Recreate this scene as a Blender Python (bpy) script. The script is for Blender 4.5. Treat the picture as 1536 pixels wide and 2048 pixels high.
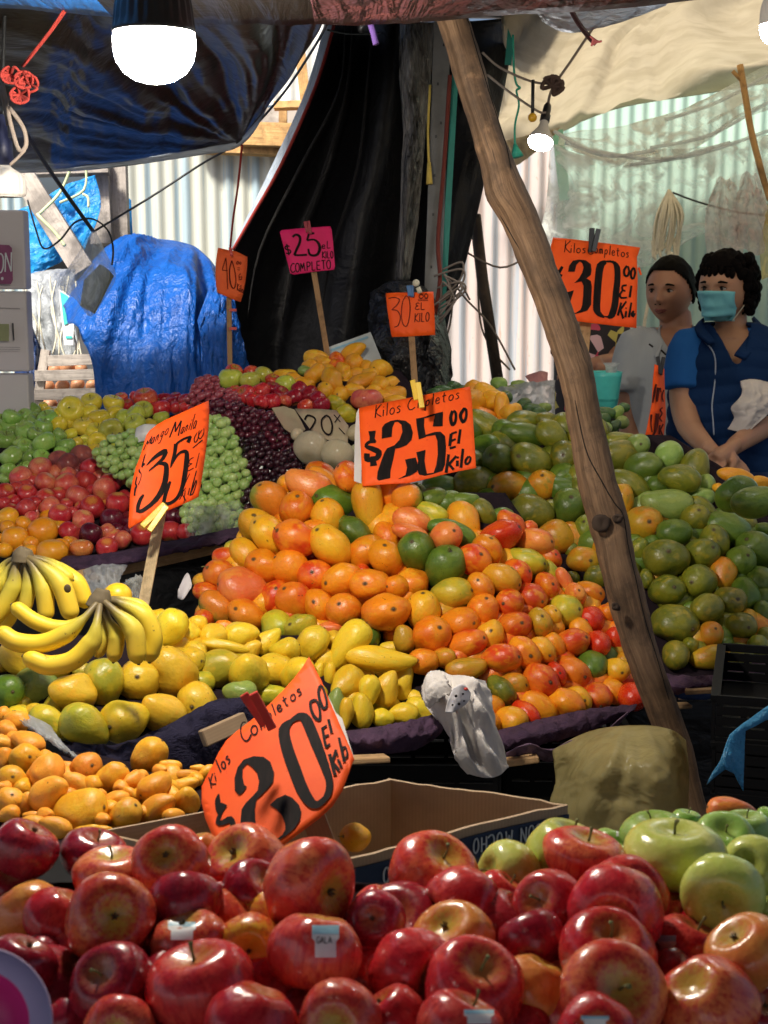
import bpy, bmesh, math, random
from mathutils import Vector, Matrix, Quaternion, noise
R = math.radians
for o in list(bpy.data.objects): bpy.data.objects.remove(o, do_unlink=True)
scene = bpy.context.scene
col = scene.collection
random.seed(7)

# ------------------------------------------------------------ camera, sky, sun, exposure
CAM = Vector((0, 0, 1.5)); PITCH = R(9.6); FPX = 1024/math.tan(R(20))
cam = bpy.data.objects.new('camera', bpy.data.cameras.new('camera')); col.objects.link(cam)
cam.location = CAM; cam.rotation_euler = (R(90)-PITCH, 0, 0)
cam.data.sensor_fit = 'VERTICAL'; cam.data.sensor_height = 36; cam.data.angle = 2*math.atan(1024/FPX)
cam.data.clip_start = .05; cam.data.clip_end = 3000
cam.data.dof.use_dof = True; cam.data.dof.focus_distance = 2.9; cam.data.dof.aperture_fstop = 13
scene.camera = cam
SUN_EL, SUN_AZ = R(52), R(218)      # azimuth: where the sun stands, clockwise from +Y
w = bpy.data.worlds.new('World'); scene.world = w; w.use_nodes = True
nt = w.node_tree; bg = nt.nodes['Background']
sky = nt.nodes.new('ShaderNodeTexSky'); sky.sky_type = 'NISHITA'; sky.sun_disc = False
sky.sun_elevation = SUN_EL; sky.sun_rotation = SUN_AZ; sky.air_density = .7; sky.dust_density = 5.0
nt.links.new(sky.outputs[0], bg.inputs[0]); bg.inputs[1].default_value = .05
sl = bpy.data.lights.new('sun', 'SUN'); sl.energy = 3.0; sl.angle = R(10); sl.color = (1, .95, .86)
so = bpy.data.objects.new('sun', sl); col.objects.link(so)
sd = Vector((math.sin(SUN_AZ)*math.cos(SUN_EL), math.cos(SUN_AZ)*math.cos(SUN_EL), math.sin(SUN_EL)))
so.rotation_euler = sd.to_track_quat('Z', 'Y').to_euler()
vs = scene.view_settings
vs.view_transform = 'Standard'; vs.look = 'None'; vs.gamma = 1; vs.exposure = 1.38

# ------------------------------------------------------------ helpers
FW = Vector((0, math.cos(PITCH), -math.sin(PITCH))); UP = Vector((0, math.sin(PITCH), math.cos(PITCH))); RT = Vector((1, 0, 0))
def P(px, py, d):                       # the point seen at pixel (px,py) at depth d
    return CAM + d*(FW + RT*((px-768)/FPX) - UP*((py-1024)/FPX))
def plane(p1, p2, p3):                  # depth over pixels of the flat plane through three points
    m = Matrix([[1, p[0], p[1]] for p in (p1, p2, p3)])
    s = m.inverted() @ Vector([1/p[2] for p in (p1, p2, p3)])
    return lambda x, y: 1/(s[0]+s[1]*x+s[2]*y)
def tag(o, label=None, cat=None, group=None, kind=None):
    if label: o['label'] = label
    if cat: o['category'] = cat
    if group: o['group'] = group
    if kind: o['kind'] = kind
    return o
def empty(name, loc):
    o = bpy.data.objects.new(name, None); col.objects.link(o); o.location = loc; o.empty_display_size = .05; return o
class MB:
    def __init__(s): s.v = []; s.f = []; s.uv = []
    def add(s, vs, fs, uvs=None):
        n = len(s.v); s.v += [Vector(v) for v in vs]; s.f += [tuple(i+n for i in f) for f in fs]
        s.uv += uvs if uvs else [(0, 0)]*len(vs)
        return s
    def box(s, c, sz, rot=None):
        vs = [Vector((x*sz[0]/2, y*sz[1]/2, z*sz[2]/2)) for x in (-1, 1) for y in (-1, 1) for z in (-1, 1)]
        if rot is not None: vs = [rot @ v for v in vs]
        return s.add([Vector(c)+v for v in vs], [(0,1,3,2),(4,6,7,5),(0,4,5,1),(2,3,7,6),(0,2,6,4),(1,5,7,3)], [(v.x+v.y, v.z) for v in vs])
    def bar(s, a, b, w, t, side=None):   # box-section bar from a to b, w across, t deep
        a, b = Vector(a), Vector(b); z = (b-a).normalized()
        y = (side if side else FW).copy(); x = z.cross(y).normalized(); y = x.cross(z).normalized()
        vs = []; uv = []
        for p, q in ((a, 0), (b, (b-a).length)):
            for i, j in ((-1,-1),(1,-1),(1,1),(-1,1)): vs.append(p+x*(i*w/2)+y*(j*t/2)); uv.append((i*w/2+j*t/2, q))
        return s.add(vs, [(0,1,2,3),(7,6,5,4),(0,4,5,1),(1,5,6,2),(2,6,7,3),(3,7,4,0)], uv)
    def tube(s, pts, r, n=8, cap=True, smooth=1):
        pts = [Vector(p) for p in pts]
        rs = r if isinstance(r, (list, tuple)) else [r]*len(pts)
        if smooth > 1:
            pts, rs = catmull(pts, rs, smooth)
        t0 = (pts[1]-pts[0]).normalized(); x = t0.orthogonal().normalized(); vs = []; uv = []; L = 0
        for i, p in enumerate(pts):
            t = (pts[min(i+1, len(pts)-1)]-pts[max(i-1, 0)]).normalized()
            x = (x - t*x.dot(t)).normalized(); y = t.cross(x)
            if i: L += (p-pts[i-1]).length
            for k in range(n):
                a = 2*math.pi*k/n; vs.append(p+(x*math.cos(a)+y*math.sin(a))*rs[i]); uv.append((k/n, L))
        fs = [(i*n+k, i*n+(k+1)%n, (i+1)*n+(k+1)%n, (i+1)*n+k) for i in range(len(pts)-1) for k in range(n)]
        if cap: fs += [tuple(range(n))[::-1], tuple((len(pts)-1)*n+k for k in range(n))]
        return s.add(vs, fs, uv)
    def lathe(s, prof, n=24, M=None, cap=False):   # prof: (r,z)
        vs = []; uv = []
        for r, z in prof:
            for k in range(n):
                a = 2*math.pi*k/n; v = Vector((r*math.cos(a), r*math.sin(a), z)); vs.append(M @ v if M else v); uv.append((k/n, z))
        m = len(prof)
        fs = [(i*n+k, i*n+(k+1)%n, (i+1)*n+(k+1)%n, (i+1)*n+k) for i in range(m-1) for k in range(n)]
        if cap: fs += [tuple(range(n))[::-1], tuple((m-1)*n+k for k in range(n))]
        return s.add(vs, fs, uv)
    def sph(s, c, r, n=10, m=7, M=None):
        vs = []
        for i in range(m+1):
            th = math.pi*i/m
            for k in range(n):
                a = 2*math.pi*k/n; v = Vector((math.sin(th)*math.cos(a), math.sin(th)*math.sin(a), math.cos(th)))
                v = Vector((v.x*r[0], v.y*r[1], v.z*r[2])) if isinstance(r, (tuple, list)) else v*r
                vs.append(Vector(c)+(M @ v if M else v))
        return s.add(vs, [(i*n+k, (i+1)*n+k, (i+1)*n+(k+1)%n, i*n+(k+1)%n) for i in range(m) for k in range(n)])
    def mesh(s, name, mat, smooth=True, org=None):
        me = bpy.data.meshes.new(name); o = org if org else Vector()
        me.from_pydata([v-o for v in s.v], [], s.f); me.materials.append(mat)
        if smooth: me.polygons.foreach_set('use_smooth', [True]*len(me.polygons))
        ul = me.uv_layers.new(name='UVMap')
        for l in me.loops: ul.data[l.index].uv = s.uv[l.vertex_index]
        me.update(); return me
    def build(s, name, mat, parent=None, smooth=False, org=None):
        if parent is not None: org = parent.matrix_world_loc if hasattr(parent, 'matrix_world_loc') else wloc(parent)
        o = bpy.data.objects.new(name, s.mesh(name, mat, smooth, org)); col.objects.link(o)
        if parent is not None: o.parent = parent
        elif org is not None: o.location = org
        return o
def wloc(o):
    v = Vector(o.location)
    while o.parent: o = o.parent; v = v+Vector(o.location)
    return v
def catmull(pts, rs, k):
    out = []; ro = []
    for i in range(len(pts)-1):
        p0 = pts[max(i-1, 0)]; p1 = pts[i]; p2 = pts[i+1]; p3 = pts[min(i+2, len(pts)-1)]
        for j in range(k):
            t = j/k
            out.append(.5*((2*p1)+(p2-p0)*t+(2*p0-5*p1+4*p2-p3)*t*t+(3*p1-p0-3*p2+p3)*t**3)); ro.append(rs[i]*(1-t)+rs[i+1]*t)
    out.append(pts[-1]); ro.append(rs[-1]); return out, ro
def PP(s, d=None):                      # 'x,y,d x,y,d' -> points
    out = []
    for q in s.split():
        c = [float(k) for k in q.split(',')]
        out.append(P(c[0], c[1], c[2] if len(c) > 2 else d))
    return out
def patch(rows, nu, nv, wr=0, fr=(3, 3), seed=0, hfn=None):   # curved sheet through rows of control points
    rows = [r if isinstance(r[0], Vector) else [P(*p) for p in r] for r in rows]
    R2 = [catmull(r, [0]*len(r), nu)[0] for r in rows]
    cols_ = [catmull([r[i] for r in R2], [0]*len(rows), nv)[0] for i in range(len(R2[0]))]
    m = MB(); A = len(cols_); B = len(cols_[0]); vs = []; uv = []
    n0 = (cols_[-1][0]-cols_[0][0]).cross(cols_[0][-1]-cols_[0][0]).normalized()
    for i in range(A):
        for j in range(B):
            u, v = i/(A-1), j/(B-1)
            h = (noise.noise(Vector((u*fr[0]*4, v*fr[1]*4, seed)))+.5*noise.noise(Vector((u*fr[0]*11, v*fr[1]*11, seed+5)))) if wr else 0
            h *= min(1, .25+5*min(v, 1-v))*min(1, .4+5*min(u, 1-u)); vs.append(cols_[i][j]+n0*(h*wr)); uv.append((u, v))
            if hfn: vs[-1] = vs[-1]+n0*hfn(u, v)
    m.add(vs, [(i*B+j, i*B+j+1, (i+1)*B+j+1, (i+1)*B+j) for i in range(A-1) for j in range(B-1)], uv)
    return m
def interior(poly, dfun, step=None, lift=0):          # flat polygon in pixels -> mesh on the surface dfun
    bm = bmesh.new(); vs = [bm.verts.new((x, y, 0)) for x, y in poly]
    es = [bm.edges.new((vs[i], vs[(i+1)%len(vs)])) for i in range(len(vs))]
    bmesh.ops.triangle_fill(bm, edges=es, use_beauty=True, use_dissolve=False)
    if step:
        for k in range(4):
            le = [e for e in bm.edges if e.calc_length() > step]
            if not le: break
            bmesh.ops.subdivide_edges(bm, edges=le, cuts=1, use_grid_fill=True)
            bmesh.ops.triangulate(bm, faces=[f for f in bm.faces if len(f.verts) > 3])
    bm.verts.ensure_lookup_table(); bm.verts.index_update()
    m = MB(); m.add([P(v.co.x, v.co.y, dfun(v.co.x, v.co.y)-lift) for v in bm.verts], [tuple(v.index for v in f.verts)[::-1] for f in bm.faces], [(v.co.x/100, v.co.y/100) for v in bm.verts])
    bm.free(); return m
def ribbon(m, pts, dfun, lift):                         # pts: (x,y,w) in pixels
    n = len(pts); vs = []
    for i in range(n):
        a = pts[max(i-1, 0)]; b = pts[min(i+1, n-1)]; dx, dy = b[0]-a[0], b[1]-a[1]; L = math.hypot(dx, dy) or 1
        nx, ny = -dy/L, dx/L; w_ = pts[i][2]/2
        for s in (1, -1):
            x, y = pts[i][0]+nx*w_*s, pts[i][1]+ny*w_*s
            vs.append(P(x, y, dfun(x, y)-lift))
    m.add(vs, [(2*i, 2*i+1, 2*i+3, 2*i+2) for i in range(n-1)])
def smooth2(pts, k=4):
    v, r = catmull([Vector((p[0], p[1], 0)) for p in pts], [p[2] for p in pts], k)
    return [(a.x, a.y, b) for a, b in zip(v, r)]
FONT = {
'K':"0,0 .05,1|.55,1 .05,.45 .6,0",'i':".1,0 .12,.5|.12,.68 .14,.76",'l':".1,0 .14,1",'o':".3,.5 .1,.4 .05,.2 .15,.03 .35,.02 .48,.2 .45,.4 .3,.5",
's':".4,.45 .25,.52 .1,.42 .35,.22 .3,.05 .05,.02",'C':".6,.9 .4,1 .15,.8 .02,.4 .15,.05 .4,0 .65,.15",
'm':".05,0 .08,.48|.08,.35 .2,.5 .28,.4 .28,0|.28,.35 .4,.5 .5,.4 .52,0",'n':".05,0 .08,.48|.08,.35 .22,.5 .35,.4 .37,0",
'p':".05,-.4 .1,.48|.1,.4 .3,.5 .42,.3 .3,.05 .1,.08",'e':".08,.25 .4,.3 .35,.48 .18,.5 .05,.3 .12,.05 .3,0 .45,.1",'t':".2,.85 .2,.1 .35,.02|.02,.55 .42,.58",
'a':".4,.48 .15,.5 .04,.25 .15,.02 .35,.15 .42,.48 .42,.08 .5,0",'g':".4,.48 .15,.5 .05,.3 .15,.12 .38,.2 .42,.48 .38,-.3 .15,-.4 .02,-.3",
'M':"0,0 .1,.95|.1,.95 .3,.3|.3,.3 .5,.95|.5,.95 .62,0",'E':".5,.97 .05,.97|.05,.97 .03,0|.03,0 .5,0|.05,.5 .42,.5",'3e':".5,.85 .3,.95 .1,.8 .15,.6 .35,.52 .08,.4 .03,.15 .25,0 .5,.12",
'L':".05,1 .03,0|.03,0 .45,0",'O':".3,1 .08,.8 .02,.4 .15,.03 .35,0 .52,.3 .5,.8 .3,1",'P':".03,0 .06,1|.06,1 .4,.95 .48,.7 .35,.5 .06,.48",'T':"0,1 .55,1|.28,1 .26,0",'I':".08,0 .1,1",
'N':"0,0 .03,1|.03,1 .5,0|.5,0 .52,1",'U':".02,1 .04,.3 .15,.02 .38,.02 .5,.3 .52,1",'H':".02,0 .02,1|.5,0 .5,1|.02,.5 .5,.5",'X':"0,0 .5,1|0,1 .5,0",'R':".03,0 .06,1|.06,1 .42,.95 .46,.7 .35,.52 .06,.5|.2,.5 .52,0",
'A':"0,0 .26,1|.26,1 .52,0|.1,.35 .42,.35",'G':".5,.85 .3,1 .08,.8 .02,.4 .15,.04 .38,.02 .5,.2 .5,.45|.5,.45 .3,.45",
'S':".48,.88 .25,1 .05,.8 .12,.58 .4,.45 .5,.2 .3,0 .02,.1",'$':".48,.8 .25,.9 .05,.75 .12,.55 .4,.45 .48,.25 .3,.08 .02,.15|.27,1.08 .25,-.08",
'0':".28,1 .08,.75 .05,.3 .2,.02 .38,.08 .48,.5 .42,.9 .28,1",'2':".05,.75 .2,1 .45,.9 .45,.65 .05,0|.05,0 .55,.03",'5':".5,1 .12,.97|.12,.97 .08,.55|.08,.55 .35,.6 .5,.35 .35,.03 .02,.05",
'3':".05,.85 .3,1 .48,.8 .25,.55|.25,.55 .52,.4 .45,.08 .2,0 .02,.12",'4':".35,0 .35,1|.35,1 .02,.35|.02,.35 .55,.35",'1':".2,0 .22,1",
'*':"0,.5 .5,.5|.25,.2 .25,.8|.08,.25 .42,.75|.42,.25 .08,.75",'=':"0,.35 .5,.35|0,.15 .5,.15",'.':".05,0 .1,.04",'/':"0,0 .4,1"}
ADV = {'i':.26,'l':.26,'I':.25,'m':.68,'M':.78,' ':.4,'1':.35,'.':.2}
def write(m, text, x, y, ux, uy, vx, vy, w, dfun, lift=.0012, track=.1, jit=.0):
    """(x,y) pixel of baseline start, (ux,uy) pixels per em along, (vx,vy) pixels per em up"""
    cx = 0; i = 0
    while i < len(text):
        ch = text[i]
        if ch == '~': ch = '3e'
        if ch in FONT:
            for st in FONT[ch].split('|'):
                pts = []
                for q in st.split():
                    a, b = [float(k) for k in q.split(',')]; a += cx
                    pts.append((x+ux*a+vx*b, y+uy*a+vy*b, w))
                if len(pts) > 2: pts = smooth2(pts, 3)
                ribbon(m, pts, dfun, lift+random.random()*.0002)
        cx += ADV.get(text[i], .58)+track; i += 1
# ------------------------------------------------------------ materials
def mat(name):
    m = bpy.data.materials.new(name); m.use_nodes = True; n = m.node_tree.nodes; return m, n, m.node_tree.links, n['Principled BSDF']
def N(n, t, **k):
    o = n.new('ShaderNode'+t)
    for a, b in k.items(): setattr(o, a, b)
    return o
def ramp(n, stops, interp='LINEAR'):
    r = n.new('ShaderNodeValToRGB'); r.color_ramp.interpolation = interp; e = r.color_ramp.elements
    while len(e) < len(stops): e.new(.5)
    for i, (p, c) in enumerate(stops): e[i].position = p; e[i].color = (*c, 1) if len(c) == 3 else c
    return r
def mix(n, l, fac, a, b, mode='MIX'):
    x = n.new('ShaderNodeMix'); x.data_type = 'RGBA'; x.blend_type = mode
    for s, v in ((x.inputs[0], fac), (x.inputs[6], a), (x.inputs[7], b)):
        if isinstance(v, (int, float)): s.default_value = v
        elif isinstance(v, tuple): s.default_value = (*v, 1)
        else: l.new(v, s)
    return x.outputs[2]
def noi(n, l, vec, scale, detail=3, rough=.5, dist=0):
    t = n.new('ShaderNodeTexNoise'); t.inputs['Scale'].default_value = scale; t.inputs['Detail'].default_value = detail
    t.inputs['Roughness'].default_value = rough; t.inputs['Distortion'].default_value = dist
    if vec is not None: l.new(vec, t.inputs['Vector'])
    return t.outputs['Fac']
def mapping(n, l, vec, sc=(1,1,1), loc=None):
    m = n.new('ShaderNodeMapping'); m.inputs['Scale'].default_value = sc; l.new(vec, m.inputs['Vector'])
    if loc is not None: l.new(loc, m.inputs['Location'])
    return m.outputs[0]
def mrange(n, l, v, a, b, c=0, d=1, smooth=True):
    m = n.new('ShaderNodeMapRange'); l.new(v, m.inputs['Value'])
    if smooth: m.interpolation_type = 'SMOOTHSTEP'
    for k, x in zip(('From Min', 'From Max', 'To Min', 'To Max'), (a, b, c, d)): m.inputs[k].default_value = x
    return m.outputs[0]
def bump(n, l, h, b, dist=.01, st=.5):
    k = n.new('ShaderNodeBump'); k.inputs['Distance'].default_value = dist; k.inputs['Strength'].default_value = st
    l.new(h, k.inputs['Height']); l.new(k.outputs[0], b.inputs['Normal'])
def setp(b, **k):
    for a, v in k.items(): b.inputs[a.replace('_', ' ')].default_value = v
def plain(name, c, rough=.6, metal=0, var=.12, nscale=20, bmp=.15, coord='Object', **k):
    m, n, l, b = mat(name); tc = N(n, 'TexCoord').outputs[coord]
    f = noi(n, l, tc, nscale, 5, .6)
    l.new(mix(n, l, f, tuple(x*(1-var*2) for x in c), tuple(min(1, x*(1+var*2)) for x in c)), b.inputs['Base Color'])
    setp(b, Roughness=rough, Metallic=metal, **k)
    if bmp: bump(n, l, noi(n, l, tc, nscale*4, 4, .6), b, .003, bmp)
    return m
def fruit_coords(n, l):
    at = N(n, 'Attribute'); at.attribute_name = 'lp'; tc = at.outputs['Vector']; of = N(n, 'Attribute'); of.attribute_name = 'off'; oi = N(n, 'ObjectInfo')
    rnd = n.new('ShaderNodeVectorMath'); rnd.operation = 'SCALE'; rnd.inputs[0].default_value = (37, 91, 53); l.new(oi.outputs['Random'], rnd.inputs['Scale'])
    ad = n.new('ShaderNodeVectorMath'); ad.operation = 'ADD'; l.new(tc, ad.inputs[0]); l.new(rnd.outputs[0], ad.inputs[1])
    a2 = n.new('ShaderNodeVectorMath'); a2.operation = 'ADD'; l.new(ad.outputs[0], a2.inputs[0]); l.new(of.outputs['Vector'], a2.inputs[1])
    return tc, a2.outputs[0], oi
def mango_mat(name, base, second, third, cover=.5, amount=1, spots=.35, rough=.34, endgreen=0, dark=(.03,.012,.006), axis=0, dirt=.25, coat=.14):
    m, n, l, b = mat(name); tc, v, oi = fruit_coords(n, l)
    f1 = noi(n, l, v, .85, 2, .5, .4); f2 = noi(n, l, v, 1.7, 3, .55, .3)
    sep = N(n, 'SeparateXYZ'); l.new(tc, sep.inputs[0])
    c = mix(n, l, mrange(n, l, f1, cover-.12, cover+.12, 0, amount), base, second)
    c = mix(n, l, mrange(n, l, f2, .52, .72, 0, .75), c, third)
    if axis:    # colour split along the fruit
        ax = n.new('ShaderNodeMath'); ax.operation = 'ADD'; l.new(sep.outputs['X'], ax.inputs[0])
        k = n.new('ShaderNodeMath'); k.operation = 'MULTIPLY'; l.new(f2, k.inputs[0]); k.inputs[1].default_value = 1.4; l.new(k.outputs[0], ax.inputs[1])
        c = mix(n, l, mrange(n, l, ax.outputs[0], .35, 1.1), c, second)
    if endgreen: c = mix(n, l, mrange(n, l, sep.outputs['Z'], .45, 1.05, 0, endgreen), c, (.18, .20, .02))
    fine = noi(n, l, v, 9, 6, .7)
    c = mix(n, l, mrange(n, l, fine, .45, .75, 0, dirt), c, tuple(x*.55 for x in base))
    c = mix(n, l, 1, c, oi.outputs['Color'], 'MULTIPLY')
    lent = n.new('ShaderNodeTexVoronoi'); lent.inputs['Scale'].default_value = 11; l.new(v, lent.inputs['Vector'])
    c = mix(n, l, mrange(n, l, lent.outputs['Distance'], .05, .12, .35, 0), c, (.75, .6, .2))
    vk = n.new('ShaderNodeTexVoronoi'); vk.inputs['Scale'].default_value = 4.2; l.new(v, vk.inputs['Vector'])
    km = n.new('ShaderNodeMath'); km.operation = 'MULTIPLY'; l.new(mrange(n, l, vk.outputs['Distance'], .045, .09, .85, 0), km.inputs[0]); l.new(mrange(n, l, noi(n, l, v, 1.3, 2), .42, .6), km.inputs[1])
    c = mix(n, l, km.outputs[0], c, dark)
    sp = noi(n, l, v, 3.3, 5, .75, .8)
    c = mix(n, l, mrange(n, l, sp, .675-.05*spots, .71-.05*spots, 0, .9), c, dark)
    sc = noi(n, l, mapping(n, l, v, (2.2, 9, 2.2)), 1.6, 4, .7, .6)
    c = mix(n, l, mrange(n, l, sc, .69, .72, 0, .6), c, tuple(x*2.2 for x in dark))
    rr = n.new('ShaderNodeVectorMath'); rr.operation = 'MULTIPLY'; l.new(tc, rr.inputs[0]); rr.inputs[1].default_value = (1, 1, 0)
    ln = n.new('ShaderNodeVectorMath'); ln.operation = 'LENGTH'; l.new(rr.outputs[0], ln.inputs[0])
    ze = n.new('ShaderNodeMath'); ze.operation = 'MULTIPLY_ADD'; l.new(fine, ze.inputs[0]); ze.inputs[1].default_value = .12; l.new(ln.outputs['Value'], ze.inputs[2])
    zm = n.new('ShaderNodeMath'); zm.operation = 'MULTIPLY'; l.new(mrange(n, l, ze.outputs[0], .13, .24, .85, 0), zm.inputs[0]); l.new(mrange(n, l, sep.outputs['Z'], .2, .5), zm.inputs[1])
    c = mix(n, l, zm.outputs[0], c, (.045,.028,.012))
    l.new(c, b.inputs['Base Color'])
    l.new(mrange(n, l, fine, .3, .8, rough-.08, rough+.16), b.inputs['Roughness'])
    setp(b, Coat_Weight=coat, Coat_Roughness=.22, Specular_IOR_Level=.45, Subsurface_Weight=.06, Subsurface_Scale=.01); b.inputs['Subsurface Radius'].default_value = (1, .4, .1)
    bump(n, l, noi(n, l, v, 5, 5, .6), b, .02, .16)
    return m
def apple_mat(name, base, streak, deep, pole=(.55, .42, .06), cover=.5, str_amt=.8, rough=.22, polew=.62, lent=.22):
    m, n, l, b = mat(name); tc, v, oi = fruit_coords(n, l)
    st = noi(n, l, mapping(n, l, v, (5.5, 5.5, .9)), 1.6, 5, .65, .25); big = noi(n, l, v, .8, 2, .5, .4); fine = noi(n, l, mapping(n, l, v, (16, 16, 2.4)), 1.2, 4, .6)
    c = mix(n, l, mrange(n, l, big, cover-.12, cover+.14), streak, base)
    c = mix(n, l, mrange(n, l, st, .42, .66, 0, str_amt), c, deep)
    c = mix(n, l, mrange(n, l, fine, .5, .75, 0, .35), c, base)
    sep = N(n, 'SeparateXYZ'); l.new(tc, sep.inputs[0])
    # radius from the axis: skin turns to the ground colour round the stem and calyx hollows
    rr = n.new('ShaderNodeVectorMath'); rr.operation = 'MULTIPLY'; l.new(tc, rr.inputs[0]); rr.inputs[1].default_value = (1, 1, 0)
    ln = n.new('ShaderNodeVectorMath'); ln.operation = 'LENGTH'; l.new(rr.outputs[0], ln.inputs[0])
    ad = n.new('ShaderNodeMath'); ad.operation = 'MULTIPLY_ADD'; l.new(st, ad.inputs[0]); ad.inputs[1].default_value = .9; l.new(ln.outputs['Value'], ad.inputs[2])
    c = mix(n, l, mrange(n, l, ad.outputs[0], polew-.05, polew+.45, .8, 0), c, pole)
    vo = n.new('ShaderNodeTexVoronoi'); vo.inputs['Scale'].default_value = 13; l.new(v, vo.inputs['Vector'])
    c = mix(n, l, mrange(n, l, vo.outputs['Distance'], .05, .11, lent*2, 0), c, (.72, .52, .25))
    c = mix(n, l, 1, c, oi.outputs['Color'], 'MULTIPLY')
    l.new(c, b.inputs['Base Color']); 
    l.new(mrange(n, l, noi(n, l, v, 2.5, 4, .6), .3, .7, rough-.06, rough+.14), b.inputs['Roughness'])
    setp(b, Coat_Weight=.25, Coat_Roughness=.2, Specular_IOR_Level=.4, Subsurface_Weight=.05, Subsurface_Scale=.01)
    bump(n, l, noi(n, l, v, 2.2, 3, .5), b, .03, .08)
    return m
FM = {
 'o': mango_mat('mango skin orange', (.86,.29,.010), (.78,.15,.008), (.88,.40,.018), .55, .8, .5),
 'r': mango_mat('mango skin red blush', (.84,.22,.012), (.66,.045,.008), (.88,.34,.014), .50, .95, .45),
 'R': mango_mat('mango skin red', (.66,.035,.008), (.80,.12,.010), (.55,.015,.008), .6, .7, .2, rough=.25),
 'p': mango_mat('mango skin peach', (.84,.26,.05), (.78,.15,.035), (.86,.36,.05), .52, .9, .5),
 'y': mango_mat('mango skin yellow orange', (.85,.42,.018), (.86,.31,.015), (.74,.44,.025), .55, .8, .6),
 'Y': mango_mat('mango skin bright yellow', (.86,.60,.03), (.86,.52,.02), (.76,.60,.06), .5, .8, .3, rough=.36),
 'g': mango_mat('mango skin green', (.085,.16,.015), (.15,.23,.025), (.055,.12,.014), .5, .8, .25),
 'm': mango_mat('mango skin green turning orange', (.30,.33,.025), (.80,.25,.02), (.42,.40,.025), .55, .5, .4, axis=1),
 'k': mango_mat('mango skin yellow green', (.22,.22,.016), (.11,.14,.014), (.40,.31,.02), .5, .9, .6),
 'q': mango_mat('mango skin green gold', (.58,.32,.016), (.66,.22,.012), (.28,.24,.016), .5, .9, .6),
 'v': mango_mat('mango skin yellow with green', (.62,.48,.025), (.34,.36,.03), (.76,.48,.025), .5, .8, .5),
 'h': mango_mat('mango skin dusty apricot', (.88,.38,.03), (.88,.31,.02), (.88,.48,.05), .5, .8, .45, rough=.46, coat=.04),
 'H': mango_mat('mango skin ripe yellow', (.86,.43,.02), (.84,.34,.014), (.86,.54,.05), .5, .8, .4, rough=.42, coat=.06),
 'w': mango_mat('mango skin soft yellow', (.82,.52,.03), (.70,.50,.035), (.84,.45,.022), .5, .85, .6),
 'z': mango_mat('mango skin pale green', (.27,.38,.10), (.20,.31,.05), (.38,.46,.12), .5, .7, .15),
 'a': mango_mat('avocado skin', (.04,.10,.025), (.07,.15,.04), (.10,.2,.06), .5, .7, .1),
}
AM = {
 'R': apple_mat('apple skin red', (.80,.09,.07), (.62,.022,.035), (.45,.010,.022), cover=.54, pole=(.55,.22,.05)),
 'S': apple_mat('apple skin striped', (.84,.24,.09), (.70,.06,.04), (.52,.018,.028), cover=.52, str_amt=.85),
 'D': apple_mat('apple skin dark red', (.52,.030,.05), (.34,.012,.030), (.22,.008,.020), cover=.58, pole=(.4,.16,.06)),
 'Y': apple_mat('apple skin yellow heart', (.78,.32,.04), (.70,.12,.03), (.58,.04,.02), pole=(.84,.54,.04), polew=1.0, cover=.5),
 'O': apple_mat('apple skin orange', (.78,.30,.07), (.72,.16,.04), (.55,.08,.03), cover=.45, str_amt=.35),
 'L': apple_mat('apple skin pale green', (.60,.64,.15), (.52,.60,.12), (.66,.66,.22), cover=.5, str_amt=.25, pole=(.40,.45,.08), lent=.2),
 'G': apple_mat('apple skin green', (.32,.50,.12), (.24,.45,.08), (.42,.55,.18), cover=.5, str_amt=.3, pole=(.3,.4,.08), lent=.25),
 'y': apple_mat('apple skin yellow', (.82,.66,.07), (.82,.60,.04), (.76,.66,.10), cover=.5, str_amt=.25, pole=(.58,.50,.06), lent=.15),
 'l': apple_mat('apple skin yellow green', (.60,.62,.08), (.50,.56,.07), (.66,.64,.12), cover=.5, str_amt=.25, pole=(.4,.42,.06), lent=.15),
 'n': apple_mat('nectarine skin red', (.66,.07,.06), (.50,.016,.030), (.34,.010,.020), cover=.52, str_amt=.5, pole=(.7,.30,.06), rough=.34, lent=.1),
 'N': apple_mat('nectarine skin peach', (.80,.24,.12), (.64,.06,.06), (.55,.03,.045), cover=.5, str_amt=.5, rough=.42, pole=(.78,.42,.12), lent=.1),
 'P': apple_mat('plum skin dark', (.17,.012,.03), (.10,.006,.018), (.07,.005,.015), cover=.5, str_amt=.4, pole=(.2,.03,.03), rough=.28, lent=.1),
 'f': apple_mat('peach skin dusky', (.42,.10,.07), (.20,.04,.05), (.14,.03,.045), cover=.5, str_amt=.4, pole=(.25,.06,.06), rough=.75, lent=0),
 'U': apple_mat('orange peel', (.88,.38,.015), (.86,.30,.010), (.88,.36,.015), cover=.5, str_amt=.2, pole=(.7,.36,.03), rough=.36, lent=.35),
 'j': apple_mat('melon rind', (.42,.38,.24), (.48,.43,.28), (.34,.30,.18), cover=.5, str_amt=.3, pole=(.35,.3,.16), rough=.8, lent=0),
}
M_stem = plain('stem brown', (.10,.07,.03), .8, nscale=40)
M_stemg = plain('stem green brown', (.16,.16,.05), .8, nscale=40)
def grape_mat(name, a, bb, bloom):
    m, n, l, b = mat(name); g = N(n, 'NewGeometry'); 
    f = noi(n, l, mapping(n, l, N(n, 'TexCoord').outputs['Object'], (1,1,1)), 60, 2)
    c = mix(n, l, mrange(n, l, g.outputs['Random Per Island'], 0, 1, smooth=False), a, bb); c = mix(n, l, mrange(n, l, f, .5, .7, 0, .35), c, bloom)
    l.new(c, b.inputs['Base Color']); setp(b, Roughness=.28, Coat_Weight=.3, Subsurface_Weight=.15, Subsurface_Scale=.01); return m
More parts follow.
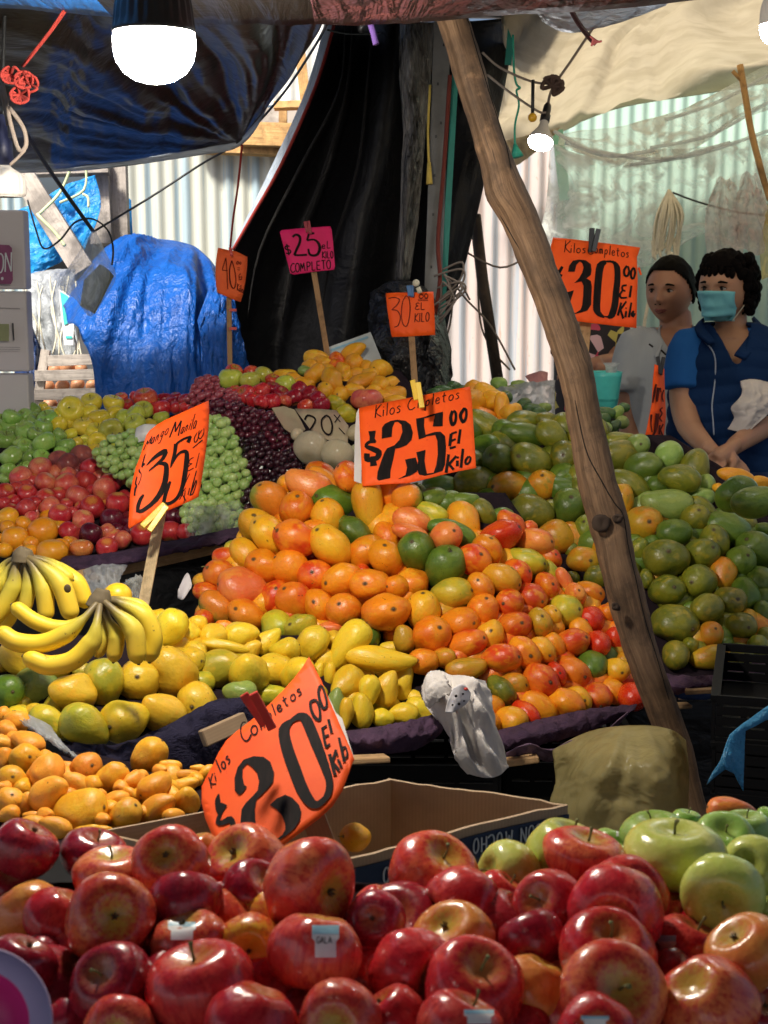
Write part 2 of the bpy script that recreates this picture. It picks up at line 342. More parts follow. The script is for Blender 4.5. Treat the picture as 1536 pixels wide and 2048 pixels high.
M_gg = grape_mat('green grape', (.26,.44,.10), (.42,.55,.18), (.5,.6,.3))
M_gk = grape_mat('black grape', (.010,.004,.007), (.05,.010,.02), (.07,.03,.045))
M_gm = grape_mat('burgundy grape', (.035,.006,.014), (.12,.014,.03), (.16,.06,.08))
M_gr = grape_mat('red grape', (.22,.03,.05), (.34,.06,.08), (.4,.15,.18))
def banana_mat():
    m, n, l, b = mat('banana peel'); uv = N(n, 'UVMap').outputs[0]; sep = N(n, 'SeparateXYZ'); l.new(uv, sep.inputs[0])
    tc = N(n, 'TexCoord').outputs['Object']; f = noi(n, l, tc, 14, 4)
    c = mix(n, l, mrange(n, l, f, .35, .7), (.88,.62,.03), (.82,.56,.04))
    c = mix(n, l, mrange(n, l, sep.outputs[1], .11, .04, 0, .6), c, (.40,.42,.06))
    c = mix(n, l, mrange(n, l, sep.outputs[1], .055, .015), c, (.16,.12,.05))
    c = mix(n, l, mrange(n, l, noi(n, l, tc, 42, 5, .75), .635, .68, 0, .85), c, (.12,.06,.02))
    l.new(c, b.inputs['Base Color']); setp(b, Roughness=.5); bump(n, l, f, b, .004, .3); return m
M_ban = banana_mat()
def wood(name, a, bb, crack=(.03,.018,.01), su=3, sv=1.6, crk=.5, rough=.75):
    m, n, l, b = mat(name); uv = N(n, 'UVMap').outputs[0]; v = mapping(n, l, uv, (su, sv, 1)); tc = N(n, 'TexCoord').outputs['Object']
    gr = noi(n, l, mapping(n, l, uv, (su*9, sv, 1)), 3, 6, .65, .6); big = noi(n, l, tc, 6, 4, .6)
    c = mix(n, l, mrange(n, l, gr, .3, .7), a, bb); c = mix(n, l, mrange(n, l, big, .45, .68, 0, .75), c, tuple(x*.3 for x in a)); c = mix(n, l, mrange(n, l, noi(n, l, tc, 30, 5, .7), .5, .66, 0, .45), c, tuple(x*.35 for x in a))
    pale = noi(n, l, tc, 11, 5, .7); c = mix(n, l, mrange(n, l, pale, .58, .7, 0, .45), c, tuple(min(1, x*1.5) for x in bb))
    ck = noi(n, l, mapping(n, l, uv, (su*4, sv*.5, 1)), 2.4, 3, .6, .4); ckm = mrange(n, l, ck, .66, .69, 0, crk)
    c = mix(n, l, ckm, c, crack); l.new(c, b.inputs['Base Color']); setp(b, Roughness=rough); bump(n, l, gr, b, .004, .8); return m
M_pole = wood('weathered pole wood', (.105,.058,.030), (.215,.128,.068), su=1.2, sv=3.2, crk=.9)
M_plank = wood('raw plank', (.42,.25,.11), (.55,.35,.17), su=8, sv=3)
M_grey = wood('grey weathered wood', (.36,.31,.27), (.50,.44,.38), su=6, sv=2)
M_orw = wood('orange wood', (.55,.30,.10), (.66,.40,.16), su=6, sv=2)
M_stick = wood('sign stick wood', (.34,.19,.09), (.46,.28,.13), su=20, sv=4, crk=.2)
M_pst = wood('pale stick wood', (.58,.42,.22), (.68,.52,.30), su=20, sv=4, crk=.1)
def tarp(name, c, rough=.35, amp=.02, c2=None, sc=(3,3,3), trans=0, fscale=1.0, spec=.5, sheen=0, em=None, strong=.6):
    m, n, l, b = mat(name); tc = N(n, 'TexCoord').outputs['Object']; uv = N(n, 'UVMap').outputs[0]
    f = noi(n, l, mapping(n, l, tc, sc), 2*fscale, 5, .58, .5); g = noi(n, l, mapping(n, l, uv, (3, 3, 3)), 3*fscale, 4, .55, .6)
    cc = mix(n, l, mrange(n, l, f, .35, .7), c, c2 or tuple(x*.8 for x in c)); l.new(cc, b.inputs['Base Color'])
    ad = n.new('ShaderNodeMath'); l.new(f, ad.inputs[0]); l.new(g, ad.inputs[1])
    setp(b, Roughness=rough, Specular_IOR_Level=spec); bump(n, l, ad.outputs[0], b, amp, strong)
    if trans:
        tb = N(n, 'BsdfTranslucent'); l.new(cc, tb.inputs[0]); ms = N(n, 'MixShader'); ms.inputs[0].default_value = trans
        l.new(b.outputs[0], ms.inputs[1]); l.new(tb.outputs[0], ms.inputs[2]); l.new(ms.outputs[0], n['Material Output'].inputs[0])
    return m
M_black = tarp('black tarpaulin', (.008,.008,.009), .45, .02, spec=.3, strong=.6)
M_blackw = tarp('black tarpaulin crinkled', (.014,.0125,.011), .42, .02, spec=.22, strong=.6, sc=(1.2,2,2))
M_shine = tarp('black plastic with painted sheen', (.30,.28,.25), .25, .06, c2=(.03,.03,.03), strong=1, sc=(8,8,2))  # pale grey paints the sheen of the black folds
M_maroon = tarp('maroon tarpaulin', (.10,.03,.03), .5, .05, c2=(.03,.012,.015), strong=1)
M_blue = tarp('blue tarpaulin', (.008,.13,.55), .38, .05, c2=(.006,.10,.45), trans=.3, fscale=1.6)
M_bluel = tarp('light blue tarpaulin', (.03,.40,.85), .36, .04, c2=(.02,.30,.75), trans=.35)
M_bluedk = tarp('navy tarpaulin', (.008,.035,.14), .45, .03)
M_cream = tarp('cream canvas', (.74,.68,.56), .7, .03, c2=(.66,.60,.48), trans=.72, strong=1)
M_hem = tarp('pale grey tarpaulin hem', (.45,.52,.60), .4, .02)
M_purple = tarp('purple cloth', (.085,.045,.085), .8, .01, c2=(.05,.028,.055), spec=.2, fscale=4)
M_purplel = tarp('faded purple cloth', (.20,.13,.20), .85, .01, c2=(.13,.08,.13), spec=.2, fscale=4)
M_core = tarp('cloth coloured as gap shade', (.02,.013,.018), .95, .01, spec=.1)  # near-black, so gaps between the fruit read as deep shade
M_olive = tarp('olive sack', (.21,.17,.065), .28, .012, c2=(.10,.085,.035), fscale=.8, trans=.2)
M_ragw = tarp('white jersey', (.70,.66,.62), .95, .002, c2=(.62,.58,.55), fscale=6, spec=.1)
def clear(name, c, op=.35, rough=.15, sc=5, amp=.03, lo=.1):
    m, n, l, b = mat(name); tc = N(n, 'TexCoord').outputs['Object']; f = noi(n, l, tc, sc, 6, .6, 1.2)
    setp(b, Roughness=rough, Specular_IOR_Level=.6); b.inputs['Base Color'].default_value = (*c, 1)
    tb = N(n, 'BsdfTranslucent'); tb.inputs[0].default_value = (*c, 1); m2 = N(n, 'MixShader'); m2.inputs[0].default_value = .5; l.new(b.outputs[0], m2.inputs[1]); l.new(tb.outputs[0], m2.inputs[2])
    bump(n, l, f, b, amp, 1); ts = N(n, 'BsdfTransparent'); ms = N(n, 'MixShader')
    l.new(mrange(n, l, f, .45, .68, lo, op), ms.inputs[0]); l.new(ts.outputs[0], ms.inputs[1]); l.new(m2.outputs[0], ms.inputs[2])
    l.new(ms.outputs[0], n['Material Output'].inputs[0]); return m
M_clear = clear('clear plastic sheet', (.86,.88,.84), .85, .2, 6, lo=.22)
M_bag = clear('clear plastic bag', (.62,.70,.76), .85, .2, 14, lo=.5)
M_olivef = clear('olive film', (.56,.48,.22), .92, .25, 4, lo=.6)
M_bagw = clear('milky plastic', (.75,.78,.80), .85, .3, 14, lo=.5)
def corr(name, a, bb, rust, ramt=.5, blue=None):
    m, n, l, b = mat(name); tc = N(n, 'TexCoord').outputs['Object']
    st = noi(n, l, mapping(n, l, tc, (9, 9, .5)), 1.6, 5, .65, .3); st2 = noi(n, l, mapping(n, l, tc, (16, 16, 1.2)), 2, 6, .7)
    c = mix(n, l, mrange(n, l, st, .35, .65), a, bb)
    if blue: c = mix(n, l, mrange(n, l, noi(n, l, mapping(n, l, tc, (11,11,.35)), 2.2, 3), .52, .62, 0, .8), c, blue)
    c = mix(n, l, mrange(n, l, st2, .6, .72, 0, ramt), c, rust)
    c = mix(n, l, mrange(n, l, noi(n, l, tc, 26, 4, .7), .64, .72, 0, .4), c, rust)
    l.new(c, b.inputs['Base Color']); setp(b, Roughness=.55, Metallic=.1); bump(n, l, st2, b, .004, .3); return m
M_corl = corr('cream corrugated sheet', (.62,.62,.52), (.54,.56,.50), (.40,.33,.24), .4, blue=(.36,.50,.58))
M_corg = corr('pale green corrugated sheet', (.44,.60,.50), (.38,.55,.47), (.50,.52,.42), .3)
M_corp = corr('pink rusty corrugated sheet', (.62,.50,.46), (.50,.46,.45), (.42,.16,.06), .75, blue=(.36,.42,.48))
M_card = None
def card_mat(name, c, fl=0):
    m, n, l, b = mat(name); uv = N(n, 'UVMap').outputs[0]; tc = N(n, 'TexCoord').outputs['Object']
    f = noi(n, l, tc, 8, 5, .6); wv = n.new('ShaderNodeTexWave'); wv.inputs['Scale'].default_value = 60; wv.bands_direction = 'X'; l.new(uv, wv.inputs[0]); wv.inputs['Distortion'].default_value = .6
    cc = mix(n, l, mrange(n, l, f, .35, .7), c, tuple(x*.75 for x in c)); cc = mix(n, l, mrange(n, l, wv.outputs['Fac'], .2, .9, 0, .22), cc, tuple(x*.6 for x in c))
    l.new(cc, b.inputs['Base Color']); setp(b, Roughness=.85); return m
M_card = card_mat('cardboard', (.46,.33,.21)); M_cardd = card_mat('dark cardboard', (.36,.25,.15))
def sign_mat(name, c, spec=.3):
    m, n, l, b = mat(name); tc = N(n, 'TexCoord').outputs['Object']
    f = noi(n, l, tc, 9, 5, .6); cc = mix(n, l, mrange(n, l, f, .35, .7), c, (c[0]*.92, c[1]*.72, c[2]*.8)); cc = mix(n, l, mrange(n, l, noi(n, l, tc, 60, 3, .7), .68, .74, 0, .5), cc, (c[0]*.7, c[1]*.4, c[2]*.4))
    l.new(cc, b.inputs['Base Color']); setp(b, Roughness=.6, Specular_IOR_Level=spec); bump(n, l, f, b, .006, .3); return m
M_sign = sign_mat('orange sign card', (.95,.11,.008)); M_pink = sign_mat('pink sign card', (.80,.02,.16)); M_signf = sign_mat('faded orange card', (.85,.14,.03))
M_cardsign = sign_mat('brown card sign', (.40,.34,.22)); M_back = plain('white card back', (.6,.58,.56))
def ink(name='black marker ink', c=(.006,.004,.004), sheen=.5):
    m, n, l, b = mat(name); tc = N(n, 'TexCoord').outputs['Object']; f = noi(n, l, mapping(n, l, tc, (60, 8, 8)), 3, 4)
    l.new(mix(n, l, mrange(n, l, f, .4, .75), c, (c[0]*3, c[1]*2.5, c[2]*2.5)), b.inputs['Base Color']); setp(b, Roughness=.7, Specular_IOR_Level=.15); return m
M_ink = ink(); M_inkr = ink('dark red brown ink', (.07,.008,.004))
M_white = plain('white plastic', (.75,.75,.74), .4); M_blk = plain('black plastic', (.015,.015,.016), .4, nscale=10); M_blkc = plain('black crate plastic', (.003,.003,.0035), .7, Specular_IOR_Level=.15)
M_redp = plain('red clip plastic', (.55,.04,.03), .35); M_yelp = plain('yellow clip plastic', (.75,.50,.03), .35); M_bluep = plain('blue clip plastic', (.02,.12,.32), .4); M_redw = plain('dark red clip', (.35,.02,.04), .4)
M_metal = plain('galvanised post', (.16,.16,.155), .6, metal=.2, nscale=14, var=.3)
M_rope_r = plain('red rope', (.26,.022,.015), .9, nscale=90); M_rope_g = plain('green cord', (.03,.38,.26), .6, nscale=90); M_rope_y = plain('yellow cord', (.65,.48,.10), .8, nscale=90)
M_rope_w = plain('pale rope', (.66,.62,.48), .9, nscale=90); M_rope_b = plain('grey brown string', (.22,.18,.15), .9, nscale=90); M_wire = plain('black wire', (.02,.022,.024), .5)
M_lime = plain('lime string', (.62,.70,.38), .8); M_teal = plain('teal strap', (.02,.24,.19), .6); M_purp = plain('purple rope', (.10,.05,.22), .9, nscale=90)
M_ground = plain('asphalt', (.05,.048,.045), .9, nscale=4, var=.3)
M_carton = plain('white carton', (.52,.49,.50), .7, nscale=6, var=.04); M_label = plain('purple carton print', (.20,.05,.13), .6); M_prt = plain('printed green brown', (.22,.24,.12), .6)
M_navy = plain('navy printed band', (.012,.03,.075), .55, nscale=14, var=.25); M_prw = plain('pale print', (.52,.58,.60), .6)
M_tq = plain('turquoise plastic', (.08,.55,.50), .3); M_lav = plain('lavender plastic bowl', (.50,.42,.66), .35, var=.03); M_mag = plain('magenta plastic', (.62,.03,.22), .4)
def emis(name, c, s):
    m, n, l, b = mat(name); setp(b, Emission_Strength=s, Roughness=.3); b.inputs['Emission Color'].default_value = (*c, 1); b.inputs['Base Color'].default_value = (.8, .8, .8, 1); return m
M_lit = emis('lit lamp globe', (1, .90, .76), 190); M_lit2 = emis('lit small lamp face', (.95, .97, 1), 40)
M_porc = plain('lamp socket plastic', (.55,.53,.50), .4, var=.04)
# ------------------------------------------------------------ the ground
g = MB(); g.add([(-1500,-1500,0),(1500,-1500,0),(1500,1500,0),(-1500,1500,0)], [(0,1,2,3)])
tag(g.build('ground', M_ground), kind='structure')

# ------------------------------------------------------------ corrugated walls
def corrugated(name, px0, px1, ytop, zb, d, per, amp, m, label, n=6, yt2=None):
    a = P(px0, ytop, d); b = P(px1, ytop if yt2 is None else yt2, d); L = b.x-a.x; k = int(L/per*n); me = MB(); vs = []; uv = []
    zs = 14
    for i in range(k+1):
        t = i/k; x = a.x+L*t; y = a.y+(b.y-a.y)*t+amp*math.sin(2*math.pi*i/n); zt = a.z+(b.z-a.z)*t
        for j in range(zs+1): z = zb+(zt-zb)*j/zs; vs.append(Vector((x, y+.012*noise.noise(Vector((x*2, z*2, 3))), z))); uv.append((x, z))
    me.add(vs, [(i*(zs+1)+j, (i+1)*(zs+1)+j, (i+1)*(zs+1)+j+1, i*(zs+1)+j+1) for i in range(k) for j in range(zs)], uv)
    return tag(me.build(name, m, smooth=True), label, 'wall')
corrugated('corrugated_wall', 236, 660, 292, .0, 6.2, .062, .008, M_corl, 'cream and pale blue corrugated sheet wall behind the blue covered heap')
corrugated('corrugated_wall', 1108, 2300, 120, .0, 7.0, .066, .009, M_corg, 'pale green corrugated sheet wall behind the two women')
corrugated('corrugated_wall', 870, 1118, 250, .0, 6.9, .075, .012, M_corp, 'pinkish rust streaked corrugated sheet wall behind the leaning pole')
corrugated('corrugated_wall', -900, 60, 330, .0, 7.5, .066, .014, M_corl, 'weathered corrugated sheet glimpsed above the white cartons')
# upper left: timber frame with white translucent roofing above the cream wall
t = MB(); 
t.bar(P(395,292,6.15), P(620,300,6.15), .06, .05).bar(P(480,268,6.1), P(600,272,6.1), .10, .04)
t.bar(P(596,60,6.3), P(612,215,6.3), .045, .05).bar(P(548,212,6.1), P(620,210,6.1), .03, .05).bar(P(566,212,6.2), P(566,262,6.2), .035, .04)
tag(t.build('timber_frame', M_orw), 'orange brown timber frame seen between the two black tarps', 'frame')
corrugated('roof_sheet', 520, 680, 40, P(0,207,6.5).z, 6.5, .075, .014, plain('white translucent roofing', (.85,.85,.80), .6, nscale=8, var=.05), 'white corrugated roofing sheet in the gap between black tarps')
f = MB(); f.add([P(470,215,6.45), P(640,215,6.45), P(640,292,6.45), P(470,292,6.45)], [(0,1,2,3)])
tag(f.build('wall_panel', M_grey), 'worn pale board behind the orange timber frame', 'panel')
# left: wooden frame
t = MB(); t.bar(P(196,318,5.7), P(206,490,5.7), .085, .07); t.bar(P(232,316,5.75), P(238,500,5.75), .085, .06)
tag(t.build('wooden_post', M_grey), 'grey brown double wooden post beside the cream corrugated wall', 'post')
t = MB(); t.bar(P(-40,345,5.6), P(218,338,5.62), .04, .06); tag(t.build('wooden_beam', M_grey), 'thin weathered horizontal beam over the bright blue tarp', 'beam')
t = MB(); t.bar(P(40,340,5.4), P(170,545,5.3), .085, .06); tag(t.build('wooden_brace', M_grey), 'grey slanting timber brace with lime string tied round it', 'brace')

# ------------------------------------------------------------ tarps
def sheet(name, rows, nu, nv, m, label, cat='tarp', wr=.02, fr=(3,3), seed=0, th=.002, parent=None, hfn=None):
    o = patch(rows, nu, nv, wr, fr, seed, hfn).build(name, m, parent, smooth=True)
    if th: s = o.modifiers.new('thickness', 'SOLIDIFY'); s.thickness = th
    if parent is None: tag(o, label, cat)
    elif label: o['label'] = label
    return o
V = Vector
# overhead tarps (their rear edges show along the top of the picture)
def over(name, edge, m, label, seed):
    e = [P(*q) for q in edge]
    rows = [e, [V((p.x, 1.5, 1.97+.02*i%.03)) for i, p in enumerate(e)], [V((p.x*1.1, .6, 2.06)) for p in e], [V((p.x*1.2, -.5, 2.12)) for p in e], [V((p.x*1.3, -2.4, 2.2)) for p in e]]
    return sheet(name, rows, 14, 12, m, label, wr=.012, fr=(2,3), seed=seed)
over('overhead_tarp', [(-1900,20,2.4),(-400,12,2.4),(0,14,2.4),(120,24,2.4),(225,32,2.4)], tarp('thick blue tarpaulin', (.02,.14,.45), .45, .03, trans=.06), 'blue tarp corner overhead in the top left corner', 2)
over('overhead_tarp', [(222,28,2.38),(330,40,2.38),(440,46,2.38),(540,47,2.38),(650,47,2.38)], M_blackw, 'crinkled black tarp overhead above the big lit lamp', 4)
over('overhead_tarp', [(630,46,2.35),(760,48,2.35),(880,38,2.35),(1100,24,2.35),(1390,0,2.35),(1800,-40,2.35),(2400,-80,2.4)], M_maroon, 'maroon and black tarp overhead where the leaning pole meets the roof', 6)
sheet('sun_block_tarp', [[V((-1.0,2.2,2.03)),V((-.2,2.2,2.03)),V((.4,2.2,2.03)),V((.95,2.2,2.04))],[V((-1.0,3.5,2.20)),V((-.2,3.5,2.19)),V((.3,3.5,2.18)),V((.6,3.5,2.18))],[P(560,20,5.0),P(760,32,5.1),P(900,36,5.08),P(1020,38,5.06)]], 8, 8, M_black, 'unseen black tarp added to block the sun between maroon edge and hanging curtain', wr=.01)  # out of view, added to keep the sun off the centre heaps
# sloping black tarp on the left
def fan(cu_, cv, amp, k, sd, r0=.0):     # creases that run out from one corner
    def h(u, v):
        du, dv = cu_-u, cv-v; r = math.hypot(du, dv*.8); a = math.atan2(dv, du)
        s = noise.noise(Vector((a*k*.45, r*1.2, sd)))+.5*noise.noise(Vector((a*k, r*2.5, sd+4)))+.22*noise.noise(Vector((a*k*2.6, r*5, sd+9)))
        return amp*s*min(1, r*2+.1)*min(1, .15+6*min(v, 1-v))
    return h
tl = sheet('sloping_tarp', [[(-1500,-40,2.15),(-100,-60,2.15),(220,-60,2.15),(420,-60,2.15),(660,-60,2.15)],[(-1500,0,2.5),(-100,5,2.5),(220,28,2.5),(420,42,2.5),(645,46,2.6)],
      [(-1400,120,3.0),(-80,120,2.95),(200,120,3.05),(420,125,3.1),(592,140,3.2)],
      [(-1300,245,3.6),(-80,235,3.5),(160,235,3.62),(370,225,3.66),(535,215,3.75)],
      [(-1200,360,4.1),(-80,342,4.15),(180,332,4.2),(355,305,4.1),(478,284,4.2)]], 40, 34, M_blackw, 'big black sloping tarp with silvery creases behind the lit lamp', wr=.012, fr=(2.6,.6), seed=11, hfn=fan(1.02, 1.05, .045, 11, 3))
h = sheet('hem', [[(-500,358,4.16),(-60,338,4.17),(180,325,4.2),(390,297,4.12),(478,262,4.18),(530,205,3.8)],
      [(-500,372,4.18),(-60,350,4.19),(180,340,4.22),(390,312,4.14),(486,288,4.2),(548,190,3.75)]], 8, 4, M_hem, 'pale blue grey hem', wr=.006, parent=tl)
sheet('blue_reflection', [[(-500,300,4.02),(-60,290,4.02),(90,285,4.05),(190,300,4.05)],[(-500,345,4.15),(-60,335,4.16),(90,330,4.18),(185,327,4.16)]], 10, 5, M_bluel, 'blue strip painted as a reflection', wr=.01, parent=tl, seed=4)  # blue reflection under the tarp, built as a coloured strip
# centre black curtain
cu = sheet('hanging_tarp', [[(666,44,4.9),(720,44,5.12),(790,44,4.95),(850,44,5.15),(940,42,4.95),(1034,34,5.05)],
      [(628,180,4.85),(690,180,5.1),(775,180,4.9),(850,180,5.12),(925,180,4.95),(1008,180,5.05)],
      [(560,335,4.85),(650,335,5.1),(745,335,4.92),(840,335,5.1),(905,335,4.98),(975,335,5.0)],
      [(468,500,4.9),(590,500,5.15),(700,500,4.95),(800,500,5.12),(880,500,4.98),(938,500,5.05)],
      [(440,680,5.0),(560,680,5.2),(680,680,5.0),(780,680,5.2),(850,680,5.05),(892,680,5.1)],
      [(440,900,5.1),(560,900,5.3),(680,900,5.1),(780,900,5.3),(850,900,5.1),(900,900,5.1)]], 14, 12, M_black, 'tall black tarp hanging like a curtain behind the centre stall', wr=.02, fr=(2,.4), seed=21)
e = MB(); e.tube([P(669,46,4.8), P(632,170,4.78), P(562,330,4.75), (P(500,440,4.76)), P(466,500,4.78)], .006, 6, smooth=4); e.build('edge_rope', M_rope_r, cu, True)
sheet('edge_band', [[(650,46,4.86),(612,180,4.84),(545,330,4.84),(462,500,4.86)],[(667,46,4.84),(630,180,4.82),(563,332,4.82),(470,500,4.85)]], 8, 3, M_hem, 'pale blue white edge band', wr=.004, parent=cu)
for i, (a, b_, c_) in enumerate(((705,650,590),(745,715,665),(690,600,520))):
    e = MB(); e.tube([P(a,50,4.83), P(a-12,180,4.83), P(b_,335,4.82), P(c_,500,4.86), P(c_-25,640,4.95)], [.002,.005,.006,.005,.002], 6, smooth=4); e.build('fold', M_blackw, cu, True)
sheet('plastic_sheet', [[(800,44,4.75),(822,44,4.68),(842,44,4.72),(868,44,4.76)],[(798,150,4.72),(822,150,4.62),(840,150,4.7),(862,150,4.74)],[(806,260,4.72),(824,260,4.66),(838,260,4.66),(852,260,4.74)],
      [(802,330,4.72),(818,330,4.62),(832,330,4.66),(846,330,4.72)],[(800,420,4.74),(812,420,4.66),(826,420,4.7),(838,420,4.74)],[(790,560,4.8),(802,560,4.74),(812,560,4.76),(820,560,4.8)]], 10, 10, M_shine, 'crumpled black plastic with its sheen painted grey, hanging left of the metal post', 'plastic sheet', wr=.03, fr=(1,3), seed=3)
m = MB(); m.bar(P(886,20,4.55), P(858,800,4.55), .055, .03)
po = m.build('metal_post', M_metal); tag(po, 'spotted grey metal post in front of the black curtain', 'post')
for k in range(9):
    yy = 90+k*61+k%3*17; m = MB(); c = P(886-28*(yy-20)/780+random.choice((-5,4)), yy, 4.532); m.box(c, (.006,.003,.009)); m.build('slot', M_blk, po)
m = MB(); m.tube([P(860,170,4.5), P(856,260,4.5), P(858,330,4.5)], .004, 6, smooth=3).tube([P(858,325,4.49), P(859,368,4.49)], [.006,.011], 6); tag(m.build('yellow_cord', M_rope_y, smooth=True), 'thin yellow cord with a frayed end along the metal post', 'cord')
m = MB(); m.bar(P(912,130,4.5), P(880,700,4.6), .02, .004); tag(m.build('green_strap', M_teal), 'dark teal strap hanging right beside the metal post', 'strap')
m = MB(); m.bar(P(1024,36,4.7), P(1016,130,4.7), .022, .004); tag(m.build('green_strap', M_teal), 'short teal strap at the top edge of the black curtain', 'strap')
m = MB(); m.tube([P(900,150,4.45), P(888,330,4.5), P(876,480,4.5), P(880,560,4.45), P(868,640,4.5)], .007, 6, smooth=4); tag(m.build('dangling_string', plain('dark red cord', (.16,.03,.02), .9), smooth=True), 'dark red cord hanging beside the teal strap', 'cord')
m = MB()
for k in range(7):
    a = random.uniform(0,6); m.tube([P(880+random.uniform(-16,30), 540+k*12, 4.42), P(905+20*math.cos(a), 520+k*10+20*math.sin(a), 4.38), P(915+20*math.sin(a), 560+k*8, 4.4), P(878, 600+k*8, 4.42)], .0035, 5, smooth=5)
tag(m.build('tangled_string', M_rope_b, smooth=True), 'tangled brown string knotted behind the small thirty peso sign', 'string')
# bags of rubbish / dark bundle behind the small 30 sign
sheet('black_bag', [[(740,585,4.7),(790,560,4.5),(850,575,4.5),(890,640,4.6),(905,740,4.6)],[(735,680,4.6),(790,660,4.35),(850,670,4.35),(885,700,4.45),(900,780,4.6)],[(735,800,4.7),(790,800,4.4),(850,800,4.4),(885,800,4.45),(900,830,4.6)]], 10, 10, tarp('black bin bag', (.02,.02,.021), .3, .05, strong=1), 'crumpled black plastic bag bundle behind the small thirty peso sign', 'bag', wr=.06, fr=(2,2), seed=31)
# cream canopy on the right
sheet('canvas_canopy', [[V((.6,2.0,2.32)),V((1.1,2.0,2.34)),V((1.9,2.0,2.36)),V((3.0,2.0,2.36))],[V((.42,3.2,2.34)),V((1.2,3.2,2.36)),V((1.9,3.2,2.38)),V((3.4,3.2,2.4))],[(1010,40,4.3),(1250,20,4.4),(1536,-10,4.4),(2100,-40,4.4)],
      [(1008,150,5.4),(1180,130,5.6),(1400,90,5.6),(2000,20,5.5)],[(985,240,6.4),(1120,225,6.6),(1330,165,6.6),(1560,105,6.6),(2100,60,6.6)][:4],[(930,330,6.7),(1128,262,6.75),(1300,205,6.75),(2050,90,6.7)]], 20, 12, M_cream, 'cream canvas canopy glowing with daylight over the right side', 'canopy', wr=.03, fr=(1.6,1.0), seed=41, th=.001, hfn=fan(.3, -.1, .10, 9, 7))
sheet('canvas_flap', [[(975,290,6.3),(1015,280,6.25),(1060,270,6.3),(1120,255,6.4)],[(985,380,6.5),(1010,350,6.45),(1050,320,6.45),(1090,290,6.5)]], 8, 8, tarp('faded beige canvas', (.66,.58,.44), .7, .02, trans=.5), 'beige canvas flap hanging below the canopy beside the pole', 'canvas', wr=.03)
sheet('grey_flap', [[(1070,18,2.9),(1180,14,2.9),(1300,8,2.9),(1340,2,2.9)],[(1085,44,3.0),(1140,66,3.05),(1230,48,3.0),(1330,12,2.95)]], 8, 5, M_hem, 'pale grey flap edge hanging from the maroon overhead tarp', 'tarp', wr=.01)
# clear plastic sheets right
sheet('clear_plastic', [[(1120,270,6.2),(1250,250,6.2),(1400,205,6.2),(1536,130,6.2),(1760,60,6.2)],[(1115,290,6.1),(1240,330,6.1),(1360,310,6.1),(1536,220,6.1),(1760,200,6.1)]], 12, 10, M_clear, 'upper clear plastic sheet swagged under the cream canopy', 'plastic sheet', wr=.05, fr=(1,4), seed=51)
sheet('clear_plastic', [[(1100,285,6.15),(1190,315,6.05),(1290,300,6.15),(1400,295,6.05),(1536,270,6.1),(1760,250,6.1)],[(1090,420,6.2),(1190,420,6.1),(1290,420,6.2),(1400,400,6.1),(1536,400,6.1),(1760,400,6.1)],[(1060,520,6.2),(1180,540,6.1),(1300,530,6.2),(1400,470,6.1),(1536,460,6.1),(1760,460,6.1)]], 12, 10, M_clear, 'lower crinkled clear plastic sheet hanging over the green corrugated wall', 'plastic sheet', wr=.05, fr=(3,2), seed=57)
m = MB()
for (a, b_, sag) in (((1108,262),(1240,312),12), ((1130,285),(1310,300),20), ((1300,296),(1536,205),20), ((1330,240),(1536,150),10), ((1260,330),(1536,262),12), ((1180,300),(1460,285),26)):
    m.tube([P(a[0],a[1],6.0), P((a[0]+b_[0])/2,(a[1]+b_[1])/2+sag,5.98), P(b_[0],b_[1],6.0)], .008, 6, smooth=6)
tag(m.build('plastic_rolls', M_bagw, smooth=True), 'rolled milky edges of the clear plastic sheeting', 'plastic')
# green mesh strip, dark pole, rusty pipe by the right wall
m = MB(); m.bar(P(1115,260,6.6), P(1130,400,6.6), .05, .01); tag(m.build('green_strip', tarp('mint strip', (.25,.62,.48), .6, .01)), 'mint green strip hanging at the corner of the green wall', 'strip')
m = MB(); m.tube([P(950,430,5.3), P(965,560,5.3), P(1000,790,5.3)], .022, 8); tag(m.build('dark_pole', wood('dark pole wood', (.05,.035,.025), (.09,.06,.04)), smooth=True), 'thin dark wooden pole leaning against the pink corrugated sheet', 'pole')
m = MB()
for pts in ("880,520,5.2 925,590,5.2 980,650,5.2 1030,740,5.2", "955,520,5.3 960,640,5.3 985,700,5.3 1020,740,5.3", "925,500,5.2 1000,535,5.2 1060,510,5.2", "880,700,5.2 900,650,5.2 912,560,5.2 940,600,5.2"):
    m.tube(PP(pts), .004, 5, smooth=5)
tag(m.build('loose_string', M_rope_b, smooth=True), 'loose brown strings hanging across the pink corrugated sheet', 'string')

# ------------------------------------------------------------ left background: blue tarps
sheet('blue_tarp', [[(14,430,5.55),(80,400,5.5),(130,370,5.5),(190,350,5.55)],[(18,500,5.5),(80,490,5.45),(140,460,5.5),(200,420,5.5)],[(30,560,5.5),(80,545,5.45),(130,520,5.5),(160,520,5.5)]], 10, 10, M_bluel, 'bright sky blue tarp stretched behind the slanting timber brace', wr=.03, fr=(2,2), seed=61)
sheet('blue_tarp', [[(234,385,5.9),(250,390,5.9),(262,400,5.9)],[(236,520,5.9),(255,520,5.9),(268,520,5.9)]], 6, 6, M_bluel, 'narrow blue tarp strip between the wooden post and cream wall', wr=.01)
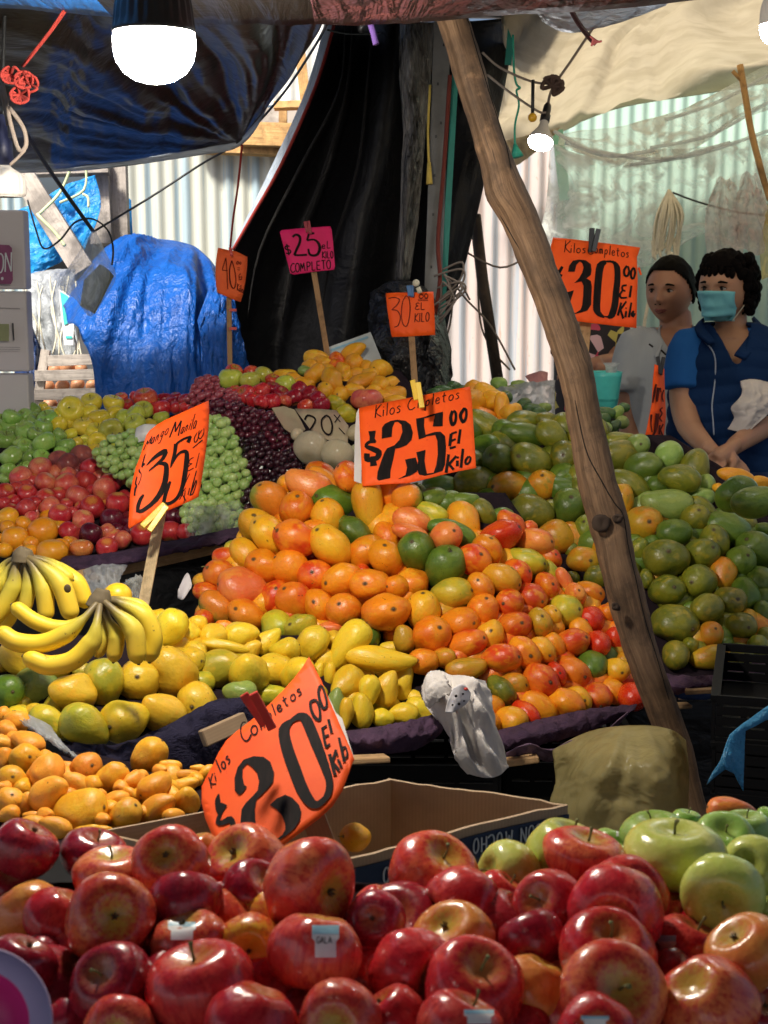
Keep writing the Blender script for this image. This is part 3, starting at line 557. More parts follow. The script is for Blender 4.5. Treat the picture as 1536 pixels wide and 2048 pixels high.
# blue tarp covered heap: a closed lump
hp = [[(130,590,5.3),(215,490,5.35),(290,478,5.35),(400,500,5.4),(480,620,5.4),(510,760,5.3)],
      [(128,610,4.95),(225,515,4.95),(300,500,4.98),(390,530,5.0),(458,640,4.95),(500,770,4.9)],
      [(150,660,4.7),(235,590,4.68),(310,560,4.72),(385,600,4.72),(440,690,4.7),(470,800,4.7)],
      [(190,760,4.62),(250,720,4.6),(320,700,4.62),(385,720,4.62),(430,780,4.62),(460,850,4.62)],
      [(210,900,4.6),(260,900,4.6),(330,900,4.6),(390,900,4.6),(440,900,4.6),(470,930,4.6)]]
sheet('covered_heap', hp, 14, 12, M_blue, 'tall heap covered with a crinkled royal blue tarp behind the fruit', 'covered heap', wr=.012, fr=(1.6,1.2), seed=71, hfn=fan(.55, -.05, .09, 7, 12))
sheet('blue_tarp', [[(395,640,4.6),(430,560,4.65),(470,600,4.7)],[(405,720,4.55),(445,680,4.5),(488,690,4.6)],[(400,860,4.5),(450,840,4.5),(508,770,4.6)]], 10, 10, M_blue, 'blue tarp fold right of the covered heap beside the forty peso sign', wr=.03, seed=75)
sheet('navy_tarp', [[(40,590,5.0),(60,640,4.95),(85,700,4.95),(120,735,5.0)],[(30,700,4.9),(55,720,4.85),(75,750,4.85),(80,790,4.9)],[(30,860,4.9),(50,860,4.85),(60,860,4.85),(70,860,4.9)]], 8, 8, M_bluedk, 'dark navy tarp fold hanging behind the white carton stack', wr=.02, seed=77)
sheet('mesh_bag', [[(45,552,5.2),(95,540,5.15),(150,538,5.2)],[(60,640,5.15),(110,640,5.1),(150,640,5.15)],[(100,730,5.1),(130,728,5.1),(165,725,5.1)]], 10, 10, M_bagw, 'pale blue clear plastic sheet tied with cord left of the covered heap', 'plastic sheet', wr=.03, fr=(2,2), seed=79)
m = MB()
for k in range(9):
    x0 = 60+k*13; m.tube(PP(f"{x0},{552+k%3*10},5.05 {x0-9+k%2*16},{600+k*4},5.05 {x0+14-k%3*9},{650+k*6},5.02 {x0+6},{700+k*3},5.02"), .0035, 5, smooth=4)
tag(m.build('net_cord', M_rope_w, smooth=True), 'white zigzag netting cord over the pale plastic sheet', 'cord')
m = MB(); pl = plane((118,580,5.0),(150,600,5.0),(140,690,5.0)); interior([(117,578),(150,600),(146,690),(128,690)], pl).build('tmp', M_white); bpy.data.objects['tmp'].name = 'poster'
po = bpy.data.objects['poster']; tag(po, 'white card with turquoise print tucked behind the covered heap', 'card')
interior([(120,583),(136,592),(142,640),(134,648),(128,650)], pl, lift=.004).build('print', M_tq, po); interior([(131,672),(144,672),(144,677),(131,677)], pl, lift=.004).build('print', M_tq, po)
# slatted crate with onions behind apples
cr = empty('wooden_crate', P(140,830,4.75)); tag(cr, 'pale slatted wooden crate behind the yellow apples', 'crate')
for (x0, x1, y) in ((96,200,722),(70,215,752),(66,225,790),(60,230,825)):
    m = MB(); m.bar(P(x0,y,4.75), P(x1,y-4,4.75), .036, .012); m.build('slat', M_grey, cr)
m = MB(); m.bar(P(92,700,4.77), P(66,860,4.77), .03, .02); m.build('corner_post', M_grey, cr)
for i, (x, y, r) in enumerate(((110,738,15),(135,735,16),(163,738,14),(95,772,15),(125,772,15),(155,770,16),(185,772,14),(100,808,15),(130,808,15),(170,808,15))):
    q = MB(); q.sph((0,0,0), (1,1,.85), 14, 10).sph((0,0,.9), (.15,.15,.3), 6, 4); o = q.build('onion', plain('onion skin', (.55,.25,.12), .45, nscale=9, var=.3) if i == 0 else onion_m, smooth=True); onion_m = o.data.materials[0]
    o.location = P(x, y, 4.86); o.scale = [r*4.86/FPX]*3; o.rotation_euler = (random.uniform(-1,1), random.uniform(-1,1), 0)
    tag(o, f"brown onion, {'first second third fourth'.split()[(0,1,2,0,1,2,3,0,1,2)[i]]} from left, {('top','middle','bottom')[(0,0,0,1,1,1,1,2,2,2)[i]]} gap of the slatted crate", 'onion', 'onions in the slatted crate')

# ------------------------------------------------------------ display stands
def stand(name, rows, label, skirt, wr=.012, seed=0, mcl=None):
    root = empty(name, P(*rows[-1][len(rows[-1])//2])*1.0); root.location.z = 0
    tag(root, label, 'stand')
    sheet('cloth', rows, 10, 10, mcl or M_core, None, wr=wr, seed=seed, parent=root)
    return root
# ------------------------------------------------------------ fruit meshes
def grid_sphere(fn, nu=28, nv=20):
    vs = []; uv = []
    for i in range(nv+1):
        th = math.pi*i/nv
        for k in range(nu): a = 2*math.pi*k/nu; vs.append(fn(th, a)); uv.append((k/nu, i/nv))
    m = MB(); m.add(vs, [(i*nu+k, (i+1)*nu+k, (i+1)*nu+(k+1)%nu, i*nu+(k+1)%nu) for i in range(nv) for k in range(nu)], uv); return m
def mango_fn(seed, beak, full, lump):
    def fn(th, a):
        z = math.cos(th); r = math.sin(th)**.92*(1+full*z)
        s = 1+lump*noise.noise(Vector((math.sin(th)*math.cos(a)*1.3, math.sin(th)*math.sin(a)*1.3, z*1.3+seed*7)))
        x = r*math.cos(a)*s; y = r*math.sin(a)*s
        k = max(0, -z); x += beak*(k**2.2)*.55-.06*beak*(1-k)
        top = max(0, z-.86)*3.2; z2 = z-.05*top*top*3
        return Vector((x, y, z2))
    return fn
SH = {'mango': [grid_sphere(mango_fn(i, bk, fl, lp)) for i, (bk, fl, lp) in enumerate(((.15,.05,.08),(.35,.10,.12),(.22,.0,.16),(.5,.12,.1)))],
      'tip': [grid_sphere(mango_fn(i+9, bk, fl, lp)) for i, (bk, fl, lp) in enumerate(((.55,.16,.14),(.75,.22,.16),(.4,.10,.2),(.65,.28,.12)))]}
def apple_fn(seed, h=.9, dip=.30, five=.05, lump=.05, taper=.1):
    def fn(th, a):
        z = math.cos(th); r = math.sin(th)
        s = 1+lump*noise.noise(Vector((r*math.cos(a)*1.1, r*math.sin(a)*1.1, z*1.1+seed*5)))
        rr = (r**.86)*(1+taper*z)*s*(1+five*max(0,-z)*math.cos(5*a))
        zz = z*h*(1+five*.5*max(0,-z)*math.cos(5*a)*r)
        q = math.exp(-(r/.34)**2); zz -= dip*q*(1 if z > 0 else -.75)
        return Vector((rr*math.cos(a), rr*math.sin(a), zz))
    return fn
SH['apple'] = [grid_sphere(apple_fn(i, h, .30, .05, .1, tp), 36, 30) for i, (h, tp) in enumerate(((.90,.08),(.84,.12),(.97,.14),(.88,.05)))]
SH['stone'] = [grid_sphere(apple_fn(i+4, .93, .12, 0, .07, .02), 28, 20) for i in range(3)]
SH['citrus'] = [grid_sphere(apple_fn(i+8, .93, .05, 0, .05, .02), 28, 20) for i in range(2)]
SH['melon'] = [grid_sphere(apple_fn(i+12, .86, .06, .01, .06, .0), 28, 20) for i in range(2)]
_mc = {}
def fmesh(shape, i, m, name):
    k = (shape, i, m.name)
    if k not in _mc:
        me = SH[shape][i].mesh(name, m, True); a = me.attributes.new('lp', 'FLOAT_VECTOR', 'POINT'); a.data.foreach_set('vector', [c for v in SH[shape][i].v for c in v]); _mc[k] = me
    return _mc[k]
# little parts
def scar_mesh():
    m = MB(); m.lathe([(0,.03),(.045,.03),(.075,.012),(.10,-.02)], 8); m.tube([(0,0,0),(.008,.004,.06)], .035, 6); return m.mesh('stem', M_stem)
def twig_mesh():
    m = MB(); m.tube([(0,0,-.05),(.02,0,.12),(.09,.03,.26),(.2,.05,.34)], [.045,.035,.03,.04], 6, smooth=2); return m.mesh('stem', M_stemg)
def astem_mesh():
    m = MB(); m.tube([(0,0,-.12),(.01,.0,.15),(.07,.02,.34)], [.035,.028,.05], 6, smooth=2); return m.mesh('stem', M_stemg)
def calyx_mesh():
    m = MB()
    for k in range(5):
        a = k*1.257; c, s = math.cos(a), math.sin(a); m.tube([(.02*c,.02*s,-.06),(.07*c,.07*s,.0),(.06*c,.06*s,.07)], [.03,.025,.006], 5, smooth=2)
    return m.mesh('calyx', M_stem)
ME_scar, ME_twig, ME_astem, ME_calyx = scar_mesh(), twig_mesh(), astem_mesh(), calyx_mesh()

FR = []                                       # every fruit before it is placed
def add(heap, kind, x, y, a, b, ang, c, sc, dfun, off=0):
    FR.append(dict(heap=heap, kind=kind, x=x, y=y, a=a, b=b, ang=ang, c=c, sc=sc, d=dfun(x, y)+off))
def T(heap, kind, tile, data, dfun, off=0):
    ox, oy, s = tile
    for q in data.split(';'):
        w_ = q.split()
        if not w_: continue
        if kind in ('mango', 'tip', 'avocado', 'papaya'):
            x, y, a, b, ang = map(float, w_[:5]); c = w_[5]; r = w_[6:]
        else:
            x, y, a = map(float, w_[:3]); b = a; ang = None; c = w_[3]; r = w_[4:]
        if r and r[0] in ('e',): b = float(r[1]); ang = float(r[2]); r = r[3:]
        sc = (ox+float(r[0])/s, oy+float(r[1])/s) if len(r) >= 2 else None
        f = r[2] if len(r) > 2 else ''
        add(heap, kind, ox+x/s, oy+y/s, a/s, b/s, ang, c, sc, dfun, off)
        FR[-1]['flag'] = f

# depth of each heap's sloping face over the picture
D_or = lambda x, y: 2.78+(1420-y)/470*.50+abs(x-860)*.00022+max(0, x-1000)*.0003
D_gr = lambda x, y: 3.02+(1350-y)/480*.60+abs(x-1330)*.0002
D_ye = lambda x, y: 2.42+(1460-y)/250*.32+max(0, x-250)*.0006
D_sm = lambda x, y: 1.80+(1690-y)/300*.50
D_lf = lambda x, y: 3.45+(1110-y)/310*.85
D_bk = lambda x, y: 3.95+(860-y)/170*.45
D_ap = lambda x, y: 1.18+(2040-y)/400*.26
T1, T2, T3 = (400,900,3.84), (800,950,3.84), (950,1100,3.84)
T('or', 'mango', T1, """940 195 130 85 -30 r;1150 215 115 90 -60 r 1075 140;955 225 130 65 -35 m;830 270 170 108 -15 p;670 265 75 75 0 o 690 245;550 395 150 110 -30 m 480 290;745 470 130 120 75 o 755 365;
1030 400 165 110 -20 g 920 360;985 520 125 115 100 y 945 400;1470 330 135 118 20 o;1190 630 130 90 -45 g;1150 330 60 50 0 g;440 600 150 110 -35 y 430 515;530 650 140 115 -50 y 440 565;740 680 155 125 -20 r 620 625 t;
1010 740 165 125 -45 y 920 630;1290 790 150 115 30 o 1170 830;1430 840 130 110 -50 o 1420 740;350 800 130 100 -45 y;190 820 90 70 0 r;160 970 110 105 0 r 75 905 t;490 895 135 115 -30 o 430 840;
700 920 140 120 -20 o 590 830;330 1050 170 110 -30 p 175 1030;900 975 130 115 0 r 870 935;1100 1005 145 120 25 o 985 1015;1310 1035 145 118 0 o 1275 1020;1510 1045 80 90 0 o;580 1130 120 100 60 r 590 1065;
735 1160 130 120 0 r 660 1065;925 1205 125 100 -60 o 885 1165;1115 1240 125 120 0 o 1075 1178;1420 1250 175 130 10 o 1475 1215;130 1210 140 105 -35 m;370 1280 150 105 -35 o 300 1220;590 1350 115 110 -45 v;
780 1370 130 95 15 v 710 1335;1000 1370 90 50 0 p;1240 1420 130 110 -30 g;60 1100 110 70 -20 r;20 1010 70 60 0 y;30 1310 80 80 0 r;870 810 90 70 0 R;1500 1420 90 80 0 o 1520 1415;340 670 60 60 0 y;250 750 60 50 0 v;
870 620 110 80 30 o;1120 850 80 60 20 r;1240 940 60 60 0 r;60 1250 90 80 20 y;460 1040 70 60 0 r""", D_or)
T('or', 'tip', T1, "1290 430 185 115 95 y", D_or)
T('or', 'mango', T2, """60 170 110 100 0 m;150 150 90 60 -60 g;230 300 130 75 -30 v 345 330;90 360 140 100 -20 p;490 345 130 115 -60 y;400 440 180 80 -25 g;355 480 110 105 0 p 405 430;75 440 130 60 -15 p;
135 590 140 130 120 g;345 705 145 130 30 g 375 590 t;570 660 125 105 -30 r 610 610;665 590 115 90 -50 o 690 500 t;760 480 165 105 15 R 885 410;640 290 110 80 -50 k;490 200 110 60 0 g;790 310 80 60 0 g;850 370 110 75 -35 r;
1000 400 55 45 0 r;1030 520 140 90 -20 p 1135 510;1150 640 80 70 -50 r 1185 610;940 670 165 95 -15 v 1075 675;880 770 120 85 -45 r 970 740;770 800 140 105 -25 y 890 835;620 860 110 85 -50 o 595 810;
400 920 155 115 5 v 525 885;90 840 120 115 0 o 25 850;180 1050 130 120 80 y 175 915;635 1050 115 110 60 o 655 950;840 980 105 100 0 r;1000 940 110 100 -20 r 1075 965;1120 860 110 80 -60 r 1155 835;
1170 770 120 60 -60 v;1260 800 90 50 -65 p;450 1130 130 100 15 o 545 1130;245 1235 135 130 0 o 295 1165;870 1160 125 100 10 r 915 1130;1070 1140 105 85 -70 q 1080 1085;1150 1110 110 65 -70 y 1180 1045;
1250 1050 120 115 0 v 1355 1025;1440 910 110 85 -15 o 1515 905;1340 920 120 65 -55 p 1355 885;690 1240 110 95 60 y 690 1190;510 1300 145 100 20 r 620 1250;35 1260 80 100 90 q;185 1430 105 95 0 o 135 1415;
950 1370 130 110 -40 o 985 1375;770 1410 145 100 0 r 885 1390;1090 1340 110 80 -50 y 1130 1370;1190 1310 95 70 -60 o;1320 1290 120 95 10 r 1405 1245;1400 1210 110 75 -60 o;1470 1110 100 95 0 R;
510 1490 150 80 5 q;0 1050 60 100 90 o;340 1400 80 70 0 q;250 180 110 80 10 g;300 620 70 50 0 r;740 930 70 50 0 r;560 760 90 60 0 o""", D_or)
T('or', 'mango', T3, """1010 490 70 70 0 r;1060 480 70 80 90 o;950 720 90 90 0 R;1080 700 90 100 90 R;1085 920 90 85 0 y 1110 930;1150 880 80 90 90 q;905 890 110 105 90 g;740 940 130 110 -30 r 820 960;
620 960 110 70 -60 R 635 935;500 1010 140 115 -45 r 555 1000;300 1040 100 85 -30 q 380 1030;200 1080 110 85 -50 k 260 1140;280 1310 105 100 0 y 350 1330;390 1260 120 75 -50 R 470 1330;490 1210 145 100 -35 o;
690 1180 145 105 -30 o 800 1220;790 1150 120 80 -50 y 820 1140;940 1120 100 90 0 r 950 1180;1040 1090 110 95 -45 o 1080 1115;1210 1130 105 105 0 R;1100 600 80 60 0 r;110 1330 90 90 0 o;130 1200 90 80 0 o;450 900 80 60 0 r;780 800 70 50 0 r""", D_or)
G1, G2, G3 = (830,800,3.84), (1136,840,3.84), (1236,1100,5.12)
T('gr', 'mango', G1, """540 210 150 100 -35 k;540 390 120 110 0 g;830 160 115 75 0 k;1040 170 110 60 -20 k;850 270 180 88 -10 g;1050 270 125 95 -35 k;950 370 90 60 0 g;650 460 110 105 0 g 580 430;890 460 145 115 -20 k 800 440;
1150 450 110 120 90 k 1120 430;200 670 135 85 0 g;460 635 150 110 -5 k;720 680 140 110 10 q 610 670;980 670 110 110 0 q 965 590;380 790 120 70 0 g;500 860 120 85 -55 k;650 820 90 45 0 g;890 860 145 125 0 k;
1180 840 125 135 90 g;1080 1060 130 125 0 q;1310 1010 80 120 90 k 1285 945;1290 1230 115 95 0 q 1325 1230;1400 1370 95 80 0 k 1430 1320;1200 1370 60 50 0 k;1440 220 50 70 -50 k;400 250 100 90 0 g;700 210 60 50 0 k;
1240 700 60 90 90 k;1000 560 60 60 0 g;1200 1150 60 60 0 k;740 570 70 50 0 g;1010 940 70 60 0 g;1180 620 60 60 0 g;560 560 80 60 0 g""", D_gr, .03)
T('gr', 'mango', G2, """230 90 60 90 90 k;400 170 140 70 0 k;540 190 80 80 -50 z;400 290 140 120 0 k;580 360 130 110 15 g;770 280 115 100 45 z;970 370 105 130 90 k;860 450 145 95 -15 k;700 500 85 65 0 g;830 560 90 60 0 k;
470 510 160 100 -40 k;1060 490 65 65 0 z;1030 590 90 65 0 z;760 650 182 112 0 z;1030 680 110 70 -40 k;970 770 100 105 0 k 980 700;420 610 80 110 90 q;570 800 130 125 0 q 590 780;815 865 125 95 0 g;
1220 840 170 120 -20 g;1120 960 105 130 90 k 1100 860;1350 800 90 90 0 k;1500 840 70 50 0 g;1520 920 50 30 0 g;1440 1010 150 130 -45 g;1320 1090 105 110 90 g 1345 1040;755 1070 155 135 0 k 740 1010;
1020 1030 120 105 0 k 1080 980;550 1000 70 80 90 k;1190 1180 95 115 90 q;1010 1240 125 115 0 k;755 1310 120 105 0 k 785 1280;600 1220 50 70 90 k;1230 1400 110 115 0 k 1265 1370;1360 1340 100 120 90 g;
1480 1230 90 100 90 g;1060 1450 125 105 10 k;640 950 70 60 0 g;900 920 60 60 0 k;880 1130 70 60 0 g;1420 1180 70 60 0 g;500 940 70 60 0 g;900 1380 80 60 0 k;1100 1330 60 60 0 g;1180 740 80 60 0 g""", D_gr)
T('gr', 'mango', G3, "580 750 215 175 -10 k 700 790;1260 780 145 125 -10 k 1290 780;1340 720 95 110 90 q;940 870 115 120 90 q 965 800;590 1080 125 130 90 k;950 1100 190 110 5 q;1240 1100 145 135 0 k;1430 1010 100 130 90 k;1480 660 90 130 90 g;1500 900 80 100 90 k;740 980 80 80 0 k;1100 950 80 70 0 g;760 600 90 70 0 g", D_gr)
T('yb', 'mango', (1136,840,3.84), "1290 430 140 60 -15 H;1460 480 100 50 0 H;1150 520 40 35 0 H", lambda x, y: 3.45)
T('gg', 'mango', (1136,840,3.84), "1290 570 155 130 40 g;1430 630 175 120 10 g", lambda x, y: 3.2)
Y1, Y2, V3 = (0,1080,3.572), (580,1200,4.8), (0,1080,2)
T('ye', 'tip', Y1, """1245 950 187 157 100 y;980 1010 150 135 0 y 1010 960;740 1030 180 135 100 v;520 1090 140 130 -30 y;50 1070 120 110 0 g;120 850 140 100 -60 y;20 860 60 90 90 q;350 1300 150 100 -25 v;
610 1320 185 135 -15 v;890 1290 150 145 0 y 820 1310;1150 1240 160 135 -30 y;1420 1160 145 130 -60 y 1395 1170;1215 640 150 110 70 Y;1340 670 80 80 0 Y;1400 600 80 60 0 Y;1340 740 60 40 0 Y;1400 790 80 65 0 y;1490 680 60 80 90 Y;130 1210 60 30 0 v;450 1390 60 40 0 v;600 940 80 60 0 v;440 930 70 60 0 y;1100 800 80 80 0 y;1130 560 60 60 0 Y""", D_ye)
T('ye', 'mango', Y1, "250 1060 165 152 0 z;0 1300 60 60 0 v", D_ye)
T('ye', 'tip', V3, """870 515 97 75 35 v;990 530 80 73 -60 y;1100 530 76 73 -60 y;1200 540 70 80 80 Y;960 610 68 45 5 z;1085 620 65 40 0 v;850 385 55 50 0 Y;960 380 72 52 30 Y;900 350 40 30 0 o;790 440 45 45 0 y;900 425 98 25 -8 Y;1055 415 82 42 30 Y;1330 400 40 45 90 Y;1140 440 60 45 20 Y;760 480 60 50 0 y""", D_ye)
T('ye', 'tip', Y2, """190 440 215 140 50 Y;560 430 265 145 50 Y;420 400 90 90 0 Y;870 570 335 112 -8 Y;1000 460 140 62 0 Y;1080 800 95 190 80 Y;920 850 115 175 80 Y;760 870 102 150 85 Y;550 800 148 162 60 Y;
380 720 52 122 85 Y;270 680 60 90 80 Y;690 1070 107 170 85 Y;540 1090 66 152 88 Y;440 1020 92 172 95 z;890 1130 105 82 0 Y;1090 1090 142 105 -10 Y;1250 1060 152 112 -20 Y;1190 880 90 70 0 Y;660 600 100 70 0 Y;820 700 120 60 0 Y;980 1000 80 70 0 y""", D_ye)
T('sm', 'tip', (0,1380,3.572), """20 180 62 60 0 h;120 220 95 72 -20 h;40 290 82 72 0 h;200 375 127 77 -15 h 290 410;0 360 35 45 90 h;180 490 117 95 -20 H 240 460;30 490 60 77 90 h;90 640 107 90 -15 H 120 600;70 820 112 100 -45 h 110 730;
340 580 132 112 80 h;350 740 152 115 45 h;610 560 117 102 45 h 680 520;550 670 112 72 -50 h;560 870 192 132 25 H 740 830;790 640 142 102 40 H;1060 480 152 115 50 H;1220 545 82 47 -10 H;960 650 72 70 0 h;
1110 680 132 87 20 H 1030 730;830 790 102 67 10 h;945 750 77 47 -30 H;890 900 117 107 60 H 980 810;1130 850 142 102 50 H;1330 800 112 97 60 H;1210 690 82 52 0 H;1320 680 102 52 10 H;1330 610 102 42 5 H;
1415 560 57 27 0 H;1480 590 60 50 0 H;620 1010 102 47 10 H;250 960 102 62 -30 h;400 980 122 72 -35 h;60 890 82 62 0 h;190 820 60 92 90 h;250 900 92 32 0 h;740 930 50 60 0 h;740 1000 62 32 0 H;470 560 62 52 0 h;250 640 62 92 90 h;
1000 620 60 50 0 h;700 760 60 50 0 h;480 760 70 60 0 h;1240 900 70 60 0 h;330 900 70 60 0 h;20 700 60 50 0 h;870 700 60 50 0 h;1150 580 60 50 0 h;1400 640 50 60 0 H;330 480 60 50 0 h;110 340 60 50 0 h""", D_sm)
T('bx', 'tip', (390,1300,4.518), "1465 1690 135 115 -10 H 1345 1665 t", lambda x, y: 1.86)
L = (0,780,3.84)
T('lg', 'apple', L, """70 110 75 G;90 210 72 G;245 165 77 G;190 205 62 G;370 230 77 G;0 225 42 G;200 315 82 G;330 290 77 G;45 390 78 G;340 410 92 G;195 435 62 G;455 350 57 G;505 430 74 G;85 510 87 G;10 520 37 G;230 520 62 G;
320 520 67 G;65 620 62 G;210 590 47 G;40 680 50 G;470 480 60 G;100 330 57 G;130 580 60 G;150 400 55 G;280 450 60 G;420 420 60 G;270 340 60 G;-40 300 60 G""", D_lf)
T('ly', 'apple', L, """545 150 100 y 552 140;700 100 82 y;870 105 80 y;885 200 76 y 915 205;760 220 84 y;640 285 82 y;510 260 66 y;460 200 70 y;855 320 98 l 878 335;990 345 52 y;750 400 76 y 765 415;650 400 52 y 660 400;545 340 52 y;
590 400 47 y;720 470 62 y;1100 160 77 l 1110 115;1040 260 82 l;1040 190 77 l;1240 220 62 l;1160 260 52 y;330 130 42 y;900 270 46 l;800 320 60 y;600 210 60 y;960 290 50 l;380 170 50 y;690 370 50 y""", D_lf, .02)
T('lr', 'apple', L, "930 70 52 S;980 115 47 R;1120 70 86 S;1230 150 77 R;1260 75 62 D;1320 100 52 D;1430 80 47 D;1350 140 47 R;1440 150 62 R 1450 140;1350 60 45 D;1180 110 50 R;1040 60 50 R", D_lf, .05)
T('ln', 'nectarine', L, """160 670 86 N;310 605 90 N;700 605 87 n;510 730 97 N;350 710 80 N;660 700 87 n;520 650 62 N;880 670 87 N;800 760 87 N 785 800;210 800 74 n;190 740 62 n;350 830 77 n;40 790 77 n;600 820 92 N;850 710 82 n;710 900 92 n;
905 870 92 n;200 910 77 n;380 900 82 N;460 960 87 n;510 880 52 n;30 870 52 n;640 1000 82 N;530 1090 82 n;820 1090 67 N;940 1150 70 N;820 1210 82 n;960 830 62 n;240 980 52 N;90 920 52 n;100 860 60 n;450 810 70 n;270 870 60 n;560 950 60 n;780 820 60 n;120 760 60 n;280 780 55 n;440 700 50 N;720 780 60 n;620 900 50 n""", D_lf, -.02)
T('lf', 'peach', L, "450 545 82 f;625 510 87 f 580 485;520 570 87 f", D_lf)
T('lp', 'plum', L, "860 990 90 P;700 1100 87 P;960 950 62 P;1090 1110 87 n;1010 1080 62 P;1310 1090 87 n;1430 1090 72 n;1330 970 72 P;1240 960 62 P;1170 1080 60 n;1240 1060 60 P;1400 980 60 P;900 1080 60 P;1180 960 60 P", D_lf)
T('lu', 'orange', L, "60 980 82 U;180 1030 62 U;115 1140 102 U e 88 0;325 1090 117 U;400 1240 117 U e 88 0;470 1200 66 U;30 1230 62 U;-10 1140 42 U;625 1215 90 O e 64 0;240 1180 60 U;230 1240 60 U;60 1060 60 U;520 1160 40 U", D_lf, -.03)
B = (360,660,3.072)
T('ba', 'apple', B, "310 300 74 l;330 260 52 S;430 312 63 l;510 280 56 l;495 375 60 R;570 310 46 S;570 360 47 D;650 345 64 l;560 440 60 R;640 435 47 S;700 420 57 D;790 395 62 D;770 470 50 S;870 465 56 D;400 400 62 R;340 380 42 R;40 430 47 D;40 470 42 R;440 260 50 S;450 430 50 R;620 390 50 D;730 360 50 D;850 420 50 D;500 440 45 R", D_bk)
T('bm', 'tip', B, """645 285 77 47 0 H;760 340 72 50 0 H;840 170 82 47 0 H;870 210 57 52 0 H;830 270 74 52 40 H;1060 140 90 50 45 H;1060 220 77 57 40 H;935 305 77 62 -70 H;885 385 62 52 70 H;990 400 52 50 0 H;
1020 285 42 50 90 H;1120 315 97 47 20 H;1070 370 67 42 0 H;1150 230 42 52 90 H;1240 240 64 56 0 H;1170 280 52 50 0 H;1230 340 62 57 0 H;1290 330 57 47 0 H;1310 390 82 47 0 H;1320 430 72 32 0 H;960 455 67 47 -30 v;
1020 520 67 62 -40 v;950 215 42 35 0 r;770 250 47 30 0 z;700 300 50 40 0 H;960 360 50 40 0 H;1180 380 60 40 0 H;1100 270 60 40 0 H;1250 410 60 40 0 H;800 220 50 40 0 H;900 250 50 40 0 H;1000 340 50 40 0 H""", D_bk, .03)
T('bp', 'peach', B, "1145 425 95 N e 62 0", D_bk, -.02)
C4 = (768,400,2)
T('bo', 'tip', C4, "350 820 62 60 0 H;415 800 74 48 -70 H;470 830 62 30 90 H;500 850 35 32 0 H;520 840 30 28 0 H;390 870 50 40 0 o;360 760 40 40 0 H;445 800 45 40 0 H", lambda x, y: 4.0)
T('bu', 'orange', C4, "445 885 43 U;400 890 40 U;490 890 35 U", lambda x, y: 3.95)
T('av', 'avocado', C4, """280 745 30 20 0 a;240 760 40 18 0 a;485 790 28 25 0 a;590 840 37 27 0 a;560 820 32 25 10 a;620 850 32 22 0 a;870 880 36 24 20 a;930 850 32 22 40 z;890 850 36 22 -10 a;950 890 26 30 0 z;850 860 30 22 0 a;
640 830 30 20 0 z;880 910 32 22 0 z;920 905 32 22 30 a;960 830 24 20 0 a;200 770 30 18 0 a;310 760 30 20 0 a;600 870 34 20 0 a;640 865 26 18 0 a""", lambda x, y: 4.15)
T('ch', 'avocado', C4, "460 735 32 26 0 z;540 740 32 20 0 z;510 760 26 18 0 z", lambda x, y: 4.5)
T('ml', 'melon', B, "810 725 106 j;970 765 98 j;1075 630 52 j;1090 740 46 j;720 640 40 j;1060 850 50 j", lambda x, y: 3.62)
FA, FB = (0,1600,2), (768,1600,2)
T('ap', 'apple', FA, """95 200 128 D;375 220 132 D e 95 -20;680 255 146 S;790 215 90 O;985 265 160 S;1230 345 188 S 1350 350;450 310 150 S e 105 0;1010 380 128 D;235 470 132 R;440 470 170 S 485 430;740 425 140 D;105 440 132 O;750 570 148 S e 110 15;
1000 590 130 Y 1005 575;1265 610 178 S;1505 480 112 D 1490 450;80 670 140 D;450 745 162 D 410 660;805 750 204 R e 150 15;1010 900 190 R;1360 890 162 S 1340 865;475 930 140 S 475 900;30 320 90 D;270 880 100 D;690 690 100 D;880 430 90 D;
1180 800 110 D;640 900 100 D;150 640 100 D;880 650 80 D;80 860 110 R;560 620 90 R;1480 700 90 R;590 390 90 D""", D_ap)
T('ap', 'apple', FB, """192 315 174 S;315 440 166 R 180 455;460 390 100 R;660 425 142 R;960 400 160 R;930 450 180 R 890 440;1110 380 108 R;1150 460 90 R;800 235 160 S e 118 -15 735 225;280 565 158 O;600 570 130 D;110 690 165 R 195 690;
360 750 192 R;600 745 140 O;890 620 182 R 900 500;910 790 204 S 935 700;1210 620 150 R;1270 490 85 R;1450 620 158 O;1295 820 190 S;310 930 170 R;850 950 158 R;1500 860 110 D;1130 700 110 D;700 560 80 D;540 480 80 D;
1080 900 100 D;1420 740 90 R;560 900 100 D;1400 500 90 D;-20 440 100 R;440 640 90 D;770 640 90 D;1130 860 90 D;30 880 140 R""", D_ap)
T('al', 'apple', FB, "722 220 150 L;505 305 128 L 395 265;1160 220 190 L e 125 0;1355 370 154 L 1325 390;1480 270 120 L 1430 240;1530 430 60 L;1290 250 90 L", lambda x, y: D_ap(x, y)+.05)
T('ag', 'apple', FB, "915 180 76 G;1075 140 124 G e 88 10;1210 95 64 G;1360 170 116 G;1450 120 95 G e 80 0;1490 170 54 G;1000 230 70 G;1250 190 70 G;1540 90 60 G", lambda x, y: 1.52)
T('am', 'mango', FB, "1395 55 102 64 -15 p", lambda x, y: 1.62)

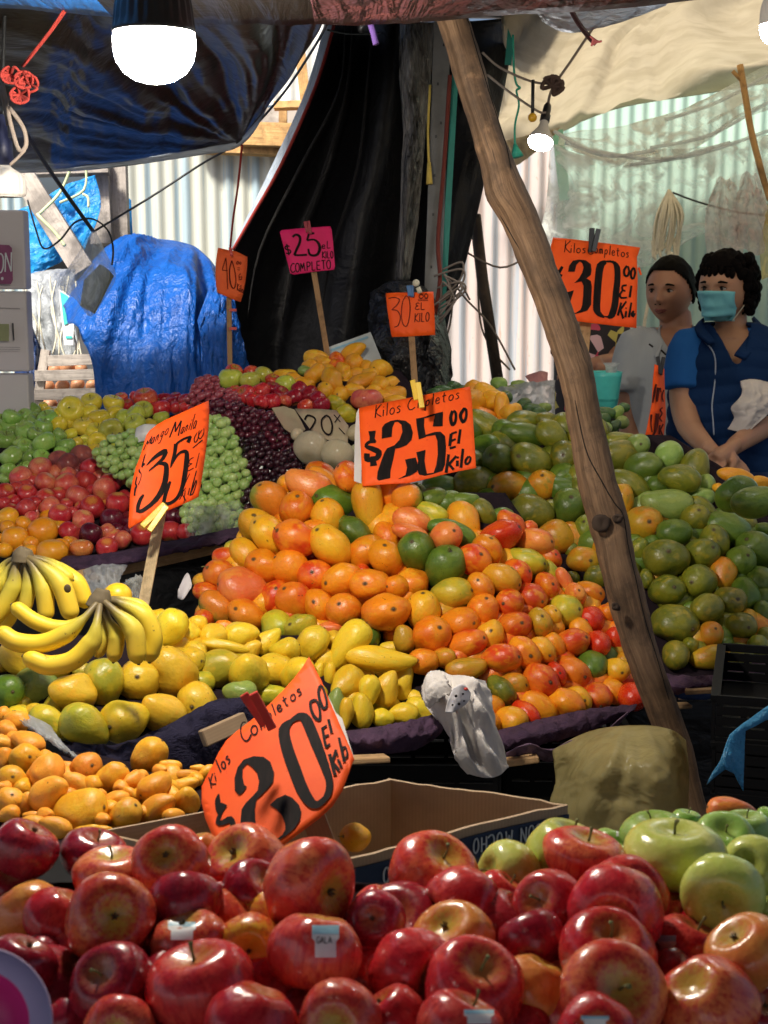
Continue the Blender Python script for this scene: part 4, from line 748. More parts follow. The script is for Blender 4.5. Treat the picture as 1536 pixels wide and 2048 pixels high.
# ------------------------------------------------------------ fruit of the layer below, seen in the gaps
def fill(heaps, kinds, r_, dfun, n, seed):
    random.seed(seed); ex = [f for f in FR if f['heap'] in heaps]; new = []
    x0, x1 = min(f['x'] for f in ex), max(f['x'] for f in ex); y0, y1 = min(f['y'] for f in ex), max(f['y'] for f in ex)
    if 'ap' in heaps: y0 = 1790
    for t in range(n):
        x, y = random.uniform(x0, x1), random.uniform(y0, y1); ok = True; qd = set(); near = None
        for f in ex:
            dx, dy = x-f['x'], y-f['y']; q = math.hypot(dx/(f['a'] if (f['ang'] or 0) == 0 else (f['a']+f['b'])/2), dy/(f['b'] if (f['ang'] or 0) == 0 else (f['a']+f['b'])/2))
            if q < .98: ok = False; break
            if math.hypot(dx, dy) < r_*3.2: qd.add((dx > 0, dy > 0)); near = near if near and near[0] < q else (q, f)
        if not ok or len(qd) < 4 or any(math.hypot(x-a, y-b) < r_*.9 for a, b in new): continue
        new.append((x, y)); f = near[1]
        add(f['heap'], f['kind'] if f['kind'] != 'tip' or 'tip' in kinds else 'mango', x, y, r_*random.uniform(1.05,1.25), r_*random.uniform(.85,1.0), random.uniform(-60,60), random.choice((f['c'], random.choice(kinds[0]))), None, dfun, r_*1.1*f['d']/FPX)
        FR[-1]['flag'] = ''; FR[-1]['under'] = True
        if f['kind'] not in ('mango', 'tip'): FR[-1]['ang'] = None; FR[-1]['c'] = f['c']; FR[-1]['b'] = FR[-1]['a']
fill(('or',), ('oryq',), 26, D_or, 2500, 1); fill(('gr',), ('kgq',), 28, D_gr, 2500, 2); fill(('ye',), ('yYv', 'tip'), 26, D_ye, 1500, 3); fill(('sm',), ('hH', 'tip'), 22, D_sm, 1200, 4)
fill(('ap',), ('RSD',), 78, D_ap, 1500, 7); fill(('lg','ly','ln','lp','lu','lf'), (' ',), 17, D_lf, 2500, 5); fill(('ba','bm'), (' ', 'tip'), 14, D_bk, 1200, 6)

# ------------------------------------------------------------ settle: part fruit that overlap along the line of sight
for f in FR:
    f['d0'] = f['d']
    if f['heap'] == 'ye' and f['c'] == 'y': f['c'] = 'w'
from collections import defaultdict
HG = defaultdict(list)
for f in FR: HG[{'gg':'gr','yb':'gr','ly':'l','lg':'l','lr':'l','ln':'l','lf':'l','lp':'l','lu':'l','ba':'b','bm':'b','bp':'b','al':'ap','ag':'ap'}.get(f['heap'], f['heap'])].append(f)
for hname, fs in HG.items():
    fs = [f for f in fs if not f.get('under')]
    for it in range(30):
        for f in fs: f['p'] = P(f['x'], f['y'], f['d']); f['r'] = (f['a']*f['b'])**.5*f['d']/FPX
        for i, f in enumerate(fs):
            for g_ in fs[i+1:]:
                R_ = (f['r']+g_['r'])*.93; dv = f['p']-g_['p']
                if abs(dv.x) > R_ or abs(dv.y) > R_: continue
                L_ = dv.length
                if L_ < R_:
                    px = math.hypot(f['x']-g_['x'], f['y']-g_['y'])
                    s = (R_-L_)*.28*(1 if f['y'] > g_['y'] else -1)
                    if f['r'] < .7*g_['r']: s = -abs(s)
                    elif g_['r'] < .7*f['r']: s = abs(s)
                    f['d'] -= s; g_['d'] += s
        for f in fs:
            lim = .10 if hname != 'ap' else .075
            f['d'] = max(f['d0']-lim, min(f['d0']+lim, f['d']))
KN = {'tip':'mango','mango':'mango','apple':'apple','nectarine':'nectarine','peach':'peach','plum':'plum','orange':'orange_fruit','melon':'melon','avocado':'avocado'}
CN = {'o':'orange','r':'red blushed orange','R':'red','p':'peach orange','y':'golden yellow','Y':'bright yellow','g':'green','m':'half green half orange','k':'yellow green','q':'green and gold','v':'yellow and green','h':'apricot coloured','H':'deep yellow','z':'pale green','a':'dark green'}
CN['w'] = 'soft yellow'
AN = {'R':'red','S':'red striped','D':'dark red','Y':'yellow centred red','O':'orange brown','L':'pale yellow green','G':'green','y':'yellow','l':'greenish yellow','n':'red','N':'peachy red','P':'dark purple','f':'dusky purple','U':'orange','j':'grey beige'}
HN = {'or':('central orange mango heap',60),'gr':('green mango heap behind the leaning pole',62),'gg':('pair at the right edge above the green heap',200),'yb':('small batch behind the right green heap',200),'ye':('yellow mango heap under the bananas',66),
 'sm':('small mango box at lower left',55),'bx':('open cardboard box',300),'lg':('green apple slope at far left',45),'ly':('yellow apple slope at left',45),'lr':('red apple row behind the yellow apples',60),'ln':('nectarine slope at left',45),
 'lf':('peach cluster on top of the nectarines',300),'lp':('row above the purple cloth at left',40),'lu':('orange pile at left edge',40),'ba':('apple batch behind the dark grapes',40),'bm':('far yellow mango pile',40),'bp':('front of the far mango pile',300),
 'bo':('small cluster behind the large $25 sign',300),'bu':('small cluster behind the large $25 sign',300),'av':('avocado table far behind',300),'ch':('pale batch at the far back',300),'ml':('melon batch by the brown card sign',300),
 'ap':('foreground apple pile',75),'al':('pale apples at lower right',300),'ag':('green apples at lower right',300),'am':('spot behind the green apples',300)}
ORD = 'first second third fourth fifth sixth seventh eighth ninth tenth eleventh twelfth thirteenth fourteenth fifteenth sixteenth seventeenth eighteenth nineteenth twentieth twenty-first twenty-second twenty-third twenty-fourth twenty-fifth twenty-sixth twenty-seventh twenty-eighth twenty-ninth thirtieth'.split()
# the 295 mangoes that show largest are things; the rest of them is one mass
mg = sorted([f for f in FR if KN[f['kind']] == 'mango'], key=lambda f: -(f['a']*f['b']*(.12 if f.get('under') else 1)))
for f in mg[295:]: f['mass'] = True
MASS = dict(v=[], f=[], mi=[], lp=[], off=[], mats=[])
byheap = defaultdict(list)
for f in [q for q in FR if not q.get('mass')]: byheap[f['heap']].append(f)
for hn, fs in byheap.items():
    hh = HN[hn][1]; y1 = max(f['y'] for f in fs)
    tiers = defaultdict(list)
    for f in fs: tiers[int((y1-f['y'])/hh)].append(f)
    for ti, (k, row) in enumerate(sorted(tiers.items())):
        for j, f in enumerate(sorted(row, key=lambda q: q['x'])):
            f['tier'] = ti; f['col'] = j; f['ntier'] = len(tiers)
for i, f in enumerate(FR):
    random.seed(i*13+5)
    kind = f['kind']; d = f['d']; s = d/FPX*(1.13 if f['heap'] == 'or' else 1.15 if f['heap'] == 'gr' else 1.04 if f['heap'] in ('or','gr','lg','ly','ln','lp','lu','ba','bm','sm') else 1.06); a, b = f['a']*s, f['b']*s
    me_kind = {'avocado':'mango','nectarine':'stone','peach':'stone','plum':'stone','orange':'citrus'}.get(kind, kind)
    long_ = me_kind in ('mango', 'tip')
    vi = random.randrange(len(SH[me_kind])); m_ = (FM if long_ else AM)[f['c']]
    if long_:
        if b > a: a, b = b, a
        ratio = 1.25 if me_kind == 'mango' else 1.32
        Lh = max(a, ratio*b); ca = math.sqrt(max(0, min(1, (a*a-b*b)/(Lh*Lh-b*b+1e-9))))
        if f['sc']:
            vx, vy = (f['sc'][0]-f['x'])*s/Lh, -(f['sc'][1]-f['y'])*s/Lh; q = math.hypot(vx, vy)
            if q > .97: vx, vy = vx/q*.97, vy/q*.97
            ax = RT*vx+UP*vy-FW*math.sqrt(max(0, 1-vx*vx-vy*vy))
        else:
            an = R(f['ang']) if f['b'] <= f['a'] else R(f['ang'])
            sg = random.choice((1, -1)); tz = math.sqrt(1-ca*ca)*random.choice((1, -1, 1))
            ax = RT*(math.cos(an)*ca*sg)+UP*(math.sin(an)*ca*sg)+FW*tz
        scale = (b*random.uniform(.99,1.03), b*random.uniform(.92,1.0), Lh)
        if f['sc']: scale = (min(a, b*1.28), b*.97, max(Lh, a*1.08))
    else:
        if f['sc']:
            vx, vy = (f['sc'][0]-f['x'])*s/(a*.8), -(f['sc'][1]-f['y'])*s/(a*.8); q = math.hypot(vx, vy)
            if q > .92: vx, vy = vx/q*.92, vy/q*.92
            ax = RT*vx+UP*vy-FW*math.sqrt(max(0, 1-vx*vx-vy*vy))
            scale = (a, a, a*1.0)
        else:
            ax = Vector((random.gauss(0,.6), random.gauss(-.1,.5), random.choice((1, 1, -1))*1.0)).normalized()
            scale = (a, a, a*.98)
        if f['ang'] is not None: # wider than tall: lay the axis so that the flat side shows
            ax = (UP*1.0+RT*math.sin(R(-f['ang']))*.9-FW*.15).normalized(); scale = (a, a, b/.9)
    qt = ax.normalized().to_track_quat('Z', 'Y') @ Quaternion((0,0,1), random.uniform(0, 6.28))
    if long_ and f['sc']:      # broad side of the fruit turned the way it lies in the heap
        an = R(f['ang']); X = RT*math.cos(an)+UP*math.sin(an); Z = ax.normalized(); X = X-Z*X.dot(Z)
        if X.length > .2:
            X.normalize(); X = X*random.choice((1, -1)); Y = Z.cross(X); qt = Matrix((X, Y, Z)).transposed().to_quaternion()
    if f.get('mass'):
        g_ = SH[me_kind][vi]; n0 = len(MASS['v']); Mx_ = Matrix.LocRotScale(P(f['x'], f['y'], d), qt, Vector(scale)); of = [random.uniform(0, 90) for k in range(3)]
        MASS['v'] += [Mx_ @ v for v in g_.v]; MASS['f'] += [tuple(j+n0 for j in t) for t in g_.f]
        if m_ not in MASS['mats']: MASS['mats'].append(m_)
        MASS['mi'] += [MASS['mats'].index(m_)]*len(g_.f); MASS['lp'] += [c for v in g_.v for c in v]; MASS['off'] += of*len(g_.v); continue
    me = fmesh(me_kind, vi, m_, KN[kind])
    o = bpy.data.objects.new(KN[kind], me); col.objects.link(o)
    o.location = P(f['x'], f['y'], d); o.scale = scale
    o.rotation_mode = 'QUATERNION'; o.rotation_quaternion = qt
    v = random.uniform(.82, 1.12); o.color = (min(1.0, v*random.uniform(.97,1.03)), v*random.uniform(.9,1.06), v*random.uniform(.85,1.05), 1)
    f['o'] = o; f['ax'] = ax; f['scale'] = scale
    face = ax.dot(-FW) > -.15
    if long_ and kind != 'avocado' and face:
        c = bpy.data.objects.new('stem', ME_twig if f.get('flag') == 't' else ME_scar); col.objects.link(c); c.parent = o; c.location = (0, 0, .965)
        mb = max(scale); c.scale = (b/scale[0], b/scale[1], b/scale[2]); f['stem'] = c
    elif me_kind == 'apple' and (f['sc'] or face):
        stem = random.random() < .45 if f['heap'] in ('ap',) else True
        if f['x'] > 1140 and f['x'] < 1240 and f['heap'] == 'ap': stem = True
        if f['heap'] == 'al' and f['sc']: stem = True
        c = bpy.data.objects.new('stem' if stem else 'calyx', ME_astem if stem else ME_calyx); col.objects.link(c); c.parent = o
        c.location = (0, 0, SH['apple'][vi].v[0].z+.08)
    # label
    hp_, _ = HN[f['heap']]; cn = (CN if long_ else AN)[f['c']]; kn = KN[kind].replace('_fruit', '')
    if cn == kn: cn = 'ripe'
    ext = ' with a twig stem' if f.get('flag') == 't' else (' with dark stem scar' if (long_ and f['sc']) else '')
    if f['ntier'] > 1:
        ti, co = f['tier'], f['col']
        lab = f"{cn} {kn}{ext}, {ORD[min(co,29)]} from left, {'bottom' if ti == 0 else ORD[min(ti,19)]+' tier up' if ti else ''}{' tier' if ti == 0 else ''}, {hp_}"
    else: lab = f"{cn} {kn}{ext}, {ORD[min(f['col'],29)]} from left, {hp_}"
    ws = lab.split()
    if len(ws) > 16: lab = lab.replace(ext, ''); ws = lab.split()
    tag(o, ' '.join(ws[:16]), KN[kind].replace('_fruit', ''), (KN[kind].replace('_fruit', '')+'s in the ' if not kn == 'orange' else 'oranges in the ')+hp_)
me = bpy.data.meshes.new('mango_mass'); me.from_pydata(MASS['v'], [], MASS['f'])
for m_ in MASS['mats']: me.materials.append(m_)
me.polygons.foreach_set('material_index', MASS['mi']); me.polygons.foreach_set('use_smooth', [True]*len(MASS['f']))
for k in ('lp', 'off'): a = me.attributes.new(k, 'FLOAT_VECTOR', 'POINT'); a.data.foreach_set('vector', MASS[k])
me.update(); o = bpy.data.objects.new('mango_mass', me); col.objects.link(o); tag(o, 'smaller and half hidden mangoes filling the gaps of the heaps', 'mangoes', kind='stuff')
# stickers on the foreground apples
def sticker(x, y, w_, h_, col2=True, word=None):
    best = min((f for f in FR if f['heap'] in ('ap', 'ag')), key=lambda f: math.hypot(f['x']-x, f['y']-y)/f['a'])
    o = best['o']; M = Matrix.LocRotScale(o.location, o.rotation_quaternion, o.scale); Mi = M.inverted()
    def surf(px, py, lift):
        o0 = Mi @ CAM; dr = (Mi.to_3x3() @ (P(px, py, 1)-CAM)).normalized(); vs = best.get('bvh')
        if not vs:
            from mathutils.bvhtree import BVHTree
            me = o.data; vs = BVHTree.FromPolygons([v.co for v in me.vertices], [p.vertices for p in me.polygons]); best['bvh'] = vs
        hit = vs.ray_cast(o0, dr)
        if hit[0] is None: return None
        return M @ (hit[0]+hit[1]*lift)
    def grid(x0, x1, y0, y1, lift, nm, mt, shape=None):
        nx, ny = 10, 10; m = MB(); ids = {}; fs = []
        for i in range(nx+1):
            for j in range(ny+1):
                u, v = i/nx*2-1, j/ny*2-1; k = (shape(v) if shape else 1)
                p = surf((x0+x1)/2+u*(x1-x0)/2*k, (y0+y1)/2+v*(y1-y0)/2, lift)
                if p is not None: ids[i, j] = len(m.v); m.add([p], [])
        for i in range(nx):
            for j in range(ny):
                q = [(i,j),(i,j+1),(i+1,j+1),(i+1,j)]
                if all(k in ids for k in q): m.f.append(tuple(ids[k] for k in q))
        if not m.f: return
        ob = bpy.data.objects.new(nm, m.mesh(nm, mt, True)); col.objects.link(ob); ob.parent = o; ob.matrix_parent_inverse = M.inverted()
        return ob
    grid(x-w_, x+w_, y-h_, y+h_, .010, 'sticker', M_white, lambda v: (1 if v < -.1 else .78))
    if col2: grid(x-w_*.98, x+w_*.98, y-h_, y-h_*.45, .013, 'sticker_print', M_skyb)
    if word:
        m = MB(); write(m, word, x-w_*.66, y+h_*.12, h_*.36, 0, 0, -h_*.40, 1.6, lambda a, b_: 1.0)
        vs = []
        for v in m.v:
            q = v-CAM; dd = q.dot(FW); px = 768+q.dot(RT)/dd*FPX; py = 1024-q.dot(UP)/dd*FPX; vs.append(surf(px, py, .016) or v)
        m.v = vs; ob = bpy.data.objects.new('sticker_print', m.mesh('sticker_print', M_ink)); col.objects.link(ob); ob.parent = o; ob.matrix_parent_inverse = M.inverted()
    if 'sticker' not in o['label']:
        o['label'] = ' '.join((o['label'].replace(' apple,', ' apple with white sticker,')).split()[:16])
M_skyb = plain('light blue print', (.30,.55,.66), .4)
sticker(651, 1883, 27, 32, True, 'GALA'); sticker(364, 1862, 28, 18); sticker(385, 1918, 26, 10); sticker(1316, 1862, 9, 30, False); sticker(1334, 1893, 18, 22)
sticker(958, 2034, 30, 14); sticker(1190, 2042, 28, 10); sticker(1240, 1663, 10, 10, False)

# ------------------------------------------------------------ display stands under the heaps
def core_rows(f, xs, ys, off): return [[(x, y, f(x, y)+off) for x in xs] for y in ys]
def stand_under(label, f, poly_rows, off, seed):
    rows = [[(x, y, f(x, y)+off+.012*math.sin(x*.05+y*.03)) for x in r[1:]] if False else [(x, r[0], f(x, r[0])+off) for x in r[1:]] for r in poly_rows]
    return stand('display_stand', rows, label, None, seed=seed)
s_or = stand_under('sloping stand draped in cloth coloured as gap shade under the orange mangoes', D_or, [(985,600,740,900,1010),(1100,510,700,900,1090),(1220,440,660,900,1180),(1330,600,760,960,1230),(1420,800,900,1060,1280)], .03, 1)
s_gr = stand_under('sloping stand draped in cloth coloured as gap shade under the green mangoes', D_gr, [(870,960,1120,1260,1340),(960,880,1120,1340,1480),(1100,1050,1220,1400,1640),(1230,1190,1300,1450,1700),(1370,1280,1360,1480,1650)], .035, 2)
s_ye = stand_under('stand draped in cloth coloured as gap shade under the yellow mangoes and bananas', D_ye, [(1270,-60,200,520,820),(1340,-60,200,500,850),(1400,-60,200,460,860),(1450,40,200,420,860),(1478,120,220,400,830)], .035, 3)
s_lf = stand_under('sloping stand draped in cloth coloured as gap shade under the left apples and nectarines', D_lf, [(830,-60,120,250,420),(900,-60,130,300,480),(990,-60,140,320,490),(1060,-60,150,320,480),(1105,0,160,300,400)], .045, 4)
s_bk = stand_under('sloping stand draped in cloth coloured as gap shade under the far mangoes', D_bk, [(740,480,600,720,800),(790,400,560,720,840),(830,400,560,720,860),(870,420,560,720,900)], .05, 5)
bx = stand_under('low stand draped in cloth coloured as gap shade under the small mangoes', D_sm, [(1505,-60,30,90,170),(1560,-60,100,250,400),(1600,-60,120,280,410),(1700,-60,80,200,300)], .03, 6)
st = stand_under('foreground stand draped in cloth coloured as gap shade under the apples', D_ap, [(1765,-100,500,1000,1700),(1800,-100,500,1000,1700),(1950,-100,500,1000,1700),(2080,-100,500,1000,1700),(2200,-100,500,1000,1700)], .05, 7)
# ------------------------------------------------------------ grapes
def inside(x, y, poly):
    c = False; j = len(poly)-1
    for i in range(len(poly)):
        xi, yi = poly[i]; xj, yj = poly[j]
        if (yi > y) != (yj > y) and x < (xj-xi)*(y-yi)/(yj-yi)+xi: c = not c
        j = i
    return c
def bunch(poly, d0, r, n, m, label, group, seed, d1=None, bulge=.05):
    random.seed(seed); xs = [p[0] for p in poly]; ys = [p[1] for p in poly]; pts = []
    cx, cy = sum(xs)/len(xs), sum(ys)/len(ys); wx, wy = (max(xs)-min(xs))/2, (max(ys)-min(ys))/2
    for layer, off in ((0, 0), (1, .014), (2, .03)):
        t = 0; mine = []
        while t < n*10 and len(mine) < n:
            t += 1; x, y = random.uniform(min(xs), max(xs)), random.uniform(min(ys), max(ys))
            if not inside(x, y, poly): continue
            rr = r*random.uniform(.85, 1.12)
            if any(math.hypot(x-q[0], y-q[1]) < (rr+q[2])*.80 for q in mine): continue
            mine.append((x, y, rr, off))
        pts += mine
    b = MB(); dn = d1 or d0
    for x, y, rr, off in pts:
        t = (y-min(ys))/(max(ys)-min(ys)+1e-6); d = d0*(1-t)+dn*t+off-bulge*max(0, 1-((x-cx)/wx)**2-.6*((y-cy)/wy)**2)
        q = Quaternion((random.random(), random.random(), random.random(), 1)).normalized().to_matrix()
        b.sph(P(x, y, d), (rr*d/FPX, rr*d/FPX, rr*1.13*d/FPX), 10, 8, q)
    o = empty('grape_bunch', P(cx, max(ys), dn)); tag(o, label, 'grapes', group)
    b.build('berries', m, o, True)
    s = MB(); s.tube([P(cx, min(ys)+4, d0-.0), P(cx+3, cy, (d0+dn)/2+.01), P(cx-2, max(ys)-10, dn+.01)], .004, 6, smooth=3)
    for k in range(5): s.tube([P(cx, min(ys)+wy*2*(k+.5)/5, d0+.01), P(cx+random.uniform(-wx,wx)*.6, min(ys)+wy*2*(k+.8)/5, d0-.01)], .002, 5)
    s.build('stalk', M_stemg, o, True); return o
GG = 'green grapes around the $35 sign'
bunch([(190,905),(225,872),(262,862),(280,880),(270,935),(240,955),(205,935)], 3.86, 9, 70, M_gg, 'small loose bunch of pale green grapes below the yellow apples', GG, 1, 3.78)
bunch([(262,880),(292,858),(300,880),(300,960),(262,975),(250,935)], 3.84, 10, 60, M_gg, 'pale green grape bunch touching the left edge of the thirty five peso sign', GG, 2, 3.74)
bunch([(385,842),(425,830),(450,842),(470,880),(478,925),(400,940),(380,900)], 3.75, 10.5, 90, M_gg, 'top green grape bunch right of the thirty five peso sign', GG, 3, 3.68)
bunch([(395,925),(480,915),(496,955),(488,1000),(395,1010),(380,960)], 3.68, 10.5, 90, M_gg, 'middle green grape bunch beside the dark grapes', GG, 4, 3.62)
bunch([(372,1000),(485,985),(484,1045),(455,1072),(392,1072),(366,1040)], 3.62, 10, 100, M_gg, 'lowest green grape bunch wrapped in clear plastic above the purple cloth', GG, 5, 3.55)
GK = 'dark grapes behind the mango heap'
bunch([(400,812),(450,800),(500,815),(520,870),(470,885),(430,860)], 3.80, 7.5, 150, M_gm, 'dark grape bunch below the red grapes', GK, 6, 3.78)
bunch([(500,818),(560,832),(598,868),(600,915),(540,930),(510,880)], 3.80, 7.5, 160, M_gm, 'dark grape bunch touching the brown card sign', GK, 7, 3.76)
bunch([(465,880),(520,870),(560,920),(545,985),(500,990),(490,930)], 3.74, 7.5, 160, M_gk, 'black grape bunch right of the green grapes', GK, 8, 3.7)
bunch([(540,910),(605,900),(616,945),(590,972),(550,985)], 3.72, 7.5, 130, M_gk, 'black grape bunch left of the beige melons', GK, 9, 3.68)
bunch([(485,980),(560,975),(545,1010),(505,1070),(478,1070),(490,1010)], 3.64, 7.5, 150, M_gk, 'lowest black grape bunch beside the green grape bag', GK, 10, 3.58)
bunch([(372,795),(395,760),(430,752),(440,790),(420,825),(385,822)], 3.92, 7.5, 130, M_gr, 'purple red grape bunch left of the olive apples', 'red grapes above the dark grapes', 11, 3.86)
bunch([(432,775),(465,780),(478,806),(455,826),(415,826)], 3.88, 7.5, 90, M_gr, 'small red grape bunch just above the dark grapes', 'red grapes above the dark grapes', 12, 3.84)
sheet('plastic_wrap', [[(374,1005,3.52),(420,1012,3.45),(475,1000,3.5)],[(368,1040,3.5),(420,1045,3.42),(486,1030,3.5)],[(375,1080,3.5),(425,1080,3.45),(470,1070,3.5)]], 8, 8, M_clear, 'clear plastic wrap around the lowest green grapes', 'plastic wrap', wr=.012, th=0)
sheet('foam_net', [[(272,856,3.8),(290,848,3.78),(320,850,3.8)],[(270,872,3.78),(290,866,3.76),(315,866,3.78)],[(276,885,3.78),(290,882,3.77),(305,880,3.78)]], 6, 6, M_white, 'white foam net tucked behind the pale green grapes', 'foam net', wr=.006)

# ------------------------------------------------------------ bananas
def hand(label, crown, fingers, d, spot=None):
    ox, oy, s = 0, 1080, 3.572
    pt = lambda x, y, dd=0: P(ox+x/s, oy+y/s, d+dd)
    root = empty('banana_hand', pt(crown[0][0], crown[0][1]+400)); tag(root, label, 'bananas', 'banana hands on the yellow mangoes')
    for f in fingers:
        pts = f[0]; r = f[1]*1.24*d/FPX/s; dd = f[2] if len(f) > 2 else 0
        P3 = [pt(crown[1][0]+(pts[0][0]-crown[1][0])*.2, crown[1][1]+(pts[0][1]-crown[1][1])*.2, dd*.5)]+[pt(x, y, dd) for x, y in pts]
        end = P3[-1]+(P3[-1]-P3[-2]).normalized()*r*.5
        tip = end+(end-P3[-2]).normalized()*r*.16
        P3 += [end, tip]; k = len(P3); rad = [r*.30, r*.42]+[r*1.0]*(k-5)+[r*.92, r*.50, r*.15]
        if k == 5: rad = [r*.3, r*.7, r, r*.4, r*.15]
        m = MB(); m.tube(P3, rad, 5, smooth=6)
        b = m.build('banana', M_ban, root, True); sm = b.modifiers.new('round', 'SUBSURF'); sm.levels = 1; sm.render_levels = 1
        t = MB(); t.tube([tip-(tip-end)*.3, tip+(tip-end).normalized()*.002], [r*.16, r*.12], 6); t.build('tip', M_stem, root, True)
    m = MB(); m.tube([pt(*c) for c in crown[::1]], [46*d/FPX/s, 80*d/FPX/s, 86*d/FPX/s][:len(crown)], 10, smooth=5)
    m.build('crown', plain('banana crown', (.13,.10,.055), .8, nscale=30, var=.3), root, True)
hand('front banana hand with one long finger pointing left', [(735,352),(720,420),(690,490)],
     [([(600,560),(480,665),(300,740),(120,730),(20,670)], 72, -.04), ([(590,560),(440,630),(260,585),(125,490)], 62, .03), ([(690,600),(655,730),(520,860),(350,895),(225,850)], 76, -.05),
      ([(730,560),(745,700),(705,800)], 52, .0), ([(775,570),(830,690),(815,820)], 64, -.01), ([(820,510),(950,640),(980,820)], 80, -.02), ([(850,450),(1020,540),(1090,690),(1075,810)], 78, .03), ([(860,420),(1000,470),(1080,560)], 50, .06)], 2.28)
hand('rear banana hand with a round black spot on one finger', [(190,60),(170,110),(165,160)],
     [([(110,200),(95,330),(20,480),(-70,600)], 66, -.01), ([(190,210),(205,330),(180,470)], 58, -.01), ([(240,200),(310,350),(330,520)], 68, -.02), ([(290,180),(430,310),(500,510)], 80, -.02), ([(320,150),(420,215),(490,265)], 48, .02),
      ([(390,170),(540,300),(600,430)], 76, .06), ([(40,170),(-40,300),(-120,450)], 66, .03), ([(80,180),(10,300),(-60,400)], 50, .02), ([(150,420),(60,560),(-20,640)], 62, .05)], 2.44)
bs = MB(); c = P(135,1177,2.365); bs.sph(c, (.0062,.0022,.0075), 12, 8); o = bs.build('bruise', M_stem, next(q for q in bpy.data.objects if q.get('label','').startswith('rear banana')), True)
q = MB(); q.sph((0,0,0), (1,1,.9), 20, 14); o = q.build('lemon', FM['Y'], smooth=True); o.location = P(235,1192,2.5); o.scale = [.026]*3; tag(o, 'round yellow fruit peeping out right of the front banana crown', 'fruit')

# ------------------------------------------------------------ cloth edges, planks, boards
def cloth(rows, m, label, wr=.012, seed=0, fr=(5,1), nu=12, nv=8): return sheet('cloth', rows, nu, nv, m, label, 'cloth', wr=wr, fr=fr, seed=seed)
cloth([[(990,1462,2.72),(1080,1438,2.74),(1180,1418,2.8),(1275,1408,2.9)],[(1000,1478,2.66),(1090,1462,2.66),(1180,1440,2.74),(1268,1420,2.84)],[(1012,1500,2.66),(1095,1486,2.68),(1180,1462,2.74),(1258,1425,2.85)]], M_purple, 'dark purple frilled cloth under the right foot of the orange mango heap', .016, 3)
cloth([[(1012,1506,2.64),(1058,1488,2.60),(1100,1500,2.66),(1150,1478,2.62),(1200,1468,2.72),(1256,1424,2.82)],[(1014,1530,2.66),(1056,1506,2.62),(1100,1524,2.68),(1150,1496,2.64),(1200,1484,2.74),(1256,1430,2.83)]], M_purplel, 'faded purple frill hanging lower at the mango heap foot', .008, 5, nu=8, nv=5)
cloth([[(690,1462,2.52),(760,1452,2.5),(820,1440,2.52),(900,1420,2.6)],[(700,1482,2.46),(760,1478,2.44),(830,1470,2.48),(885,1462,2.54)],[(705,1512,2.48),(770,1508,2.46),(830,1500,2.5),(870,1478,2.54)]], M_purple, 'crumpled purple cloth below the yellow mangoes left of the white rag', .016, 8)
cloth([[(110,1478,2.42),(220,1490,2.36),(330,1452,2.36),(430,1400,2.4),(520,1398,2.42)],[(120,1500,2.36),(225,1512,2.30),(340,1480,2.30),(440,1425,2.34),(530,1420,2.38)],[(150,1560,2.36),(250,1575,2.30),(350,1560,2.30),(440,1560,2.36),(560,1560,2.40)]], tarp('navy cloth', (.022,.02,.045), .85, .01, spec=.15, fscale=4), 'dark navy cloth under the left yellow mangoes', .02, 9)
cloth([[(125,1112,3.42),(200,1108,3.38),(300,1090,3.36),(400,1070,3.38),(500,1048,3.46)],[(120,1128,3.34),(200,1130,3.30),(300,1108,3.28),(400,1088,3.30),(500,1068,3.4)],[(125,1145,3.34),(200,1142,3.30),(300,1118,3.28),(400,1096,3.30),(500,1076,3.4)]], M_purple, 'dark purple cloth edge along the left stall front', .012, 13)
cloth([[(1290,1340,3.05),(1380,1352,3.0),(1450,1345,3.0),(1520,1320,3.05),(1620,1290,3.1)],[(1290,1362,2.98),(1380,1372,2.92),(1450,1360,2.92),(1530,1338,2.97),(1620,1310,3.0)],[(1300,1390,3.0),(1380,1385,2.94),(1460,1372,2.94),(1540,1352,3.0),(1620,1330,3.0)]], M_purple, 'dark purple cloth rim under the green mango heap', .014, 15)
def plank(a, b, w_, t_, m, label): 
    q = MB(); q.bar(P(*a), P(*b), w_, t_); o = q.build('plank', m); bv = o.modifiers.new('bevel', 'BEVEL'); bv.width = .002; return tag(o, label, 'plank')
plank((128,1162,3.30),(500,1078,3.42), .034, .03, M_plank, 'long raw wooden plank under the left stall cloth')
plank((1370,1382,2.92),(1460,1377,2.9), .010, .05, M_plank, 'thin plank end under the green mango heap')
plank((1345,1412,2.95),(1380,1410,2.95), .008, .05, M_plank, 'thin batten behind the foot of the leaning pole')
plank((1000,1526,2.62),(1076,1516,2.62), .012, .04, M_plank, 'short batten end right of the hanging white rag')
plank((1130,1520,2.66),(1186,1498,2.72), .014, .04, M_plank, 'batten end below the faded purple frill')
plank((690,1520,2.4),(775,1516,2.42), .010, .04, M_plank, 'batten end below the crumpled purple cloth')
plank((405,1478,2.28),(490,1440,2.32), .028, .02, M_cardd, 'dark board edge left of the twenty peso sign')
